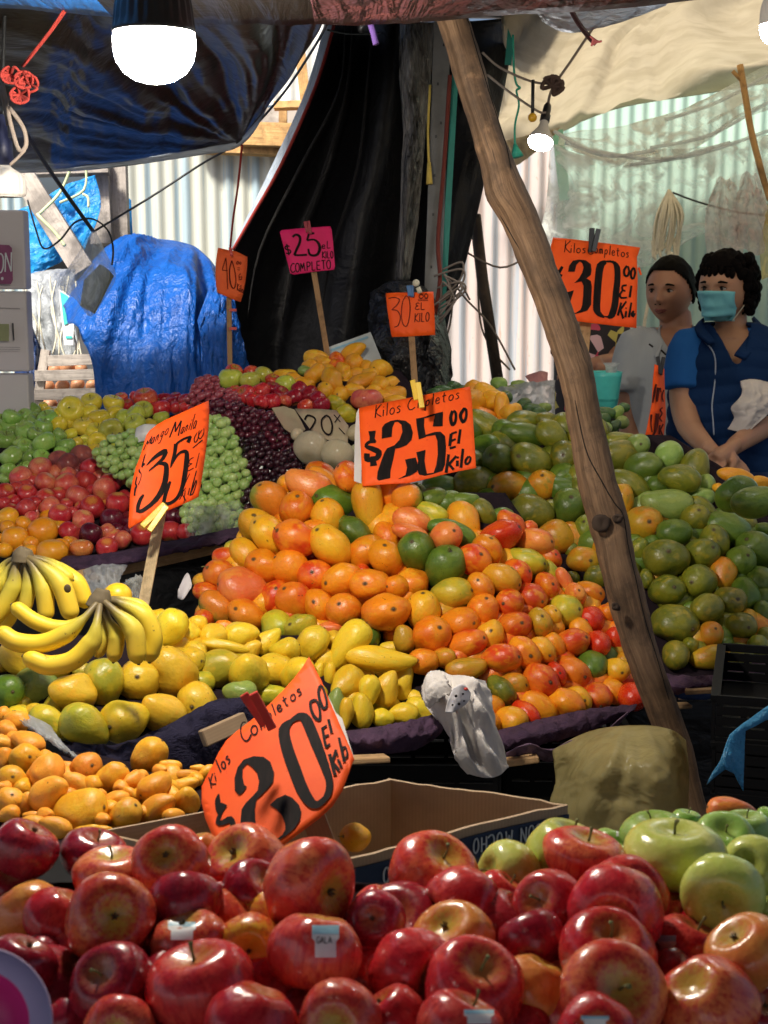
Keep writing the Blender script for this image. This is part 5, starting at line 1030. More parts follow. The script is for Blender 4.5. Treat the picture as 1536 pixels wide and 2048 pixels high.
# dark crates, boards below the heaps
def crate(x0, y0, x1, y1, d, dep, label, m=M_blkc, rows=4):
    a = P(x0, y0, d); b = P(x1, y1, d); root = empty('plastic_crate', Vector(((a.x+b.x)/2, a.y+dep/2, b.z))); tag(root, label, 'crate')
    W_, H_ = b.x-a.x, a.z-b.z; cx, cy, cz = (a.x+b.x)/2, a.y+dep/2, (a.z+b.z)/2
    for sx, nm in ((-1,'side'),(1,'side')):
        q = MB(); q.box((cx+sx*W_/2, cy, cz), (.006, dep, H_)); q.box((cx+sx*(W_/2-.002), cy, a.z), (.016, dep, .012)); q.build(nm, m, root)
    for sy in (-1, 1):
        q = MB()
        for k in range(rows+1): q.box((cx, cy+sy*dep/2, b.z+H_*k/rows), (W_-.008, .007, H_/rows*.82))
        for k in range(7): q.box((cx-W_/2+.01+(W_-.02)*k/6, cy+sy*dep/2, cz), (.010, .0055, H_-.02))
        q.build('end_panel', m, root)
    q = MB(); q.box((cx, cy, b.z+.006), (W_-.02, dep-.02, .005)); q.build('base', m, root); return root
crate(1488,1412,1800,1502,2.35,.35,'upper black plastic crate at the right edge').rotation_euler.z = R(-15); crate(1488,1508,1800,1605,2.35,.35,'lower black plastic crate at the right edge').rotation_euler.z = R(-15); crate(1488,1612,1800,1720,2.36,.35,'bottom black plastic crate mostly behind green apples').rotation_euler.z = R(-15)
crate(520,1545,1000,1700,2.95,.5,'added black plastic crate darkening the space under the mango stand'); crate(1010,1540,1300,1700,3.05,.5,'added black plastic crate darkening the space behind the olive sack')  # black crates added to darken the space below the stands

def box_obj(name, a, b, dep, m, label, cat, hollow=False):
    q = MB(); q.box(((a.x+b.x)/2, a.y+dep/2, (a.z+b.z)/2), (b.x-a.x, dep, a.z-b.z)); o = q.build(name, m); bv = o.modifiers.new('bevel', 'BEVEL'); bv.width = .006; bv.segments = 2; return tag(o, label, cat)
for i, (x0, x1, y, d, lb) in enumerate(((-200,640,1097,3.62,'black sheet standing in for shade under the left stall'),(400,1320,1480,3.6,'black sheet standing in for shade under the mango stand'),(1250,2100,1400,3.55,'black sheet standing in for shade under the green mango stand'))):
    o = sheet('under_shade_sheet', [[(x0,y,d),((x0+x1)/2,y,d+.02),(x1,y,d)],[Vector((P(x0,y,d).x,P(x0,y,d).y,.02)),Vector((P((x0+x1)/2,y,d).x,P(x0,y,d).y+.02,.02)),Vector((P(x1,y,d).x,P(x1,y,d).y,.02))]], 12, 6, M_black, lb, 'skirt', wr=.02, seed=i)  # black sheets hung under the stalls in place of their shade
sheet('grey_bag', [[(165,1140,3.05),(205,1128,3.0),(255,1130,3.05)],[(172,1170,2.95),(210,1165,2.92),(240,1160,2.97)],[(180,1195,2.95),(215,1200,2.92),(245,1190,2.95)]], 8, 8, M_bagw, 'crumpled grey white paper hanging under the left stall plank', 'paper', wr=.02, seed=3)
sheet('plastic_bag', [[(240,1170,3.0),(275,1150,2.96),(290,1160,3.0)],[(245,1215,2.95),(270,1200,2.92),(300,1230,2.97)]], 10, 10, M_clear, 'clear crinkled bag behind the price sign stick', 'bag', wr=.03, seed=4)
sheet('paper_scrap', [[(356,1180,2.9),(374,1145,2.92),(384,1168,2.9)],[(355,1196,2.9),(366,1198,2.88),(382,1176,2.9)]], 4, 4, M_carton, 'grey paper scrap left of the orange mangoes', 'paper', wr=.004)
sheet('clear_liner', [[(25,1420,2.28),(60,1430,2.24),(100,1450,2.22)],[(40,1440,2.2),(80,1465,2.16),(130,1490,2.14)],[(110,1490,2.14),(140,1510,2.12),(170,1525,2.1)]], 8, 8, M_bagw, 'milky plastic liner between the small and big yellow mangoes', 'plastic liner', wr=.008)
# white rag over the stand edge
rg = sheet('rag', [[(852,1362,2.56),(880,1342,2.52),(905,1350,2.50),(935,1352,2.53),(972,1362,2.58)],[(846,1385,2.52),(875,1378,2.46),(905,1388,2.45),(945,1372,2.47),(982,1385,2.54)],[(880,1430,2.5),(905,1420,2.45),(925,1432,2.46),(955,1415,2.44),(990,1415,2.5)],
   [(895,1470,2.5),(915,1462,2.46),(935,1478,2.48),(965,1458,2.45),(1000,1465,2.5)],[(908,1510,2.5),(930,1515,2.46),(955,1520,2.48),(985,1512,2.45),(1016,1515,2.5)],[(935,1543,2.5),(955,1553,2.48),(975,1556,2.48),(1000,1550,2.48),(1018,1532,2.5)]], 10, 10, M_ragw, 'white jersey rag with a printed patch hanging off the mango stand', 'rag', wr=.010, fr=(1.6,1.2), seed=91, th=.004, hfn=fan(.35, -.35, .045, 9, 21))
sheet('rag_fold', [[(843,1375,2.5),(856,1345,2.48),(880,1340,2.48)],[(846,1400,2.46),(862,1372,2.44),(892,1362,2.45)],[(858,1418,2.46),(880,1398,2.44),(905,1382,2.45)]], 8, 8, M_ragw, None, wr=.008, seed=92, th=.008, parent=rg)
pl = sheet('printed_patch', [[(905,1378,2.425),(925,1368,2.42),(942,1385,2.43)],[(895,1402,2.43),(915,1400,2.425),(936,1405,2.43)],[(890,1425,2.44),(905,1425,2.43),(915,1420,2.44)]], 6, 6, plain('patch white', (.7,.68,.7), .8), 'white patch with small dark and red marks', wr=.004, parent=rg)
q = MB()
for (x, y, r_) in ((912,1392,3),(926,1388,2.4),(918,1408,3),(905,1410,2.2),(928,1402,2)): q.sph(P(x,y,2.412), r_*2.4/FPX, 8, 5)
q.build('mark', M_ink, pl, True); q = MB(); q.sph(P(932,1378,2.41), (.004,.002,.003), 8, 5); q.build('mark', M_redp, pl, True)
# olive sack, blue bag
sheet('sack', [[(1105,1500,2.66),(1180,1462,2.6),(1270,1450,2.56),(1340,1458,2.56),(1372,1480,2.62)],[(1110,1560,2.62),(1180,1540,2.5),(1270,1530,2.44),(1345,1530,2.46),(1378,1550,2.6)],[(1100,1600,2.6),(1180,1600,2.5),(1270,1610,2.44),(1345,1610,2.46),(1376,1620,2.58)],[(1090,1680,2.6),(1180,1690,2.52),(1270,1700,2.48),(1345,1700,2.5),(1370,1700,2.6)]], 12, 12, M_olivef, 'translucent olive plastic sack under the stand left of the pole foot', 'sack', wr=.012, fr=(1,1), seed=95, hfn=fan(.5, -.1, .03, 6, 2))
pb = plane((1489,1450,2.27),(1414,1570,2.24),(1487,1582,2.26)); k = interior([(1414,1570),(1440,1520),(1462,1470),(1489,1446),(1540,1408),(1620,1396),(1620,1420),(1530,1440),(1492,1462),(1487,1582),(1470,1548),(1450,1538)], pb, 25)
k.v = [v+FW*(.012*noise.noise(v*22)) for v in k.v]; o = k.build('blue_bag', tarp('thin blue plastic', (.06,.33,.60), .35, .02, trans=.3), smooth=True); so_ = o.modifiers.new('t', 'SOLIDIFY'); so_.thickness = .002; tag(o, 'light blue plastic bag hanging off the black crates', 'bag')
# open cardboard carton
zt, zb = .80, .60
def atz(px, py, z):
    k = (math.sin(PITCH)+((py-1024)/FPX)*math.cos(PITCH)); return P(px, py, (1.5-z)/k)
A_, B_, C_, D_ = atz(205,1673,zt), atz(777,1556,zt), atz(1128,1606,zt), atz(640,1727,zt)
root = empty('cardboard_box', (A_+C_)/2-Vector((0,0,zt-zb))); tag(root, 'open brown cardboard box with a dark blue printed band behind the red apples', 'box')
def wall(a, b, m, nm='panel', th=.005, z0=zb, z1=zt, off=0, dd=None):
    n = (b-a).cross(Vector((0,0,1))).normalized(); q = MB(); a, b = a+n*off, b+n*off; k = 16; vs = []; uv = []
    for i in range(k+1):
        p = a.lerp(b, i/k)+n*(.004*math.sin(i/k*math.pi*2.3)); L_ = (b-a).length*i/k
        for s_ in (0, th):
            zz = z1+(.003*noise.noise(Vector((i*.7, 0, z1*9))) if z1 == zt else 0)
            vs += [Vector((p.x, p.y, z0))+n*s_, Vector((p.x, p.y, zz))+n*s_]; uv += [(L_, z0), (L_, zz)]
    fs = []
    for i in range(k):
        o = i*4; fs += [(o,o+4,o+5,o+1),(o+2,o+3,o+7,o+6),(o+1,o+5,o+7,o+3),(o,o+2,o+6,o+4)]
    fs += [(0,1,3,2),(k*4,k*4+2,k*4+3,k*4+1)]
    q.add(vs, fs, uv); return q.build(nm, m, root)
wall(A_, B_, M_card); wall(B_, C_, M_card); wall(D_, C_, M_card); wall(A_, D_, M_card)
band = wall(D_, C_, M_navy, 'printed_band', .0015, zt-.085, zt-.012, off=.0065)
q = MB(); q.add([Vector((p.x,p.y,zb+.004)) for p in (A_,B_,C_,D_)], [(0,1,2,3)]); q.build('bottom', M_cardd, root)
nn = (C_-D_).cross(Vector((0,0,1))).normalized()
def bandtext(text, xs, zl, size, w_):
    """rotated 180 degrees: runs from right to left with its top pointing down"""
    m = MB(); e = (D_-C_).normalized(); cx = 0; i = 0
    for ch in text:
        if ch in FONT:
            for st_ in FONT[ch].split('|'):
                pts = [tuple(map(float, s_.split(','))) for s_ in st_.split()]
                pts3 = [C_+e*(xs+(cx+a)*size)+Vector((0,0,-(zt-zl)+0))-Vector((0,0,b_*size*1.25))+nn*(.0105+.004*0) for a, b_ in pts]
                if len(pts3) > 2: pts3 = catmull(pts3, [0]*len(pts3), 3)[0]
                pts3 = [p+nn*(.004*math.sin((p-D_).dot((C_-D_).normalized())/(C_-D_).length*math.pi*2.3)) for p in pts3]
                m.tube(pts3, w_, 5)
        cx += ADV.get(ch, .58)+.22
    m.build('lettering', M_prw, root)
bandtext('CON MUCHO', .045, zt-.016, .0155, .0012); bandtext('MEXICO', .225, zt-.020, .0155, .0012)
# shallow cardboard tray holding the small mangoes
root = empty('fruit_tray', P(200,1700,1.75)); tag(root, 'low cardboard tray edge beside the small yellow mangoes', 'tray')
q = MB(); q.bar(P(207,1676,1.755), P(410,1637,1.83), .018, .006); q.build('rim', M_card, root); q = MB(); q.bar(P(215,1692,1.755), P(300,1712,1.70), .03, .006); q.build('rim', M_cardd, root)
# lavender bowl bottom left
root = empty('bowl', P(-40,2120,.92)); tag(root, 'lavender plastic bowl with magenta inside, cut by the bottom left corner', 'bowl')
Mx = Matrix.Translation(P(-52,2052,.95)) @ (RT*.35-FW*.8+UP*.45).to_track_quat('Z','Y').to_matrix().to_4x4()
rr_ = 150*.95/FPX
q = MB(); q.lathe([(0,-.04),(rr_*.6,-.038),(rr_*.9,-.02),(rr_,.0),(rr_*1.03,.003),(rr_*1.0,.006),(rr_*.72,.002)], 48, Mx); q.build('shell', M_lav, root, True)
q = MB(); q.lathe([(rr_*.72,.002),(rr_*.6,-.012),(rr_*.4,-.022),(0,-.026)], 48, Mx); q.build('inside', M_mag, root, True)

# ------------------------------------------------------------ leaning pole
pp = "858,-60,2.70 893,10,2.70 925,100,2.70 957,210,2.70 990,320,2.71 1012,385,2.71 1045,450,2.72 1088,560,2.72 1122,650,2.72 1150,740,2.72 1170,850,2.73 1196,970,2.73 1222,1055,2.74 1240,1140,2.74 1265,1230,2.75 1295,1340,2.76 1335,1440,2.77 1372,1560,2.78 1398,1650,2.79"
pts = PP(pp); rad = [v*2.72/FPX for v in (30,31,31,31,32,38,34,34,35,36,36,37,42,36,35,34,31,27,25)]
dr = (pts[-1]-pts[-3]).normalized(); pts.append(pts[-1]+dr*(pts[-1].z/-dr.z+.02)); rad.append(.024)
q = MB(); q.tube(pts, rad, 28, smooth=6)
for i, v in enumerate(q.v):
    k = noise.noise(v*8)*.006+noise.noise(v*28)*.0022+noise.noise(v*70)*.0008; c_ = min(pts, key=lambda p: (p-v).length)
    q.v[i] = v+Vector((k, -k, 0))
pole = q.build('leaning_pole', M_pole, smooth=True); tag(pole, 'long crooked weathered wooden pole leaning across the stall', 'pole')
for (x, y, r_, s_) in ((1004,382,17,1), (1205,1046,20,1), (1238,1036,12,.8), (1232,1215,9,.6)):
    q = MB(); Mk = Matrix.Translation(P(x, y, 2.70-.014)) @ (-FW).to_track_quat('Z','Y').to_matrix().to_4x4(); r2 = r_*2.7/FPX
    q.lathe([(r2*.95,-.014),(r2*.8,-.0065),(r2*.55,-.0045),(r2*.3,-.0055),(0,-.007)], 16, Mk)
    for j_, v in enumerate(q.v): q.v[j_] = v+Vector((noise.noise(v*70),0,noise.noise(v*70+Vector((5,0,0)))))*.005
    o = q.build('knot', plain('dark knot', (.035,.02,.012), .9, nscale=60), pole, True)
from mathutils.bvhtree import BVHTree
ptree = BVHTree.FromPolygons([v.co for v in pole.data.vertices], [p.vertices for p in pole.data.polygons])
def crack(pts, w_, nm='crack'):
    q = MB()
    tp = PP(pts); tp, _ = catmull(tp, [0]*len(tp), 4); tp = [(lambda h: (h[0] if h[0] else p))(ptree.ray_cast(CAM, (p-CAM).normalized())) for p in tp]; q.tube(tp, [w_*.2]+[w_]*(len(tp)-2)+[w_*.2], 6, smooth=2); q.build(nm, plain('crack shadow', (.008,.005,.003), 1), pole, True)
crack("927,8,2.668 950,90,2.667 983,200,2.667 1012,290,2.672 1022,340,2.676", .0014)
crack("1150,800,2.690 1172,900,2.690 1202,960,2.690 1228,1005,2.692 1246,1030,2.69 1256,1090,2.695 1272,1160,2.70 1290,1240,2.71 1312,1310,2.718 1338,1400,2.735", .0013)
crack("1165,470,2.7 1000,430,2.67 1040,500,2.68".replace("1165,470,2.7 ",""), .0012)

# ------------------------------------------------------------ lamps
def lamp(name, c, s, up, label, lit, dome=True, mat2=None, ribs=True, capm=M_blk, cord=None, cordm=None):
    Mx = Matrix.Translation(c) @ up.normalized().to_track_quat('Z','Y').to_matrix().to_4x4() @ Matrix.Scale(s, 4)
    root = empty(name, c); tag(root, label, 'lamp')
    q = MB(); q.lathe([(0,-1.20),(.22,-1.18),(.5,-1.10),(.76,-.93),(.93,-.68),(1.0,-.38),(1.0,-.12),(.985,0)], 48, Mx); q.build('globe', lit, root, True)
    q = MB(); n_ = 96; prof = [(1.0,0),(1.02,.06),(1.0,.12),(.985,.3),(.95,.6),(.88,.95),(.76,1.25),(.58,1.5),(.36,1.62),(.3,1.9),(.27,2.2)]
    vs = []; 
    for j, (r, z) in enumerate(prof):
        for k in range(n_): a = 2*math.pi*k/n_; rr = r*(1-(.05 if (k//2) % 2 and 2 < j < 8 and ribs else 0)); vs.append(Mx @ Vector((rr*math.cos(a), rr*math.sin(a), z)))
    q.add(vs, [(i*n_+k, i*n_+(k+1)%n_, (i+1)*n_+(k+1)%n_, (i+1)*n_+k) for i in range(len(prof)-1) for k in range(n_)]); q.build('housing', capm, root, True)
    q = MB(); q.lathe([(.27,2.1),(.36,2.15),(.36,2.7),(.2,2.85),(.0,2.87)], 20, Mx); q.build('socket', M_blk, root, True)
    if cord: q = MB(); q.tube([Mx @ Vector((0,0,2.8))]+cord, .003, 6, smooth=5); q.build('cord', cordm or M_wire, root, True)
    return root
lamp('lamp', P(308,66,2.0), 82*2.0/FPX, Vector((0,0,1)), 'large lit lamp with black ribbed housing hanging at the top left', M_lit, cord=[P(308,-260,2.0), P(310,-330,2.05)])
lamp('lamp', P(1556,46,2.75), 36*2.75/FPX, Vector((-.1,0,1)), 'lit lamp cut off by the right edge of the photo', M_lit2, capm=M_porc, cord=[P(1556,-140,2.75)])
# small lit lamp right of the pole
c2 = P(1081,283,4.0); s2 = 25*4.0/FPX; up2 = (UP*1.0+RT*.22+FW*.33).normalized()
Mx = Matrix.Translation(c2) @ up2.to_track_quat('Z','Y').to_matrix().to_4x4() @ Matrix.Scale(s2, 4)
root = empty('lamp', c2); tag(root, 'small lit lamp with grey cone hanging right of the leaning pole', 'lamp')
q = MB(); q.lathe([(0,-.55),(.5,-.5),(.9,-.3),(1.0,-.02)], 32, Mx); q.build('globe', M_lit2, root, True)
q = MB(); q.lathe([(1.0,-.02),(1.0,.12),(.95,.35),(.7,.8),(.45,1.25),(.34,1.7),(.33,1.9)], 32, Mx); q.build('housing', M_porc, root, True)
q = MB(); q.lathe([(.34,1.85),(.40,1.9),(.40,2.5),(.30,2.6),(.34,2.9),(.30,3.4),(.12,3.7),(0,3.72)], 16, Mx); q.build('socket', M_blk, root, True)
q = MB(); q.tube([Mx @ Vector((0,0,3.6)), P(1106,175,4.0), P(1150,110,4.0), P(1215,10,3.9), P(1250,-60,3.9)], .004, 6, smooth=5); q.build('cord', M_rope_b, root, True)
q = MB(); random.seed(5)
for k in range(9):
    a = random.uniform(0,6.28); q.tube([P(1105,172,3.98), P(1105+22*math.cos(a),172+20*math.sin(a),3.96), P(1105+18*math.cos(a+1.2),172+18*math.sin(a+1.2),3.97), P(1107,178,3.98)], .006, 6, smooth=5)
tag(q.build('wire_knot', plain('brown knot', (.07,.04,.03), .8), smooth=True), 'tangled dark brown wire knot above the small lit lamp', 'knot')
q = MB(); q.tube(PP("965,105,3.9 1000,135,3.95 1060,162,4.0 1100,168,4.0"), .0035, 6, smooth=5).tube(PP("975,150,3.9 1020,185,4.0 1075,222,4.0 1092,225,4.0"), .0035, 6, smooth=5)
tag(q.build('hanging_wire', M_rope_b, smooth=True), 'thin brown wires running from the pole to the small lit lamp', 'wire')
root = empty('fly_trap', P(1066,236,4.0)); tag(root, 'small amber ball hanging on a black cord beside the lamp', 'hanging ball')
q = MB(); q.sph(P(1065,235,4.0), .013, 14, 10); q.build('ball', plain('amber', (.75,.40,.02), .3), root, True); q = MB(); q.tube(PP("1066,160,4.0 1065,232,4.0"), .005, 6); q.build('cord', M_wire, root, True)
root = empty('cord_pull', P(1035,312,4.3)); tag(root, 'bright green cord with a knot and flared end beside the lamp', 'cord')
q = MB(); q.tube(PP("1026,70,4.3 1028,140,4.3 1033,168,4.3 1040,176,4.3 1033,182,4.3 1038,210,4.3 1030,250,4.3 1030,290,4.3"), .0035, 6, smooth=5); q.build('string', M_rope_g, root, True)
q = MB(); q.tube(PP("1030,288,4.3 1032,300,4.3 1035,314,4.3"), [.005,.012,.02], 8); q.build('flared_end', M_rope_g, root, True)
# unlit lamp top left
root = empty('lamp', P(10,395,2.6)); tag(root, 'unlit white ribbed lamp socket hanging at the left edge', 'lamp')
Mx = Matrix.Translation(P(8,392,2.6)) @ Matrix.Scale(44*2.6/FPX, 4)
n_ = 80; vs = []; prof = [(.78,-.05),(.95,.0),(1.0,.12),(1.0,.7),(.9,.95),(.5,1.2),(.36,1.3),(.34,1.5)]
for j, (r, z) in enumerate(prof):
    for k in range(n_): a = 2*math.pi*k/n_; rr = r*(1-(.04 if (k//2) % 2 and 1 < j < 5 else 0)); vs.append(Mx @ Vector((rr*math.cos(a), rr*math.sin(a), z)))
q = MB(); q.add(vs, [(i*n_+k, i*n_+(k+1)%n_, (i+1)*n_+(k+1)%n_, (i+1)*n_+k) for i in range(len(prof)-1) for k in range(n_)]+[tuple(range(n_))]); q.build('housing', M_porc, root, True)
q = MB(); q.lathe([(.36,1.35),(.5,1.4),(.48,2.4),(.3,2.6),(.28,3.4),(.1,3.6)], 16, Mx); q.build('socket', plain('dark blue tape', (.015,.02,.06), .5), root, True)
q = MB(); q.tube(PP("8,235,2.6 6,150,2.6 10,0,2.6 10,-80,2.6"), .004, 6, smooth=4); q.build('cord', M_wire, root, True)
# ropes top left
q = MB(); q.tube(PP("152,-20,2.35 101,60,2.4 44,132,2.45"), .0022, 6, smooth=4).tube(PP("160,-20,2.36 106,58,2.41 46,134,2.44"), .0022, 6, smooth=4).tube(PP("156,-20,2.36 98,66,2.41 46,134,2.44"), .0018, 6, smooth=4)
random.seed(8)
for k in range(44):
    cx, cy = random.choice(((22,150),(48,160),(58,168),(40,190))); a = random.uniform(0,6.28)
    q.tube([P(cx,cy,2.44), P(cx+20*math.cos(a),cy+17*math.sin(a),2.42), P(cx+18*math.cos(a+1.1),cy+17*math.sin(a+1.1),2.43), P(cx+3,cy+4,2.45)], .0024, 6, smooth=5)
tag(q.build('red_rope', M_rope_r, smooth=True), 'red rope tied in a frayed knot at the top left', 'rope')
q = MB(); q.tube(PP("4,165,2.5 12,200,2.5 22,250,2.5 38,300,2.5 52,290,2.5 46,255,2.5 18,215,2.5"), .0042, 6, smooth=5).tube(PP("0,170,2.52 10,215,2.52 16,250,2.52"), .004, 6, smooth=4).tube(PP("20,330,2.5 36,315,2.5 50,300,2.5"), .003, 5, smooth=4)
tag(q.build('beige_string', M_rope_b, smooth=True), 'grey beige string looped under the red knot', 'string')
def wire(pts, r, m, label, name='wire', cat='wire'):
    q = MB(); q.tube(PP(pts), r, 6, smooth=8); return tag(q.build(name, m, smooth=True), label, cat)
wire("8,180,3.4 60,280,3.7 120,370,4.0 186,462,4.2", .006, M_wire, 'thick black wire slanting from the red knot to the hanging bag')
wire("186,464,4.2 300,395,4.3 400,330,4.3 478,282,4.2 560,195,4.0 625,100,3.6 655,46,3.3", .0035, M_wire, 'thin black wire running from the hanging bag up to the roof')
wire("55,400,4.3 72,460,4.3 88,497,4.3 120,480,4.2 150,445,4.2 185,438,4.15 215,460,4.15 226,495,4.1 224,530,4.1", .003, M_wire, 'looping thin black wire in front of the blue tarp')
wire("484,290,4.2 476,370,4.3 466,440,4.4 460,500,4.5", .0035, M_rope_r, 'red string dropping from the black tarp corner to the forty peso sign', 'string', 'string')
wire("655,60,4.0 700,68,4.1 760,66,4.2", .003, M_wire, 'short dark wire across the black curtain top')
wire("716,-10,2.35 742,50,2.4 752,88,2.4", .006, M_purp, 'purple rope end hanging at the top centre', 'rope', 'rope')
wire("1130,-10,2.7 1150,35,2.7 1176,72,2.7 1192,88,2.7", .005, M_maroon, 'dark pink rope with a frayed end at the top right', 'rope', 'rope')
q = MB()
for k in range(6): q.tube([P(1178,72,2.7), P(1186+k*2,78+k,2.69), P(1183+k*4,92-k*2,2.69)], .0022, 5, smooth=3)
q.build('frayed_end', plain('pink fray', (.5,.12,.12), .9), bpy.data.objects[[o.name for o in bpy.data.objects if o.get('label','').startswith('dark pink rope')][0]], True)
q = MB(); q.tube(PP("142,335,5.2 120,385,5.2 82,425,5.15 78,432,5.1 110,465,5.1 130,492,5.1"), .006, 6, smooth=5).tube(PP("172,330,5.2 168,380,5.2 120,405,5.15"), .005, 6, smooth=4).tube(PP("165,388,5.15 176,395,5.15 177,415,5.15"), .005, 6, smooth=4)
tag(q.build('lime_string', M_lime, smooth=True), 'lime green string tied round the slanting timber brace', 'string')
# hanging bag with a small box in it
root = empty('hanging_bag', P(180,630,4.2)); tag(root, 'clear plastic bag with a grey box inside hanging by a wire', 'bag')
q = MB(); q.add([P(160,612,4.22),P(212,545,4.25),P(228,552,4.15),P(190,628,4.12), P(168,560,4.25),P(200,528,4.27),P(216,538,4.17),P(184,570,4.14)], [(0,1,2,3),(4,7,6,5),(0,3,7,4),(3,2,6,7),(2,1,5,6),(1,0,4,5)]); q.build('small_box', plain('grey green box', (.16,.17,.14), .6), root)
patch([[(184,462,4.19),(188,462,4.17),(192,462,4.19)],[(160,500,4.2),(190,500,4.1),(212,505,4.2)],[(120,568,4.22),(178,560,4.06),(232,552,4.2)],[(150,598,4.2),(180,605,4.06),(214,590,4.2)],[(172,628,4.16),(182,633,4.12),(190,626,4.16)]], 10, 8, .012, (2,2), 5).build('film', M_bag, root, True)
# white cartons on the left
boxes = [(-260, 52, 583, 745, 4.22), (-260, 56, 749, 900, 4.2), (-260, 46, 420, 579, 4.24)]
lbs = ['white carton with a small green picture, middle of the left stack', 'white carton at the bottom of the left stack behind green apples', 'white carton with a purple printed label, top of the left stack']
for (x0, x1, y0, y1, d), lb in zip(boxes, lbs):
    root = box_obj('carton', P(x0, y0, d), P(x1, y1, d), .07, M_carton, lb, 'carton')
    fd = lambda x, y, d=d: d-.002
    if 'purple' in lb:
        interior([(-30,488),(18,490),(24,496),(26,560),(22,568),(-30,568)], fd).build('print', M_label, root); m = MB(); write(m, 'ON', -6, 545, 24, -2, 0, -38, 2.6, fd, .003); write(m, '*', 2, 562, 10, 0, 0, -10, 2, fd, .003); m.build('lettering', M_prw, root)
    if 'picture' in lb:
        interior([(-10,648),(18,648),(18,682),(-10,682)], fd).build('print', M_prt, root); interior([(24,646),(27,646),(29,680),(27,682)], fd).build('handle_slot', M_blk, root)
        m = MB(); 
        for y_ in (616, 694, 698): ribbon(m, [(-10,y_,1.4),(40,y_+1,1.4)], fd, .001)
        m.build('fine_print', plain('grey print', (.25,.24,.25), .7), root)
# back carton with blue print, jug, cup
pc = plane((655,693,4.5),(742,665,4.5),(765,722,4.42)); root = interior([(655,695),(741,664),(764,720),(700,740),(660,724)], pc).build('carton', plain('pale carton', (.62,.66,.62), .6)); so_ = root.modifiers.new('depth', 'SOLIDIFY'); so_.thickness = -.06; so_.offset = 1
tag(root, 'tilted pale carton with light blue print behind the far mangoes', 'carton')
interior([(662,698),(735,672),(737,676),(663,702)], pc, lift=.004).build('print', M_skyb, root); m = MB(); write(m, '0', 670,720,14,-3,0,-14,2.5,pc,.006); write(m,'=',690,712,30,-9,0,-14,1.5,pc,.006); m.build('print', M_skyb, root)
root = empty('plastic_jug', P(1208,830,4.6)); tag(root, 'turquoise plastic tub with a clear cup on it behind the pole', 'tub')
Mx = Matrix.Translation(P(1208,832,4.6)); q = MB(); q.lathe([(0,0),(.036,.0),(.046,.06),(.054,.13),(.056,.145),(.053,.145),(.045,.05),(0,.02)], 28, Mx); q.build('tub', M_tq, root, True)
Mx = Matrix.Translation(P(1222,760,4.58)); q = MB(); q.lathe([(.014,0),(.020,.045),(.027,.055),(.025,.055),(.018,.04),(0,.004)], 20, Mx); q.build('cup', M_bagw, root, True)
sheet('clear_bags', [[(985,775,4.5),(1060,765,4.5),(1110,760,4.5)],[(1010,800,4.4),(1060,795,4.38),(1110,800,4.4)],[(1030,850,4.35),(1070,850,4.35),(1110,850,4.35)]], 8, 8, M_bagw, 'shiny clear plastic bags spread left of the leaning pole', 'bags', wr=.03)
sheet('pink_bag', [[(1050,752,4.6),(1080,742,4.6),(1096,745,4.6)],[(1068,775,4.5),(1082,770,4.5),(1095,765,4.5)]], 6, 6, tarp('pink film', (.70,.30,.30), .4, .01, trans=.3), 'pink plastic film scrap left of the leaning pole', 'plastic', wr=.01)
# hanging rope coil and bags on the right
q = MB(); random.seed(12)
for k in range(26):
    x = 1316+k*2.0; q.tube([P(1338,380,5.9), P(x+random.uniform(-4,4),430,5.9-.02*(k%3)), P(x+random.uniform(-10,6)-8,480+random.uniform(0,26),5.9), P(x-12,505+random.uniform(-30,20),5.9)], .006, 5, smooth=5)
tag(q.build('rope_coil', M_rope_w, smooth=True), 'bundle of pale rope hanging above the woman in grey', 'rope')
wire("1345,385,5.9 1400,405,5.9 1480,425,5.9 1560,432,5.9", .004, M_wire, 'thin dark wire sagging behind the women')
wire("1345,505,5.6 1310,560,5.6 1290,640,5.6 1290,680,5.6", .007, M_rope_w, 'pale rope hanging down beside the big thirty peso sign', 'rope', 'rope')
for i, (x0, x1, y0, y1, c) in enumerate(((1408,1486,372,520,(.80,.70,.66)),(1462,1536,362,505,(.80,.66,.64)),(1520,1600,400,560,(.80,.62,.20)))):
    xm = (x0+x1)/2
    sheet('hanging_bag', [[(xm-14,y0-14,5.8),(xm-5,y0-20,5.78),(xm+5,y0-12,5.78),(xm+14,y0-18,5.8)],[(x0+10,y0+28,5.76),(xm-12,y0+24,5.70),(xm+10,y0+30,5.70),(x1-8,y0+24,5.76)],[(x0,y0+80,5.78),(xm-14,y0+78,5.70),(xm+12,y0+84,5.68),(x1,y0+76,5.78)],[(x0+4,y1,5.8),(xm-12,y1-8,5.74),(xm+14,y1+6,5.72),(x1-2,y1-4,5.8)]], 8, 10, clear('bag film', c, .95, .25, 9, lo=.55),
          ['pale pink plastic bag hanging above the woman in grey','pink plastic bag hanging above the masked woman','yellow plastic bag at the right edge behind the masked woman'][i], 'bag', wr=.03, seed=i, th=0, hfn=fan(.5, -.3, .06, 12, i))
q = MB(); q.tube(PP("1480,130,5.0 1492,200,5.0 1502,260,5.0 1522,340,5.0 1540,400,5.0"), .012, 8, smooth=4).tube(PP("1465,142,5.0 1482,160,5.0"), .007, 6)
tag(q.build('stick', M_orw, smooth=True), 'thin yellowish forked stick leaning at the upper right', 'stick')

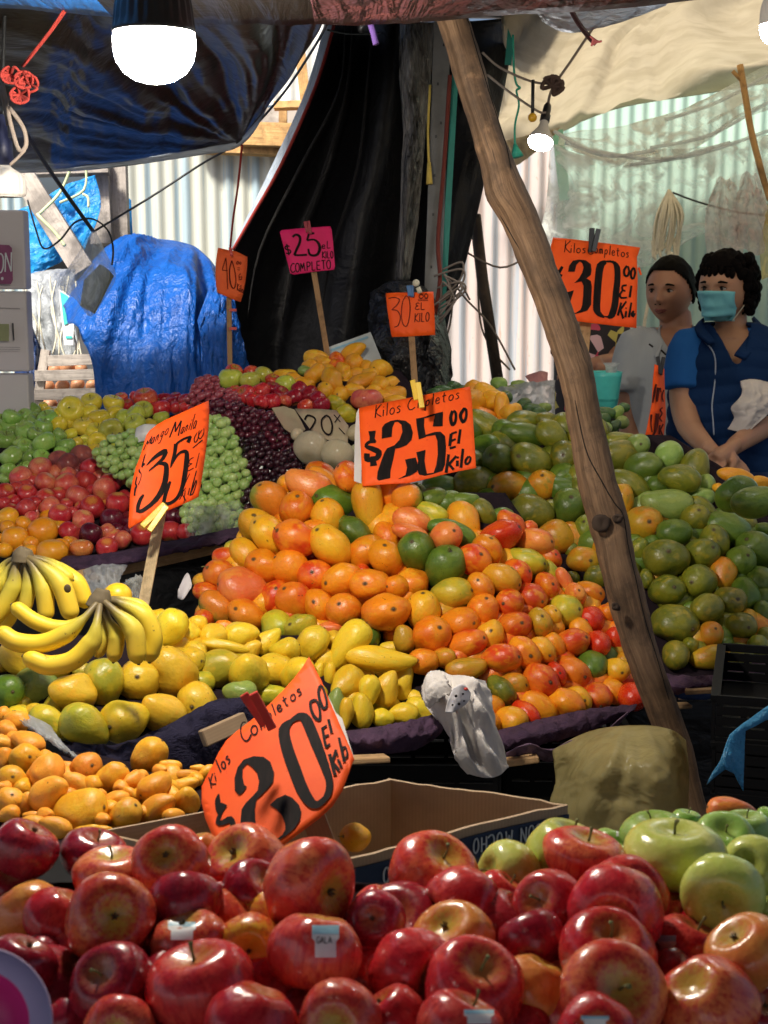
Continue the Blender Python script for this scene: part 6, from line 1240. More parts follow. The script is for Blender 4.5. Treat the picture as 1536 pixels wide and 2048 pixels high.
# ------------------------------------------------------------ price signs
def tp(tile, s):                        # 'x,y x,y' in tile pixels -> picture pixels
    ox, oy, k = tile
    return [(ox+float(a.split(',')[0])/k, oy+float(a.split(',')[1])/k) for a in s.split()]
def brush(m, tile, s, dfun, lift=.0016, sm=3):
    ox, oy, k = tile
    for q in s.split('|'):
        pts = []
        for w_ in q.split():
            c = [float(v) for v in w_.split(',')]; pts.append((ox+c[0]/k, oy+c[1]/k, c[2]/k))
        if len(pts) > 2 and sm: pts = smooth2(pts, sm)
        ribbon(m, pts, dfun, lift+random.random()*.0004)
def blot(m, tile, s, dfun, lift=.0018):
    for q in s.split('|'):
        k = interior(tp(tile, q), dfun, 18, lift); m.add(k.v, k.f)
def sign(label, outline, dfun, card, foot, stick_m=None, stick=None, clip=None, back=None):
    root = empty('price_sign', foot); tag(root, label, 'price sign')
    b = interior(outline, dfun, 22).build('card', card, root, True); s = b.modifiers.new('thickness', 'SOLIDIFY'); s.thickness = .0014; s.offset = 1 if False else -1
    b.data.materials.append(M_back)
    if back: b2 = interior(back, lambda x, y: dfun(x, y)+.012, 22).build('backing_card', M_back, root)
    if stick:
        q = MB(); q.bar(P(*stick[0]), P(*stick[1]), stick[2], .008); q.build('stick', stick_m or M_stick, root)
    if clip:
        cm, prongs = clip
        for (a, b_, w_) in prongs:
            q = MB(); q.bar(P(*a), P(*b_), w_, .007); o = q.build('clip', cm, root); bv = o.modifiers.new('bevel', 'BEVEL'); bv.width = .001
    return root
# --- $20, foreground
Q = (390,1300,4.518)
pl0 = plane((430,1500,1.86),(705,1520,1.78),(540,1700,1.72))
d20 = lambda x, y: pl0(x, y)+.00000065*((x-560)*.8+(y-1520)*.35)**2*1.0
ol = tp(Q, "1028,62 1075,150 1140,270 1200,420 1270,580 1330,720 1400,880 1440,985 1420,1020 1390,1110 1330,1270 1240,1410 1120,1520 960,1640 780,1770 700,1840 420,1900 240,1815 190,1740 140,1640 90,1520 60,1380 60,1230 100,1150 170,1020 210,930 280,820 380,730 500,640 620,540 700,460 800,360 900,250 980,140")
s20 = sign('big orange twenty peso sign with a red clip in the foreground', ol, d20, M_sign, P(660,1760,1.72), M_card, ((600,1560,1.83),(668,1745,1.76),.030),
   (M_redp, [((487,1388,1.795),(530,1450,1.80),.0115),((506,1386,1.775),(545,1458,1.785),.0115)]), back=tp(Q, "1330,620 1440,985 1400,1060 1200,400 1270,560"))
m = MB()
blot(m, Q, "400,1310 360,1270 356,1160 385,1060 440,990 530,958 620,965 680,1010 715,1110 705,1190 660,1250 600,1310 555,1350 540,1440 545,1540 575,1640 640,1700 700,1730 700,1760 560,1730 415,1705 410,1560 420,1440 460,1380 520,1320 565,1270 580,1190 560,1110 520,1060 470,1025 430,1070 430,1150 445,1220 470,1235 430,1290"
  "|675,1400 740,1340 815,1308 880,1335 940,1400 960,1460 945,1540 900,1610 820,1680 720,1740 700,1735 790,1670 815,1620 815,1570 790,1500 740,1440", d20)
blot(m, Q, "755,780 800,700 880,620 950,570 1000,560 1030,600 1060,680 1120,820 1180,960 1230,1100 1248,1200 1230,1290 1180,1370 1110,1430 1060,1438 1000,1410 940,1320 880,1180 830,1050 790,920 760,850|", d20) if False else None
brush(m, Q, "950,590,60 870,640,40 805,720,100 830,880,110 900,1080,115 970,1260,110 1050,1380,90 1120,1390,60 1190,1320,40|960,590,60 1010,640,100 1090,830,100 1170,1040,80 1215,1190,66 1200,1300,60 1150,1375,40|880,630,30 950,600,70 1000,610,80", d20, .0018)
brush(m, Q, "215,1300,12 205,1360,50 215,1430,60 230,1480,40|265,1390,60 230,1470,30 205,1560,40 260,1555,50 320,1530,60 345,1590,50 330,1650,40 260,1660,60 230,1700,50 300,1690,70 330,1740,60 360,1730,40|285,1660,40 300,1760,50", d20)
brush(m, Q, "1085,450,26 1045,470,26 1050,540,28 1085,610,30 1125,630,28 1130,570,24 1115,490,22 1085,445,22|1130,320,22 1115,380,26 1130,460,28 1160,525,28 1190,500,22 1180,420,22 1155,340,20 1130,315,18", d20)
brush(m, Q, "1190,680,18 1145,710,18|1150,700,26 1165,790,24 1185,880,26|1155,790,22 1210,765,18|1185,880,20 1220,845,16|1205,625,26 1235,750,28", d20, sm=0)
brush(m, Q, "1215,940,30 1265,1130,32|1275,900,24 1240,1010,24|1240,1010,26 1305,1090,26|1290,985,24 1325,1060,24|1280,935,18 1290,955,18|1300,790,24 1350,1010,28|1345,870,18 1330,920,22 1345,970,22 1375,960,18 1370,900,16 1350,870,16", d20, sm=2)
W_ = lambda t, x, y, ux, uy, vx, vy, w: write(m, t, 390+x/4.518, 1300+y/4.518, ux/4.518, uy/4.518, vx/4.518, vy/4.518, w/4.518, d20)
W_('K', 150,1245, 70,-60, -30,-95, 11); W_('i', 185,1190, 60,-70, -25,-90, 11); W_('los', 228,1110, 66,-70, -50,-110, 13)
W_('Com', 440,840, 115,-85, -55,-150, 14); W_('pletos', 660,640, 88,-70, -40,-100, 13)
m.build('lettering', M_ink, s20)

# --- $35 Mango Manila
Q = (240,780,7.06)
pl35 = plane((262,1055,2.84),(415,1000,2.95),(418,800,3.02)); d35 = lambda x, y: pl35(x, y)+.0000030*(x-340)**2
ol = tp(Q, "1255,145 1262,300 1250,560 1200,960 1150,1300 1110,1510 1000,1565 800,1650 600,1730 440,1790 250,1880 130,1960 115,1920 130,1700 140,1480 175,1290 220,1100 280,950 330,780 370,640 420,570 520,490 640,420 800,350 1000,260")
s35 = sign('orange thirty five peso sign for manila mangoes held by a yellow clip', ol, d35, M_sign, P(290,1215,2.84), M_pst, ((326,1000,2.97),(286,1215,2.86),.022),
   (M_yelp, [((330,1008,2.865),(284,1053,2.845),.012),((333,1012,2.86),(298,1062,2.84),.012)]))
m = MB()
brush(m, Q, "375,1065,10 460,975,40 560,900,60 630,870,80 670,860,50|650,870,60 610,960,50 540,1030,40 405,1145,14|540,1040,20 620,1040,60 655,1080,70 645,1250,80 600,1400,80 520,1530,70 420,1630,55 300,1710,55 245,1700,50|250,1725,50 255,1640,55 290,1540,50 335,1475,26", d35)
brush(m, Q, "1000,650,40 960,740,55|1005,655,30 900,690,30 810,750,30 790,790,40|790,760,60 770,900,50 735,1020,40 715,1095,14|735,1050,16 810,920,30 880,870,40 940,880,60 940,1000,70 915,1200,70 870,1400,55 800,1530,45 700,1600,45 620,1600,50 600,1580,30|615,1600,50 640,1480,55 680,1360,50 712,1290,30", d35)
brush(m, Q, "360,900,10 335,980,20 310,1090,24|340,1030,40 320,1060,40|270,1110,10 275,1150,26 300,1190,12 290,1260,10 255,1340,10|240,1220,16 220,1320,22 235,1350,24 215,1400,30 205,1490,24", d35)
brush(m, Q, "1090,600,10 1050,680,16 1060,740,16 1100,690,14 1110,610,10 1120,570,10|1160,560,10 1110,640,16 1130,690,16 1180,620,12 1185,540,10|1025,820,12 1165,705,18", d35)
brush(m, Q, "1040,950,10 990,980,12 975,1030,12 1020,1040,10|1000,1045,10 950,1100,14 960,1140,12 1040,1100,10|1120,885,10 1070,1100,12|900,1360,14 940,1270,12 985,1180,10|930,1380,10 880,1460,12 930,1560,12|840,1550,10 890,1450,14|905,1590,10 920,1420,14|985,1380,12 960,1480,16|1080,1140,14 1040,1290,18 990,1490,22|1000,1450,18 1040,1360,16 1075,1270,14 1075,1330,14 1030,1460,16 1000,1480,16", d35)
W_ = lambda t, x, y, ux, uy, vx, vy, w: write(m, t, 240+x/7.06, 780+y/7.06, ux/7.06, uy/7.06, vx/7.06, vy/7.06, w/7.06, d35)
W_('M', 330,850, 150,-150, 50,-130, 12); W_('ango', 425,775, 96,-62, 60,-180, 11); W_('M', 700,670, 200,-40, 70,-230, 20); W_('ani', 845,632, 86,-48, 60,-190, 11); W_('la', 990,570, 86,-30, 60,-230, 11)
m.build('lettering', M_ink, s35)

# --- $25 Kilos Completos
Q = (690,560,4.875)
d25 = plane((720,960,3.20),(948,930,3.20),(830,790,3.30))
ol = tp(Q, "135,1248 400,1190 650,1145 900,1095 1220,1038 1238,1180 1258,1500 1278,1830 1000,1885 750,1950 600,1980 400,1990 170,2010 160,1800 145,1500")
s25 = sign('orange twenty five peso sign with a yellow clip above the orange mangoes', ol, d25, M_sign, P(832,985,3.24), M_stick, None, (M_yelp, [((825,760,3.22),(833,800,3.22),.012),((836,765,3.20),(844,816,3.19),.012)]),
   back=tp(Q, "135,1248 110,1300 95,1500 88,1960 160,1985 160,1700 145,1400"))
m = MB()
blot(m, Q, "358,1547 360,1440 385,1405 440,1375 510,1362 590,1372 640,1410 662,1490 648,1560 600,1610 540,1635 490,1645 470,1750 445,1850 440,1930 330,1955 312,1940 318,1870 355,1760 385,1680 410,1640 480,1612 530,1560 560,1480 550,1410 515,1382 485,1385 462,1440 455,1528"
 "|585,1750 690,1730 715,1820 700,1870 640,1905 515,1942 590,1900 605,1830|692,1352 775,1335 770,1420 790,1530 720,1553 703,1450|770,1335 860,1305 955,1283 952,1425 855,1428 875,1320 780,1348|785,1510 870,1482 930,1478 975,1520 985,1620 975,1800 950,1860 860,1890 775,1908 720,1895 705,1850 712,1760 695,1680 785,1655 775,1760 790,1850 800,1888 865,1878 890,1800 905,1700 900,1570 880,1510 790,1525"
 "|228,1475 298,1468 290,1545 308,1575 235,1592 240,1530", d25)
brush(m, Q, "300,1575,30 235,1580,30 205,1620,34 265,1645,50 330,1680,60 310,1735,50 250,1745,50|215,1690,55 215,1745,60 260,1750,40|270,1740,50 280,1812,70", d25)
brush(m, Q, "1050,1275,30 1030,1340,34 1045,1410,34 1075,1380,28 1080,1300,28 1055,1275,24|1160,1255,28 1125,1320,34 1150,1385,32 1180,1340,26 1180,1265,26 1150,1255,24", d25)
brush(m, Q, "1090,1480,20 1035,1500,20|1035,1500,30 1020,1620,30|1030,1570,22 1080,1550,20|1020,1640,22 1080,1625,20|1125,1455,24 1105,1595,28|1010,1700,26 985,1880,30|1085,1715,24 1010,1800,26|1010,1790,26 1060,1850,26|1095,1760,26 1095,1815,28|1098,1720,22 1098,1740,22|1150,1645,26 1130,1830,28|1205,1720,22 1175,1760,26 1180,1795,24 1210,1780,22 1225,1735,20 1205,1720,18", d25, sm=2)
W_ = lambda t, x, y, ux, uy, vx, vy, w: write(m, t, 690+x/4.875, 560+y/4.875, ux/4.875, uy/4.875, vx/4.875, vy/4.875, w/4.875, d25)
W_('Kilos', 295,1345, 98,-22, 5,-125, 10); W_('C', 610,1270, 110,-20, 5,-110, 10); W_('mpletos', 705,1250, 95,-22, 8,-110, 10)
m.build('lettering', M_ink, s25)

# --- small 30 (EL KILO)
d30s = lambda x, y: 3.9+0*x
ol = tp(Q, "397,128 520,122 640,124 760,118 862,112 872,300 880,535 700,545 580,552 455,556 430,400 410,270")
s30s = sign('small orange thirty peso sign on a long stick with blue clip', ol, d30s, M_sign, P(833,790,3.9), M_stick, ((823,672,3.91),(832,800,3.91),.017), (M_bluep, [((817,571,3.88),(820,592,3.88),.012),((824,571,3.885),(824,594,3.885),.010)]))
m = MB()
brush(m, Q, "425,180,9 480,170,9 530,190,9 510,240,9 455,290,9|455,290,9 510,300,9 540,360,9 520,440,9 480,460,8|590,160,9 560,220,9 550,340,9 565,430,9 600,450,9 625,380,9 635,260,9 620,170,9 590,155,9|740,135,9 722,160,9 740,180,9 765,160,9 745,135,9|790,130,9 775,155,9 790,180,9 810,155,9 790,130,9|710,188,6 810,185,6|712,202,6 812,200,6", d30s)
W_ = lambda t, x, y, ux, uy, vx, vy, w: write(m, t, 690+x/4.875, 560+y/4.875, ux/4.875, uy/4.875, vx/4.875, vy/4.875, w/4.875, d30s)
W_('~L', 685,290, 80,-2, 0,-70, 9); W_('KILO', 680,412, 62,-6, 2,-85, 9)
m.build('lettering', M_inkr, s30s)
q = MB(); q.sph(P(832,566,3.87), .010, 10, 8).tube(PP("836,575,3.87 840,586,3.87"), .007, 6); tag(q.build('white_knot', M_rope_w, smooth=True), 'white rope knot resting on the small thirty peso sign', 'knot')

# --- $30 Kilos Completos
Q = (1080,440,5.908)
d30 = plane((1100,475,3.72),(1280,495,3.76),(1270,655,3.70))
ol = tp(Q, "155,205 400,228 700,265 1000,300 1185,325 1165,390 1145,440 1150,560 1155,700 1148,900 1140,1275 900,1250 600,1215 350,1185 200,1170 130,800 115,420 130,300")
s30 = sign('large orange thirty peso sign with a black clip behind the leaning pole', ol, d30, M_sign, P(1150,860,3.75), M_plank, ((1172,630,3.74),(1158,800,3.74),.030), (M_blk, [((1184,456,3.705),(1182,505,3.71),.014),((1197,458,3.70),(1187,503,3.70),.013)]))
m = MB()
blot(m, Q, "330,610 345,540 390,480 460,467 540,475 600,520 610,590 600,650 550,690 600,720 612,780 605,950 605,1000 560,1070 480,1095 400,1112 330,1108 330,1095 420,1098 480,1060 500,1000 510,900 515,780 490,725 405,745 460,690 500,620 515,560 500,510 470,490 430,530 410,612|330,850 400,830 360,960 355,1095 325,1100 270,920 310,850", d30)
brush(m, Q, "780,495,40 715,540,90 690,700,85 675,900,85 670,1050,85 700,1110,60 760,1150,20|760,490,20 860,495,30 910,560,70 915,700,72 900,850,76 885,1000,80 850,1120,80 800,1150,30|760,1140,14 850,1150,26", d30)
brush(m, Q, "265,550,30 235,600,40 210,640,50 240,650,40|250,640,40 230,690,20|220,740,60 255,790,60 260,830,20", d30)
brush(m, Q, "1030,540,26 995,590,28 1000,650,28 1035,660,28 1055,600,26 1035,545,24|1110,560,26 1075,610,28 1080,680,28 1105,690,26 1125,620,26 1110,565,24|1025,770,20 975,780,26 975,825,24 1010,840,20|975,835,20 945,880,26 960,920,24 1030,915,20|1080,775,24 1060,915,28|960,975,24 920,1130,28|1020,960,22 950,1060,26|950,1060,26 985,1165,28|1020,1075,24 1010,1150,28|1018,1035,20 1016,1048,20|1080,975,22 1050,1150,28|1110,1075,26 1085,1110,30 1100,1140,30 1120,1100,26", d30, sm=2)
W_ = lambda t, x, y, ux, uy, vx, vy, w: write(m, t, 1080+x/5.908, 440+y/5.908, ux/5.908, uy/5.908, vx/5.908, vy/5.908, w/5.908, d30)
W_('K', 290,380, 110,10, 10,-140, 10); W_('ilos', 355,385, 100,4, 5,-110, 10); W_('C', 565,400, 100,10, 0,-100, 10); W_('ompletos', 640,385, 82,12, 5,-110, 10)
m.build('lettering', M_ink, s30)
q = MB(); q.bar(P(1277,535,3.76), P(1282,550,3.76), .006, .001); q.build('torn_corner', M_sign, s30)

# --- pink $25
Q = (420,430,5.486)
dpk = lambda x, y: 4.4+0*x
ol = tp(Q, "765,185 790,165 1000,145 1320,122 1335,160 1350,300 1372,560 1360,600 1150,620 920,655 880,640 850,520 800,320")
spk = sign('pink twenty five peso sign on a brown stick before the black tarp', ol, dpk, M_pink, P(656,725,4.4), M_stick, ((628,545,4.41),(657,722,4.41),.017), (M_redw, [((610,443,4.38),(615,465,4.38),.010),((617,442,4.375),(621,468,4.375),.009)]))
m = MB()
brush(m, Q, "905,240,24 945,215,26 985,240,30 985,300,30 950,380,28 925,440,26|925,440,20 1000,440,22 1065,435,22|1145,200,22 1085,205,24|1085,205,24 1065,280,24|1065,280,18 1140,270,20 1190,310,30 1205,370,34 1180,430,30 1130,445,26 1090,425,26 1080,370,22", dpk)
W_ = lambda t, x, y, ux, uy, vx, vy, w: write(m, t, 420+x/5.486, 430+y/5.486, ux/5.486, uy/5.486, vx/5.486, vy/5.486, w/5.486, dpk)
W_('$', 835,435, 120,-12, -25,-105, 15); W_('eL', 1225,370, 85,-8, 0,-80, 10); W_('KILO', 1235,475, 52,-2, -4,-75, 10); W_('COMPLETO', 885,630, 80,-8, -6,-95, 12)
m.build('lettering', M_ink, spk)
# --- orange 40
d40 = plane((437,500,4.28),(494,515,4.34),(485,600,4.34))
ol = tp(Q, "90,358 180,378 290,400 410,460 408,560 390,720 360,880 335,955 250,925 90,855 70,780 62,650 70,480")
s40 = sign('faded orange forty peso sign hanging by red string near the blue tarp', ol, d40, M_signf, P(459,735,4.33), M_stick, ((458,595,4.34),(460,740,4.34),.015), (M_redp, [((460,495,4.27),(464,512,4.27),.009)]), back=tp(Q, "62,500 95,660 100,860 75,850 58,700"))
m = MB()
brush(m, Q, "195,815,10 188,640,10 175,470,10|175,470,9 135,600,9|135,605,9 195,610,9|240,500,12 215,600,14 220,720,14 240,790,14 270,800,12 285,720,10 270,600,10 240,500,10|300,510,9 290,530,9 305,540,9 312,515,9 300,508,9|335,512,9 322,530,9 335,540,9 342,520,9|302,578,6 332,582,6|302,600,6 330,604,6|340,645,8 318,655,8|318,655,8 322,710,8|320,680,8 340,680,8|322,710,8 345,710,8|348,670,8 348,710,8", d40)
W_ = lambda t, x, y, ux, uy, vx, vy, w: write(m, t, 420+x/5.486, 430+y/5.486, ux/5.486, uy/5.486, vx/5.486, vy/5.486, w/5.486, d40)
W_('Kilo', 300,830, 34,14, 0,-80, 8); m.build('lettering', M_inkr, s40)
for y in (620, 657):
    q = MB(); q.box(P(466,y,4.32), (.022,.01,.008)); q.build('clip', M_redp, s40)
# --- side-on orange sign before the women
Q = (1200,480,4.268)
ds = plane((1308,728,3.80),(1335,735,3.86),(1290,875,3.80))
ol = tp(Q, "465,1060 500,1075 545,1100 550,1300 560,1500 550,1600 535,1705 380,1685 400,1600 440,1400 450,1200")
ss = sign('narrow orange sign seen edge on before the women with a black clip', ol, ds, M_sign, P(1297,905,3.85), M_pst, ((1302,870,3.84),(1295,920,3.84),.010), (M_blk, [((1315,713,3.82),(1321,748,3.82),.010),((1327,714,3.83),(1321,750,3.83),.010)]))
m = MB()
brush(m, Q, "480,1230,14 465,1300,22 450,1390,16|500,1260,30 490,1340,24 488,1380,12|515,1260,10 520,1300,10|490,1480,34 485,1560,34 465,1650,20 440,1670,10|440,1490,20 435,1560,12 445,1640,10|545,1280,10 530,1330,14 540,1380,12|535,1430,12 515,1450,14 530,1480,12 510,1520,14 530,1550,12|510,1580,14 505,1660,16|540,1570,12 515,1620,14|515,1620,14 535,1670,14", ds, .008); m.build('lettering', M_inkr, ss)
# --- brown card 20 between grapes and melons
Q = (360,660,3.072)
dc = plane((590,818,3.70),(700,880,3.60),(650,870,3.62))
ol = tp(Q, "705,485 880,488 960,495 1035,590 1030,705 960,690 880,668 820,640 770,570")
sc_ = sign('brown card with twenty written on it leaning on beige melons', ol, dc, M_cardsign, P(690,885,3.6))
m = MB()
for ch_, x_ in (('2', 772), ('0', 872)): write(m, ch_, 360+x_/3.072, 660+640/3.072, 150/3.072, 8/3.072, -18/3.072, -118/3.072, 3.6, dc, .012)
brush(m, Q, "945,520,6 985,565,6|985,520,6 950,568,6|975,600,6 1012,640,6", dc, .012); m.build('lettering', M_ink, sc_)
k = interior(tp(Q, "565,478 640,468 705,490 745,560 770,610 700,640 640,600 590,520"), plane((545,815,3.74),(610,830,3.74),(600,868,3.66)), 22).build('card', M_cardsign); so_ = k.modifiers.new('thickness', 'SOLIDIFY'); so_.thickness = .003; tag(k, 'blank brown card behind the dark grapes beside the marked card', 'card')
# ------------------------------------------------------------ people
def skinm(name, c):
    m, n, l, b = mat(name); tc = N(n, 'TexCoord').outputs['Object']
    l.new(mix(n, l, noi(n, l, tc, 22, 4), tuple(x*.86 for x in c), tuple(x*1.12 for x in c)), b.inputs['Base Color']); setp(b, Roughness=.5, Subsurface_Weight=.12, Subsurface_Scale=.02); return m
def fabric(name, c, q=0, sc=18):
    m, n, l, b = mat(name); tc = N(n, 'TexCoord').outputs['Object']; f = noi(n, l, mapping(n, l, tc, (1,1,.6)), sc*.4, 4, .5, .8)
    l.new(mix(n, l, f, tuple(x*.8 for x in c), tuple(x*1.1 for x in c)), b.inputs['Base Color']); setp(b, Roughness=.85, Specular_IOR_Level=.05)
    bump(n, l, f, b, .02, .7); return m
M_skA = skinm('brown skin', (.36,.175,.105)); M_skB = skinm('light brown skin', (.38,.20,.12))
M_hair = plain('black hair', (.003,.0025,.002), .6, nscale=60, bmp=1, Specular_IOR_Level=.05)
M_hairb = plain('dark curly hair', (.003,.002,.002), .75, nscale=50, bmp=1, Specular_IOR_Level=.05)
M_polo = fabric('pale grey polo', (.38,.41,.44)); M_vest = fabric('navy blue vest', (.008,.026,.085)); M_tee = fabric('bright blue tee', (.02,.11,.36)); M_jean = fabric('dark jeans', (.02,.035,.09)); M_floral = None
M_mask = plain('light blue mask', (.16,.50,.58), .7, nscale=30, var=.08); M_eyew = plain('eye white', (.55,.5,.46), .3, var=0, bmp=0); M_iris = plain('dark iris', (.012,.008,.006), .15, var=0, bmp=0)
M_lip = plain('lips', (.20,.05,.04), .5); M_rag2 = fabric('white cloth', (.60,.56,.54))
def gauss(v, c, s): return math.exp(-sum(((v[i]-c[i])/s[i])**2 for i in range(3)))
def headmesh(M):
    m = MB(); nu, nv = 56, 48; vs = []
    for i in range(nv+1):
        th = math.pi*i/nv
        for k in range(nu):
            a = 2*math.pi*k/nu; x, y, z = math.sin(th)*math.cos(a), math.sin(th)*math.sin(a), math.cos(th)
            X, Y, Z = x*.079, y*.096, z*.112
            if z < 0: X *= 1-.26*(-z)**2.2; Y *= 1-.12*(-z)**2
            if z < -.1 and y < 0: Y *= 1+.06*min(1, (-z-.1)*1.5)
            f = 1 if y < 0 else 0
            Y += .010*f*(abs(x)**.5)*0
            g = lambda cx, cz, sx, sz: math.exp(-((X-cx)/sx)**2-((Z-cz)/sz)**2)*(1 if y < .1 else 0)
            Y += -.024*g(0,-.024,.011,.012)-.014*g(0,-.004,.0075,.022)-.005*g(.011,-.027,.006,.006)-.005*g(-.011,-.027,.006,.006)      # nose
            Y += .013*g(.031,.010,.016,.010)+.013*g(-.031,.010,.016,.010)                                                                 # eye sockets
            Y += -.005*g(.03,.027,.022,.007)-.005*g(-.03,.027,.022,.007)                                                                   # brows
            Y += -.005*g(.04,-.022,.018,.018)-.005*g(-.04,-.022,.018,.018)                                                                 # cheeks
            Y += -.008*g(0,-.054,.020,.007)-.007*g(0,-.066,.018,.007)+.004*g(0,-.060,.024,.0022)                                         # lips
            Y += .004*g(0,-.078,.02,.006)-.008*g(0,-.097,.020,.013)                                                                       # chin
            vs.append(M @ Vector((X, Y, Z)))
    m.add(vs, [(i*nu+k, (i+1)*nu+k, (i+1)*nu+(k+1)%nu, i*nu+(k+1)%nu) for i in range(nv) for k in range(nu)]); return m
def loft(m, rings, yaw, n=28, p=2.4):            # rings: (centre, rx, ry)
    ex = Vector((math.cos(yaw), math.sin(yaw), 0)); ey = Vector((-math.sin(yaw), math.cos(yaw), 0)); C_ = [r[0] for r in rings]
    cs, _ = catmull([Vector(c) for c in C_], [0]*len(C_), 4); rx = catmull([Vector((r[1], r[2], 0)) for r in rings], [0]*len(C_), 4)[0]; vs = []
    for c, r in zip(cs, rx):
        for k in range(n):
            a = 2*math.pi*k/n; ca, sa = math.cos(a), math.sin(a)
            vs.append(c+ex*(math.copysign(abs(ca)**(2/p), ca)*r.x)+ey*(math.copysign(abs(sa)**(2/p), sa)*r.y))
    k_ = len(cs); m.add(vs, [(i*n+k, i*n+(k+1)%n, (i+1)*n+(k+1)%n, (i+1)*n+k) for i in range(k_-1) for k in range(n)]+[tuple(range(n))[::-1], tuple((k_-1)*n+k for k in range(n))])
def bake(m, voxel, smooth=6, sf=.5):             # fuse closed pieces into one skin
    me = m.mesh('tmp', M_blk, True); o = bpy.data.objects.new('tmp', me); col.objects.link(o)
    r = o.modifiers.new('r', 'REMESH'); r.mode = 'VOXEL'; r.voxel_size = voxel
    if smooth: s = o.modifiers.new('s', 'SMOOTH'); s.iterations = smooth; s.factor = sf
    bpy.context.view_layer.update(); dg = bpy.context.evaluated_depsgraph_get(); me2 = bpy.data.meshes.new_from_object(o.evaluated_get(dg)); bpy.data.objects.remove(o, do_unlink=True); return me2
def carve(me, kill):
    bm = bmesh.new(); bm.from_mesh(me); bmesh.ops.delete(bm, geom=[v for v in bm.verts if kill(v.co)], context='VERTS')
    for it in range(10):
        nw = [(v, sum((e.other_vert(v).co for e in v.link_edges if e.is_boundary), Vector())/max(1, sum(e.is_boundary for e in v.link_edges))) for v in bm.verts if v.is_boundary]
        for v, c in nw: v.co = v.co.lerp(c, .5)
    bm.to_mesh(me); bm.free()
def finish(name, me, mt, parent=None, solid=0):
    o_ = wloc(parent) if parent else Vector(); me.materials.clear(); me.materials.append(mt)
    for v in me.vertices: v.co -= o_
    me.polygons.foreach_set('use_smooth', [True]*len(me.polygons)); me.name = name
    o = bpy.data.objects.new(name, me); col.objects.link(o)
    if parent: o.parent = parent
    if solid: s = o.modifiers.new('cloth', 'SOLIDIFY'); s.thickness = solid; s.offset = 0
    return o
def hand_(m, wrist, dirv, palm_n, L=.17, curl=.35, side=1):
    """palm, four fingers of unequal length and a thumb from the side of the palm"""
    d = dirv.normalized(); n = palm_n.normalized(); s = d.cross(n).normalized()*side
    pc = wrist+d*.045
    m.tube([wrist-d*.03, wrist, wrist+d*.03, wrist+d*.075, wrist+d*.09], [.022,.021,.026,.030,.022], 12)
    for i, (o_, ln) in enumerate(((-.030,.060),(-.010,.074),(.010,.070),(.029,.054))):
        b = wrist+d*.080+s*o_; p = [b]; dd = d.copy()
        for j in range(3):
            dd = (dd*math.cos(curl*(1+.3*j))+n*math.sin(curl*(1+.3*j))).normalized(); p.append(p[-1]+dd*ln*(.42,.33,.25)[j])
        m.tube(p, [.0080,.0076,.0070,.0056], 8)
    b = wrist+d*.030-s*.022; t1 = (d*.7-s*.7+n*.25).normalized(); t2 = (d*.95-s*.15+n*.4).normalized()
    m.tube([b, b+t1*.034, b+t1*.034+t2*.028], [.012,.011,.008], 8)
def Hm(c, yaw, pitch=0, roll=0, s=1): return Matrix.Translation(c) @ Matrix.Rotation(yaw, 4, 'Z') @ Matrix.Rotation(pitch, 4, 'X') @ Matrix.Rotation(roll, 4, 'Y') @ Matrix.Scale(s, 4)
def face(root, M, mask=None, lids=True):
    for sx in (-1, 1):
        c = M @ Vector((sx*.031, -.073, .007))
        q = MB(); q.sph(c, (.0115,.009,.0055), 14, 10, M.to_3x3().normalized()); q.build('eye', M_eyew, root, True)
        q = MB(); q.sph(M @ Vector((sx*.031-.002, -.0815, .006)), (.0062,.003,.0062), 12, 8, M.to_3x3().normalized()); q.build('iris', M_iris, root, True)
        q = MB(); q.tube([M @ Vector(v) for v in ((sx*.014,-.0865,.0245),(sx*.028,-.088,.030),(sx*.048,-.077,.026))], [.0034,.0042,.0022], 6, smooth=3); q.build('eyebrow', M_hair, root, True)
        q = MB(); q.tube([M @ Vector(v) for v in ((sx*.018,-.080,.0075),(sx*.031,-.0855,.0145),(sx*.045,-.0775,.0085))], [.001,.0022,.001], 6, smooth=3); q.build('eyelid', M_hair, root, True)
    if not mask:
        for sx in (-1, 1): q = MB(); q.sph(M @ Vector((sx*.0085, -.108, -.0375)), (.0035,.004,.0022), 8, 6); q.build('nostril', M_hair, root, True)
        q = MB(); q.tube([M @ Vector(v) for v in ((-.023,-.082,-.059),(-.010,-.0965,-.0565),(0,-.099,-.0575),(.010,-.0965,-.0565),(.023,-.082,-.059))], [.0012,.0038,.0036,.0038,.0012], 8, smooth=3)
        q.tube([M @ Vector(v) for v in ((-.020,-.083,-.062),(0,-.097,-.0665),(.020,-.083,-.062))], [.001,.0048,.001], 8, smooth=4); q.build('lips', M_lip, root, True)
def hair(root, M, m_, line, out=1.07, curl=0, back=0, extra=None, seed=0, low=-.05):
    me = headmesh(Matrix.Identity(4)); m = MB(); keep = []
    for v in me.v:
        k = out+curl*(noise.noise(v*38+Vector((seed,0,0)))+.6*noise.noise(v*80)); z = v.z
        w = v*k+Vector((0, .008+back*max(0,1-((z+.01)/.09)**2)*(1 if v.y > 0 else .3), .005 if z > 0 else 0)); m.v.append(M @ w); m.uv.append((0,0)); keep.append(line(v))
    m.f = [f for f in me.f if all(keep[i] for i in f)]
    o = m.build('hair', m_, root, True); s = o.modifiers.new('t', 'SOLIDIFY'); s.thickness = .009; s.offset = -1
    if extra: q = MB(); extra(q); q.build('hair', m_, root, True)
px2m = lambda p, d: p*d/FPX

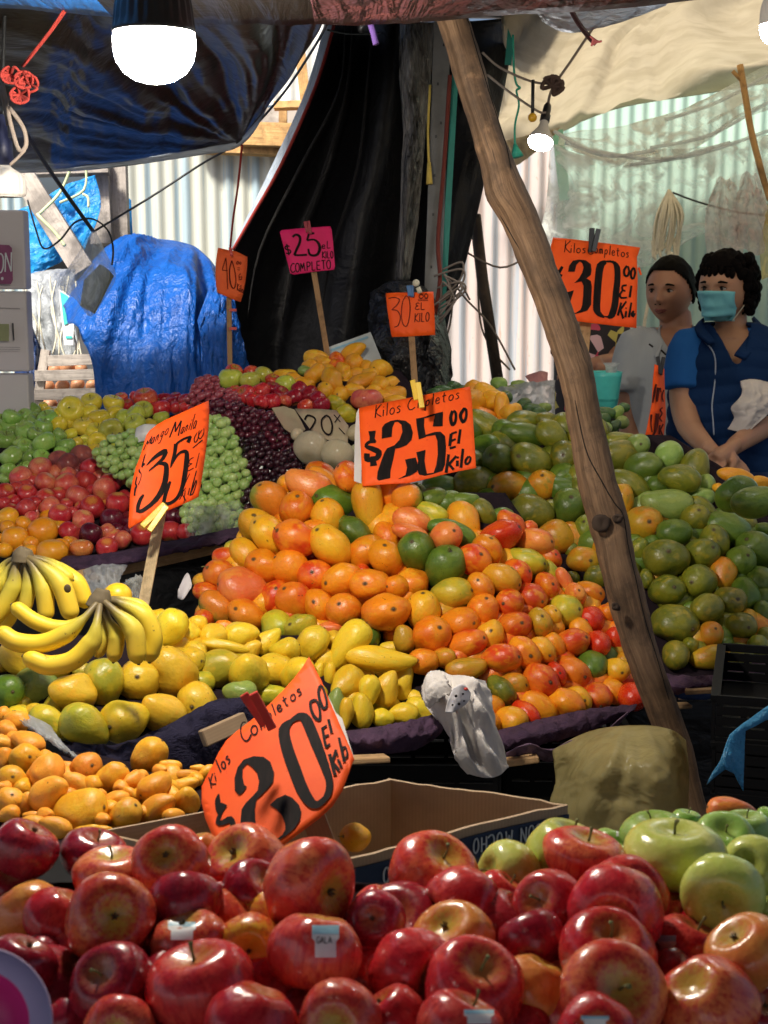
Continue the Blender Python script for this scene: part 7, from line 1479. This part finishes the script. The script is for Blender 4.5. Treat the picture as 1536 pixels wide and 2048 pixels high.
# --- woman in the grey polo
rA = empty('person', P(1335,1000,4.95)); rA.location.z = 0; tag(rA, 'woman in a pale grey polo shirt with black hair tied back', 'person')
d = 4.95; MA = Hm(P(1339,583,d), R(-33), R(3), 0, 1.0)
bm_ = headmesh(MA); yaw = R(-14)
sh = P(1345,690,d+.02); hip = P(1330,960,d+.02)
bm_.tube([P(1350,625,d+.035), P(1352,660,d+.035), P(1348,685,d+.03)], [.056,.058,.08], 20, smooth=3)
tor = [(P(1348,656,d+.03),.075,.055),(P(1347,674,d+.03),.15,.085),(P(1343,712,d+.03),.178,.11),(P(1340,790,d+.03),.165,.125),(P(1338,860,d+.03),.155,.12),(P(1336,950,d+.03),.175,.13),(P(1334,1040,d+.03),.17,.13)]
loft(bm_, tor, yaw)
armL = [P(1274,690,d+.02), P(1258,745,d+.01), P(1256,800,d), P(1258,850,d-.02), P(1268,905,d-.08), P(1290,940,d-.16)]
armR = [P(1424,690,d+.06), P(1440,760,d+.06), P(1442,830,d+.05), P(1438,900,d), P(1400,940,d-.14), P(1350,950,d-.18)]
for arm in (armL, armR): bm_.tube(arm, [.05,.049,.043,.038,.032,.023], 16, smooth=3)
hand_(bm_, armL[-1], (armR[-1]-armL[-1]), Vector((0,.3,-1)), side=1); hand_(bm_, armR[-1]+Vector((0,-.02,0)), (armL[-1]-armR[-1]), Vector((0,.3,-1)), side=-1)
for sx in (-1, 1):
    e = MA @ Vector((sx*.073, .012, -.005)); bm_.sph(e, (.008,.018,.030), 12, 8, MA.to_3x3().normalized())
    h0 = tor[-1][0]+Vector((sx*.09, 0, .02)); bm_.tube([h0, Vector((h0.x, h0.y, .45)), Vector((h0.x, h0.y+.02, .06))], [.095,.06,.042], 14, smooth=2); bm_.tube([Vector((h0.x, h0.y+.04, .045)), Vector((h0.x, h0.y-.14, .03))], [.04,.03], 12)
me = bake(bm_, .0045, 3); finish('body', me, M_skA, rA)
face(rA, MA)
hair(rA, MA, M_hair, lambda v: v.z > .064-max(0, v.y+.066)*1.35 and v.z > -.045+.02*noise.noise(v*60), 1.09, .035, .006, lambda q: q.sph(MA @ Vector((0,.112,.0)), (.034,.03,.034), 14, 10))
for sx in (1,): q = MB(); q.sph(MA @ Vector((sx*.080,.0,-.038)), .0035, 8, 6); q.build('earring', M_white, rA, True)
cl = MB(); loft(cl, [(c, a+.016, b+.016) for c, a, b in tor[:]], yaw)
for arm in (armL, armR): cl.tube([arm[0].lerp(sh, .35), arm[0], arm[1], arm[1].lerp(arm[2], .75)], [.05,.068,.066,.068], 18, smooth=3)
me = bake(cl, .008, 8)
neck = P(1350,652,d+.02)
def killA(v):
    if v.z < P(0,1000,d).z-.1: return True
    dz = neck.z-v.z; x = v.x-P(1352,0,d).x
    if v.y < neck.y+.03 and dz < .135 and abs(x) < .060*(1-max(0,dz-.02)/.115)+.006: return True
    if math.hypot(x, (v.y-neck.y-.02)) < .062 and dz < .05: return True
    for a, b_ in ((armL[1], armL[2]), (armR[1], armR[2])):
        if v.z < a.lerp(b_, .72).z and (v-a.lerp(b_, .75)).length < .12 and abs(v.x-tor[3][0].x) > .155+.02: return v.z < a.lerp(b_, .72).z
    return False
carve(me, killA); finish('polo_shirt', me, M_polo, rA, .004)
# collar
q = MB()
for sx in (-1, 1):
    rows = [[P(1352+sx*22, 648, d+.06), P(1352+sx*34, 655, d-.01), P(1352+sx*(28 if sx < 0 else 34), 690, d-.075)], [P(1352+sx*34, 672, d+.07), P(1352+sx*54, 688, d-.0), P(1352+sx*40, 722, d-.10)]]
    k = patch(rows, 6, 4); q.add(k.v, k.f)
o = q.build('collar', M_polo, rA, True); s = o.modifiers.new('t', 'SOLIDIFY'); s.thickness = .006
for (x0,y0,x1,y1) in ((1298,688,1306,694),(1322,700,1332,710)):
    q = MB(); q.bar(P(x0,y0,d-.115), P(x1,y1,d-.118), .006, .002); q.build('collar_mark', M_ink, rA)
tr = MB(); loft(tr, [(Vector((tor[-1][0].x, tor[-1][0].y, z)), .185, .145) for z in (.84,.7,.6)], yaw)
for sx in (-1,1): h0 = tor[-1][0]+Vector((sx*.09,0,0)); tr.tube([Vector((h0.x,h0.y,.7)), Vector((h0.x,h0.y,.4)), Vector((h0.x,h0.y+.01,.09))], [.105,.08,.07], 14, smooth=2)
me = bake(tr, .012, 4); finish('trousers', me, M_jean, rA)

# --- woman in the navy vest and mask
rB = empty('person', P(1450,1000,4.6)); rB.location.z = 0; tag(rB, 'masked woman in a navy quilted vest holding her hands together', 'person')
d = 4.60; MBt = Hm(P(1448,577,d), R(-38), R(5), R(0), .98); yaw = R(-12)
bb = headmesh(MBt)
bb.tube([P(1462,615,d+.05), P(1462,655,d+.05), P(1462,690,d+.04)], [.052,.052,.075], 20, smooth=3)
tor = [(P(1462,655,d+.05),.065,.055),(P(1462,676,d+.05),.15,.08),(P(1460,712,d+.05),.172,.11),(P(1455,780,d+.05),.165,.125),(P(1450,860,d+.05),.15,.125),(P(1452,940,d+.05),.17,.13),(P(1455,1030,d+.05),.175,.14)]
loft(bb, tor, yaw)
armL = [P(1382,692,d+.02), P(1370,740,d), P(1366,800,d-.02), P(1378,852,d-.10), P(1408,888,d-.22), P(1424,902,d-.26)]
armR = [P(1545,700,d+.08), P(1562,760,d+.06), P(1566,815,d+.02), P(1530,850,d-.08), P(1478,885,d-.22), P(1460,900,d-.25)]
for arm in (armL, armR): bb.tube(arm, [.052,.050,.044,.040,.030,.024], 16, smooth=3)
hand_(bb, armL[-1], P(1462,925,d-.29)-armL[-1], Vector((.1,.35,-1)), curl=.28, side=1); hand_(bb, armR[-1]+Vector((0,-.025,.012)), P(1424,930,d-.30)-armR[-1], Vector((0,.4,-1)), curl=.30, side=-1)
for sx in (-1, 1):
    bb.sph(MBt @ Vector((sx*.073, .012, -.005)), (.008,.018,.030), 12, 8, MBt.to_3x3().normalized())
    h0 = tor[-1][0]+Vector((sx*.09, 0, .02)); bb.tube([h0, Vector((h0.x, h0.y, .45)), Vector((h0.x, h0.y+.02, .06))], [.1,.065,.045], 14, smooth=2); bb.tube([Vector((h0.x, h0.y+.04, .045)), Vector((h0.x, h0.y-.14, .03))], [.04,.03], 12)
me = bake(bb, .0045, 3); finish('body', me, M_skB, rB); face(rB, MBt, True)
def curls(q):
    random.seed(3)
    for k in range(330):
        a = random.uniform(-2.7, 2.7); z = random.uniform(-.085, .10); r = .096*math.sqrt(max(0,1-(z/.135)**2))
        v = Vector((math.sin(a)*r*.98, math.cos(a)*r*1.16+.032, z+.005))
        if v.y < -.035 and z < .062: continue
        if v.y < 0 and z < -.01: continue
        s = random.uniform(.009,.017); q.sph(MBt @ v, (s, s*.9, s*1.15), 8, 6)
    for x_ in (-.045,-.03,-.012,.006,.024,.042,.056): q.sph(MBt @ Vector((x_, -.082+abs(x_)*.4, .062+.006*math.sin(x_*90))), (.011,.012,.019), 8, 6)
    for z_ in (-.08,-.06,-.04,-.02,.0,.02,.04):
        for x_ in (.072,.08): q.sph(MBt @ Vector((x_, .02+.02*math.sin(z_*60), z_)), (.013,.015,.015), 8, 6)
hair(rB, MBt, M_hairb, lambda v: (v.z > .060 and v.y > -.085) or (v.y > .0 and v.z > -.085) or v.z > .085, 1.13, .05, .034, curls, 4)
# mask: pleated patch over nose, mouth and chin
q = MB(); nu, nv = 22, 16; vs = []
from mathutils.bvhtree import BVHTree
hm = headmesh(Matrix.Identity(4)); tree = BVHTree.FromPolygons(hm.v, hm.f)
for i in range(nu+1):
    for j in range(nv+1):
        u = i/nu*2-1; v = j/nv; x = u*(.066-.012*v); z = -.004-.100*v+(.008*(1-u*u))*(1 if v < .3 else 0)
        h_ = tree.ray_cast(Vector((x, -.4, z)), Vector((0,1,0))); y = h_[0].y if h_[0] else -.03
        y = min(y, -.10*(1-abs(u)**2.2)-.02 if v < .8 else y)
        y -= .006+.0035*math.sin(v*19)*(1-u*u)
        vs.append(MBt @ Vector((x, y, z)))
q.add(vs, [(i*(nv+1)+j, (i+1)*(nv+1)+j, (i+1)*(nv+1)+j+1, i*(nv+1)+j+1) for i in range(nu) for j in range(nv)]); o = q.build('face_mask', M_mask, rB, True); s = o.modifiers.new('t', 'SOLIDIFY'); s.thickness = .002
q = MB(); q.tube([MBt @ Vector(v) for v in ((.066,-.03,-.008),(.076,.0,.01),(.080,.02,.008))], .0012, 5).tube([MBt @ Vector(v) for v in ((.054,-.05,-.10),(.072,-.01,-.06),(.080,.02,-.03))], .0012, 5); q.build('ear_loop', M_rope_w, o if False else rB, True)
# blue tee sleeves and navy vest
cl = MB(); loft(cl, [(c, a+.010, b+.010) for c, a, b in tor[:-1]], yaw)
for arm in (armL, armR): cl.tube([arm[0].lerp(tor[2][0], .35), arm[0], arm[1], arm[1].lerp(arm[2], .7)], [.05,.068,.068,.070], 18, smooth=3)
me = bake(cl, .008, 8)
nk = P(1462,650,d+.03)
def killT(v):
    dz = nk.z-v.z; x = v.x-nk.x+.01
    if v.y < nk.y+.03 and dz < .15 and abs(x) < .05: return True
    if math.hypot(x, v.y-nk.y-.02) < .062 and dz < .06: return True
    for a, b_ in ((armL[1], armL[2]), (armR[1], armR[2])):
        if (v-a.lerp(b_, .78)).length < .10 and v.z < a.lerp(b_, .66).z and abs(v.x-tor[3][0].x) > .17: return True
    return v.z < tor[5][0].z
carve(me, killT); finish('tee_shirt', me, M_tee, rB, .003)
vt = MB(); loft(vt, [(tor[0][0]+Vector((0,0,.012)), .082, .075)]+[(c, a*(.94 if i < 3 else 1)+.030, b+.034) for i, (c, a, b) in enumerate(tor[1:-1])], yaw, 40)
me = bake(vt, .007, 6)
for v in me.vertices:       # quilting
    k = .007*abs(math.sin((v.co.z+.15*abs(v.co.x-nk.x))*math.pi/.055)); n_ = Vector((v.co.x-tor[3][0].x, v.co.y-tor[3][0].y, 0)).normalized(); v.co += n_*k
def killV(v):
    dz = nk.z-v.z; x = v.x-nk.x+.012
    if v.y < nk.y+.02 and dz < .12 and abs(x) < .052*(1-max(0,dz)/.125)+.004: return True
    if math.hypot(x, v.y-nk.y-.02) < .060 and dz < .04: return True
    return v.z < tor[5][0].z-.0
carve(me, killV); vest = finish('vest', me, M_vest, rB, .010)
vt2 = BVHTree.FromPolygons([v.co for v in vest.data.vertices], [p.vertices for p in vest.data.polygons])
zp = []
for (x, y) in ((1396,672),(1412,686),(1424,700),(1430,716),(1431,740),(1429,770),(1425,800),(1424,815),(1426,840),(1428,870)):
    o0 = CAM-wloc(rB); dr = (P(x,y,1)-CAM).normalized(); h_ = vt2.ray_cast(o0, dr); zp.append((h_[0]+wloc(rB) if h_[0] else P(x,y,d-.14))-dr*.008)
q = MB(); q.tube(zp, .0024, 6, smooth=4); q.build('zip', plain('zip grey', (.30,.36,.45), .4), rB, True)
k = patch([[(1400,650,d+.05),(1392,668,d-.03),(1415,690,d-.085)],[(1412,640,d+.07),(1408,652,d-.0),(1428,690,d-.08)]], 6, 4)
k2 = patch([[(1524,648,d+.08),(1532,672,d-.03),(1492,716,d-.12)],[(1508,632,d+.09),(1508,654,d-.01),(1470,706,d-.11)]], 6, 4); k.add(k2.v, k2.f); o = k.build('vest_collar', M_vest, rB, True); s = o.modifiers.new('t', 'SOLIDIFY'); s.thickness = .012
tr = MB(); loft(tr, [(Vector((tor[-1][0].x, tor[-1][0].y, z)), .19, .15) for z in (tor[5][0].z+.02,.8,.6)], yaw)
for sx in (-1,1): h0 = tor[-1][0]+Vector((sx*.09,0,0)); tr.tube([Vector((h0.x,h0.y,.7)), Vector((h0.x,h0.y,.4)), Vector((h0.x,h0.y+.01,.09))], [.108,.084,.07], 14, smooth=2)
me = bake(tr, .012, 4); finish('jeans', me, M_jean, rB)
sheet('held_cloth', [[(1480,762,d-.12),(1505,758,d-.14),(1545,765,d-.1)],[(1482,790,d-.16),(1512,785,d-.2),(1550,790,d-.14)],[(1462,815,d-.17),(1505,815,d-.22),(1548,810,d-.16)],[(1468,835,d-.17),(1500,835,d-.22),(1535,830,d-.18)],[(1455,858,d-.17),(1482,864,d-.2),(1505,856,d-.2)]], 8, 8, M_rag2, 'white cloth tucked under the arm of the masked woman', 'cloth', wr=.018, fr=(2,2), seed=7, th=.004)

# --- third person, mostly hidden behind the big thirty peso sign and the pole
rC = empty('person', P(1180,1000,5.4)); rC.location.z = 0; tag(rC, 'person in a dark flowered top mostly hidden behind the thirty peso sign', 'person')
d = 5.5; MC = Hm(P(1188,562,d), R(20), 0, 0, .95); bc = headmesh(MC)
bc.tube([P(1188,600,d+.03), P(1188,650,d+.04)], [.052,.07], 16)
tor = [(P(1188,640,d+.04),.07,.055),(P(1188,655,d+.04),.13,.085),(P(1186,690,d+.04),.14,.105),(P(1186,760,d+.04),.14,.11),(P(1186,840,d+.04),.15,.12),(P(1186,960,d+.04),.16,.13)]
loft(bc, tor, 0)
aL = [P(1140,668,d), P(1130,715,d-.05), P(1150,745,d-.14), P(1178,735,d-.2), P(1205,722,d-.22)]; aR = [P(1228,668,d), P(1236,700,d-.02), P(1232,722,d-.1), P(1205,727,d-.18), P(1185,730,d-.22)]
for arm in (aL, aR): bc.tube(arm, [.045,.045,.040,.034,.024], 14, smooth=3)
hand_(bc, aR[-1], Vector((-1,0,-.1)), Vector((0,.2,-1)), side=-1); hand_(bc, aL[-1]+Vector((0,-.03,-.03)), Vector((1,0,-.1)), Vector((0,.2,-1)))
for sx in (-1, 1): bc.tube([tor[-1][0]+Vector((sx*.08,0,.03)), Vector((tor[-1][0].x+sx*.08, tor[-1][0].y, .05))], [.095,.045], 14)
finish('body', bake(bc, .007, 3), M_skA, rC); face(rC, MC)
hair(rC, MC, M_hair, lambda v: v.z > .06 or v.y > 0, 1.08, .02, .01)
def floral():
    m, n, l, b = mat('dark flowered fabric'); tc = N(n, 'TexCoord').outputs['Object']; vo = n.new('ShaderNodeTexVoronoi'); vo.inputs['Scale'].default_value = 22; l.new(tc, vo.inputs['Vector'])
    sp = N(n, 'SeparateColor'); l.new(vo.outputs['Color'], sp.inputs[0]); r_ = ramp(n, [(0,(.02,.015,.02)),(.5,(.02,.015,.02)),(.58,(.55,.06,.12)),(.7,(.7,.45,.5)),(.85,(.5,.42,.10))], 'CONSTANT'); l.new(sp.outputs[0], r_.inputs[0])
    l.new(r_.outputs[0], b.inputs['Base Color']); setp(b, Roughness=.8); return m
cl = MB(); loft(cl, [(c, a+.012, b+.012) for c, a, b in tor], 0)
for arm in (aL, aR): cl.tube([arm[0].lerp(tor[2][0],.3), arm[0], arm[0].lerp(arm[1],.9)], [.05,.062,.06], 16, smooth=3)
me = bake(cl, .009, 6); carve(me, lambda v: v.z > tor[0][0].z-.012); finish('flowered_top', me, floral(), rC, .004)
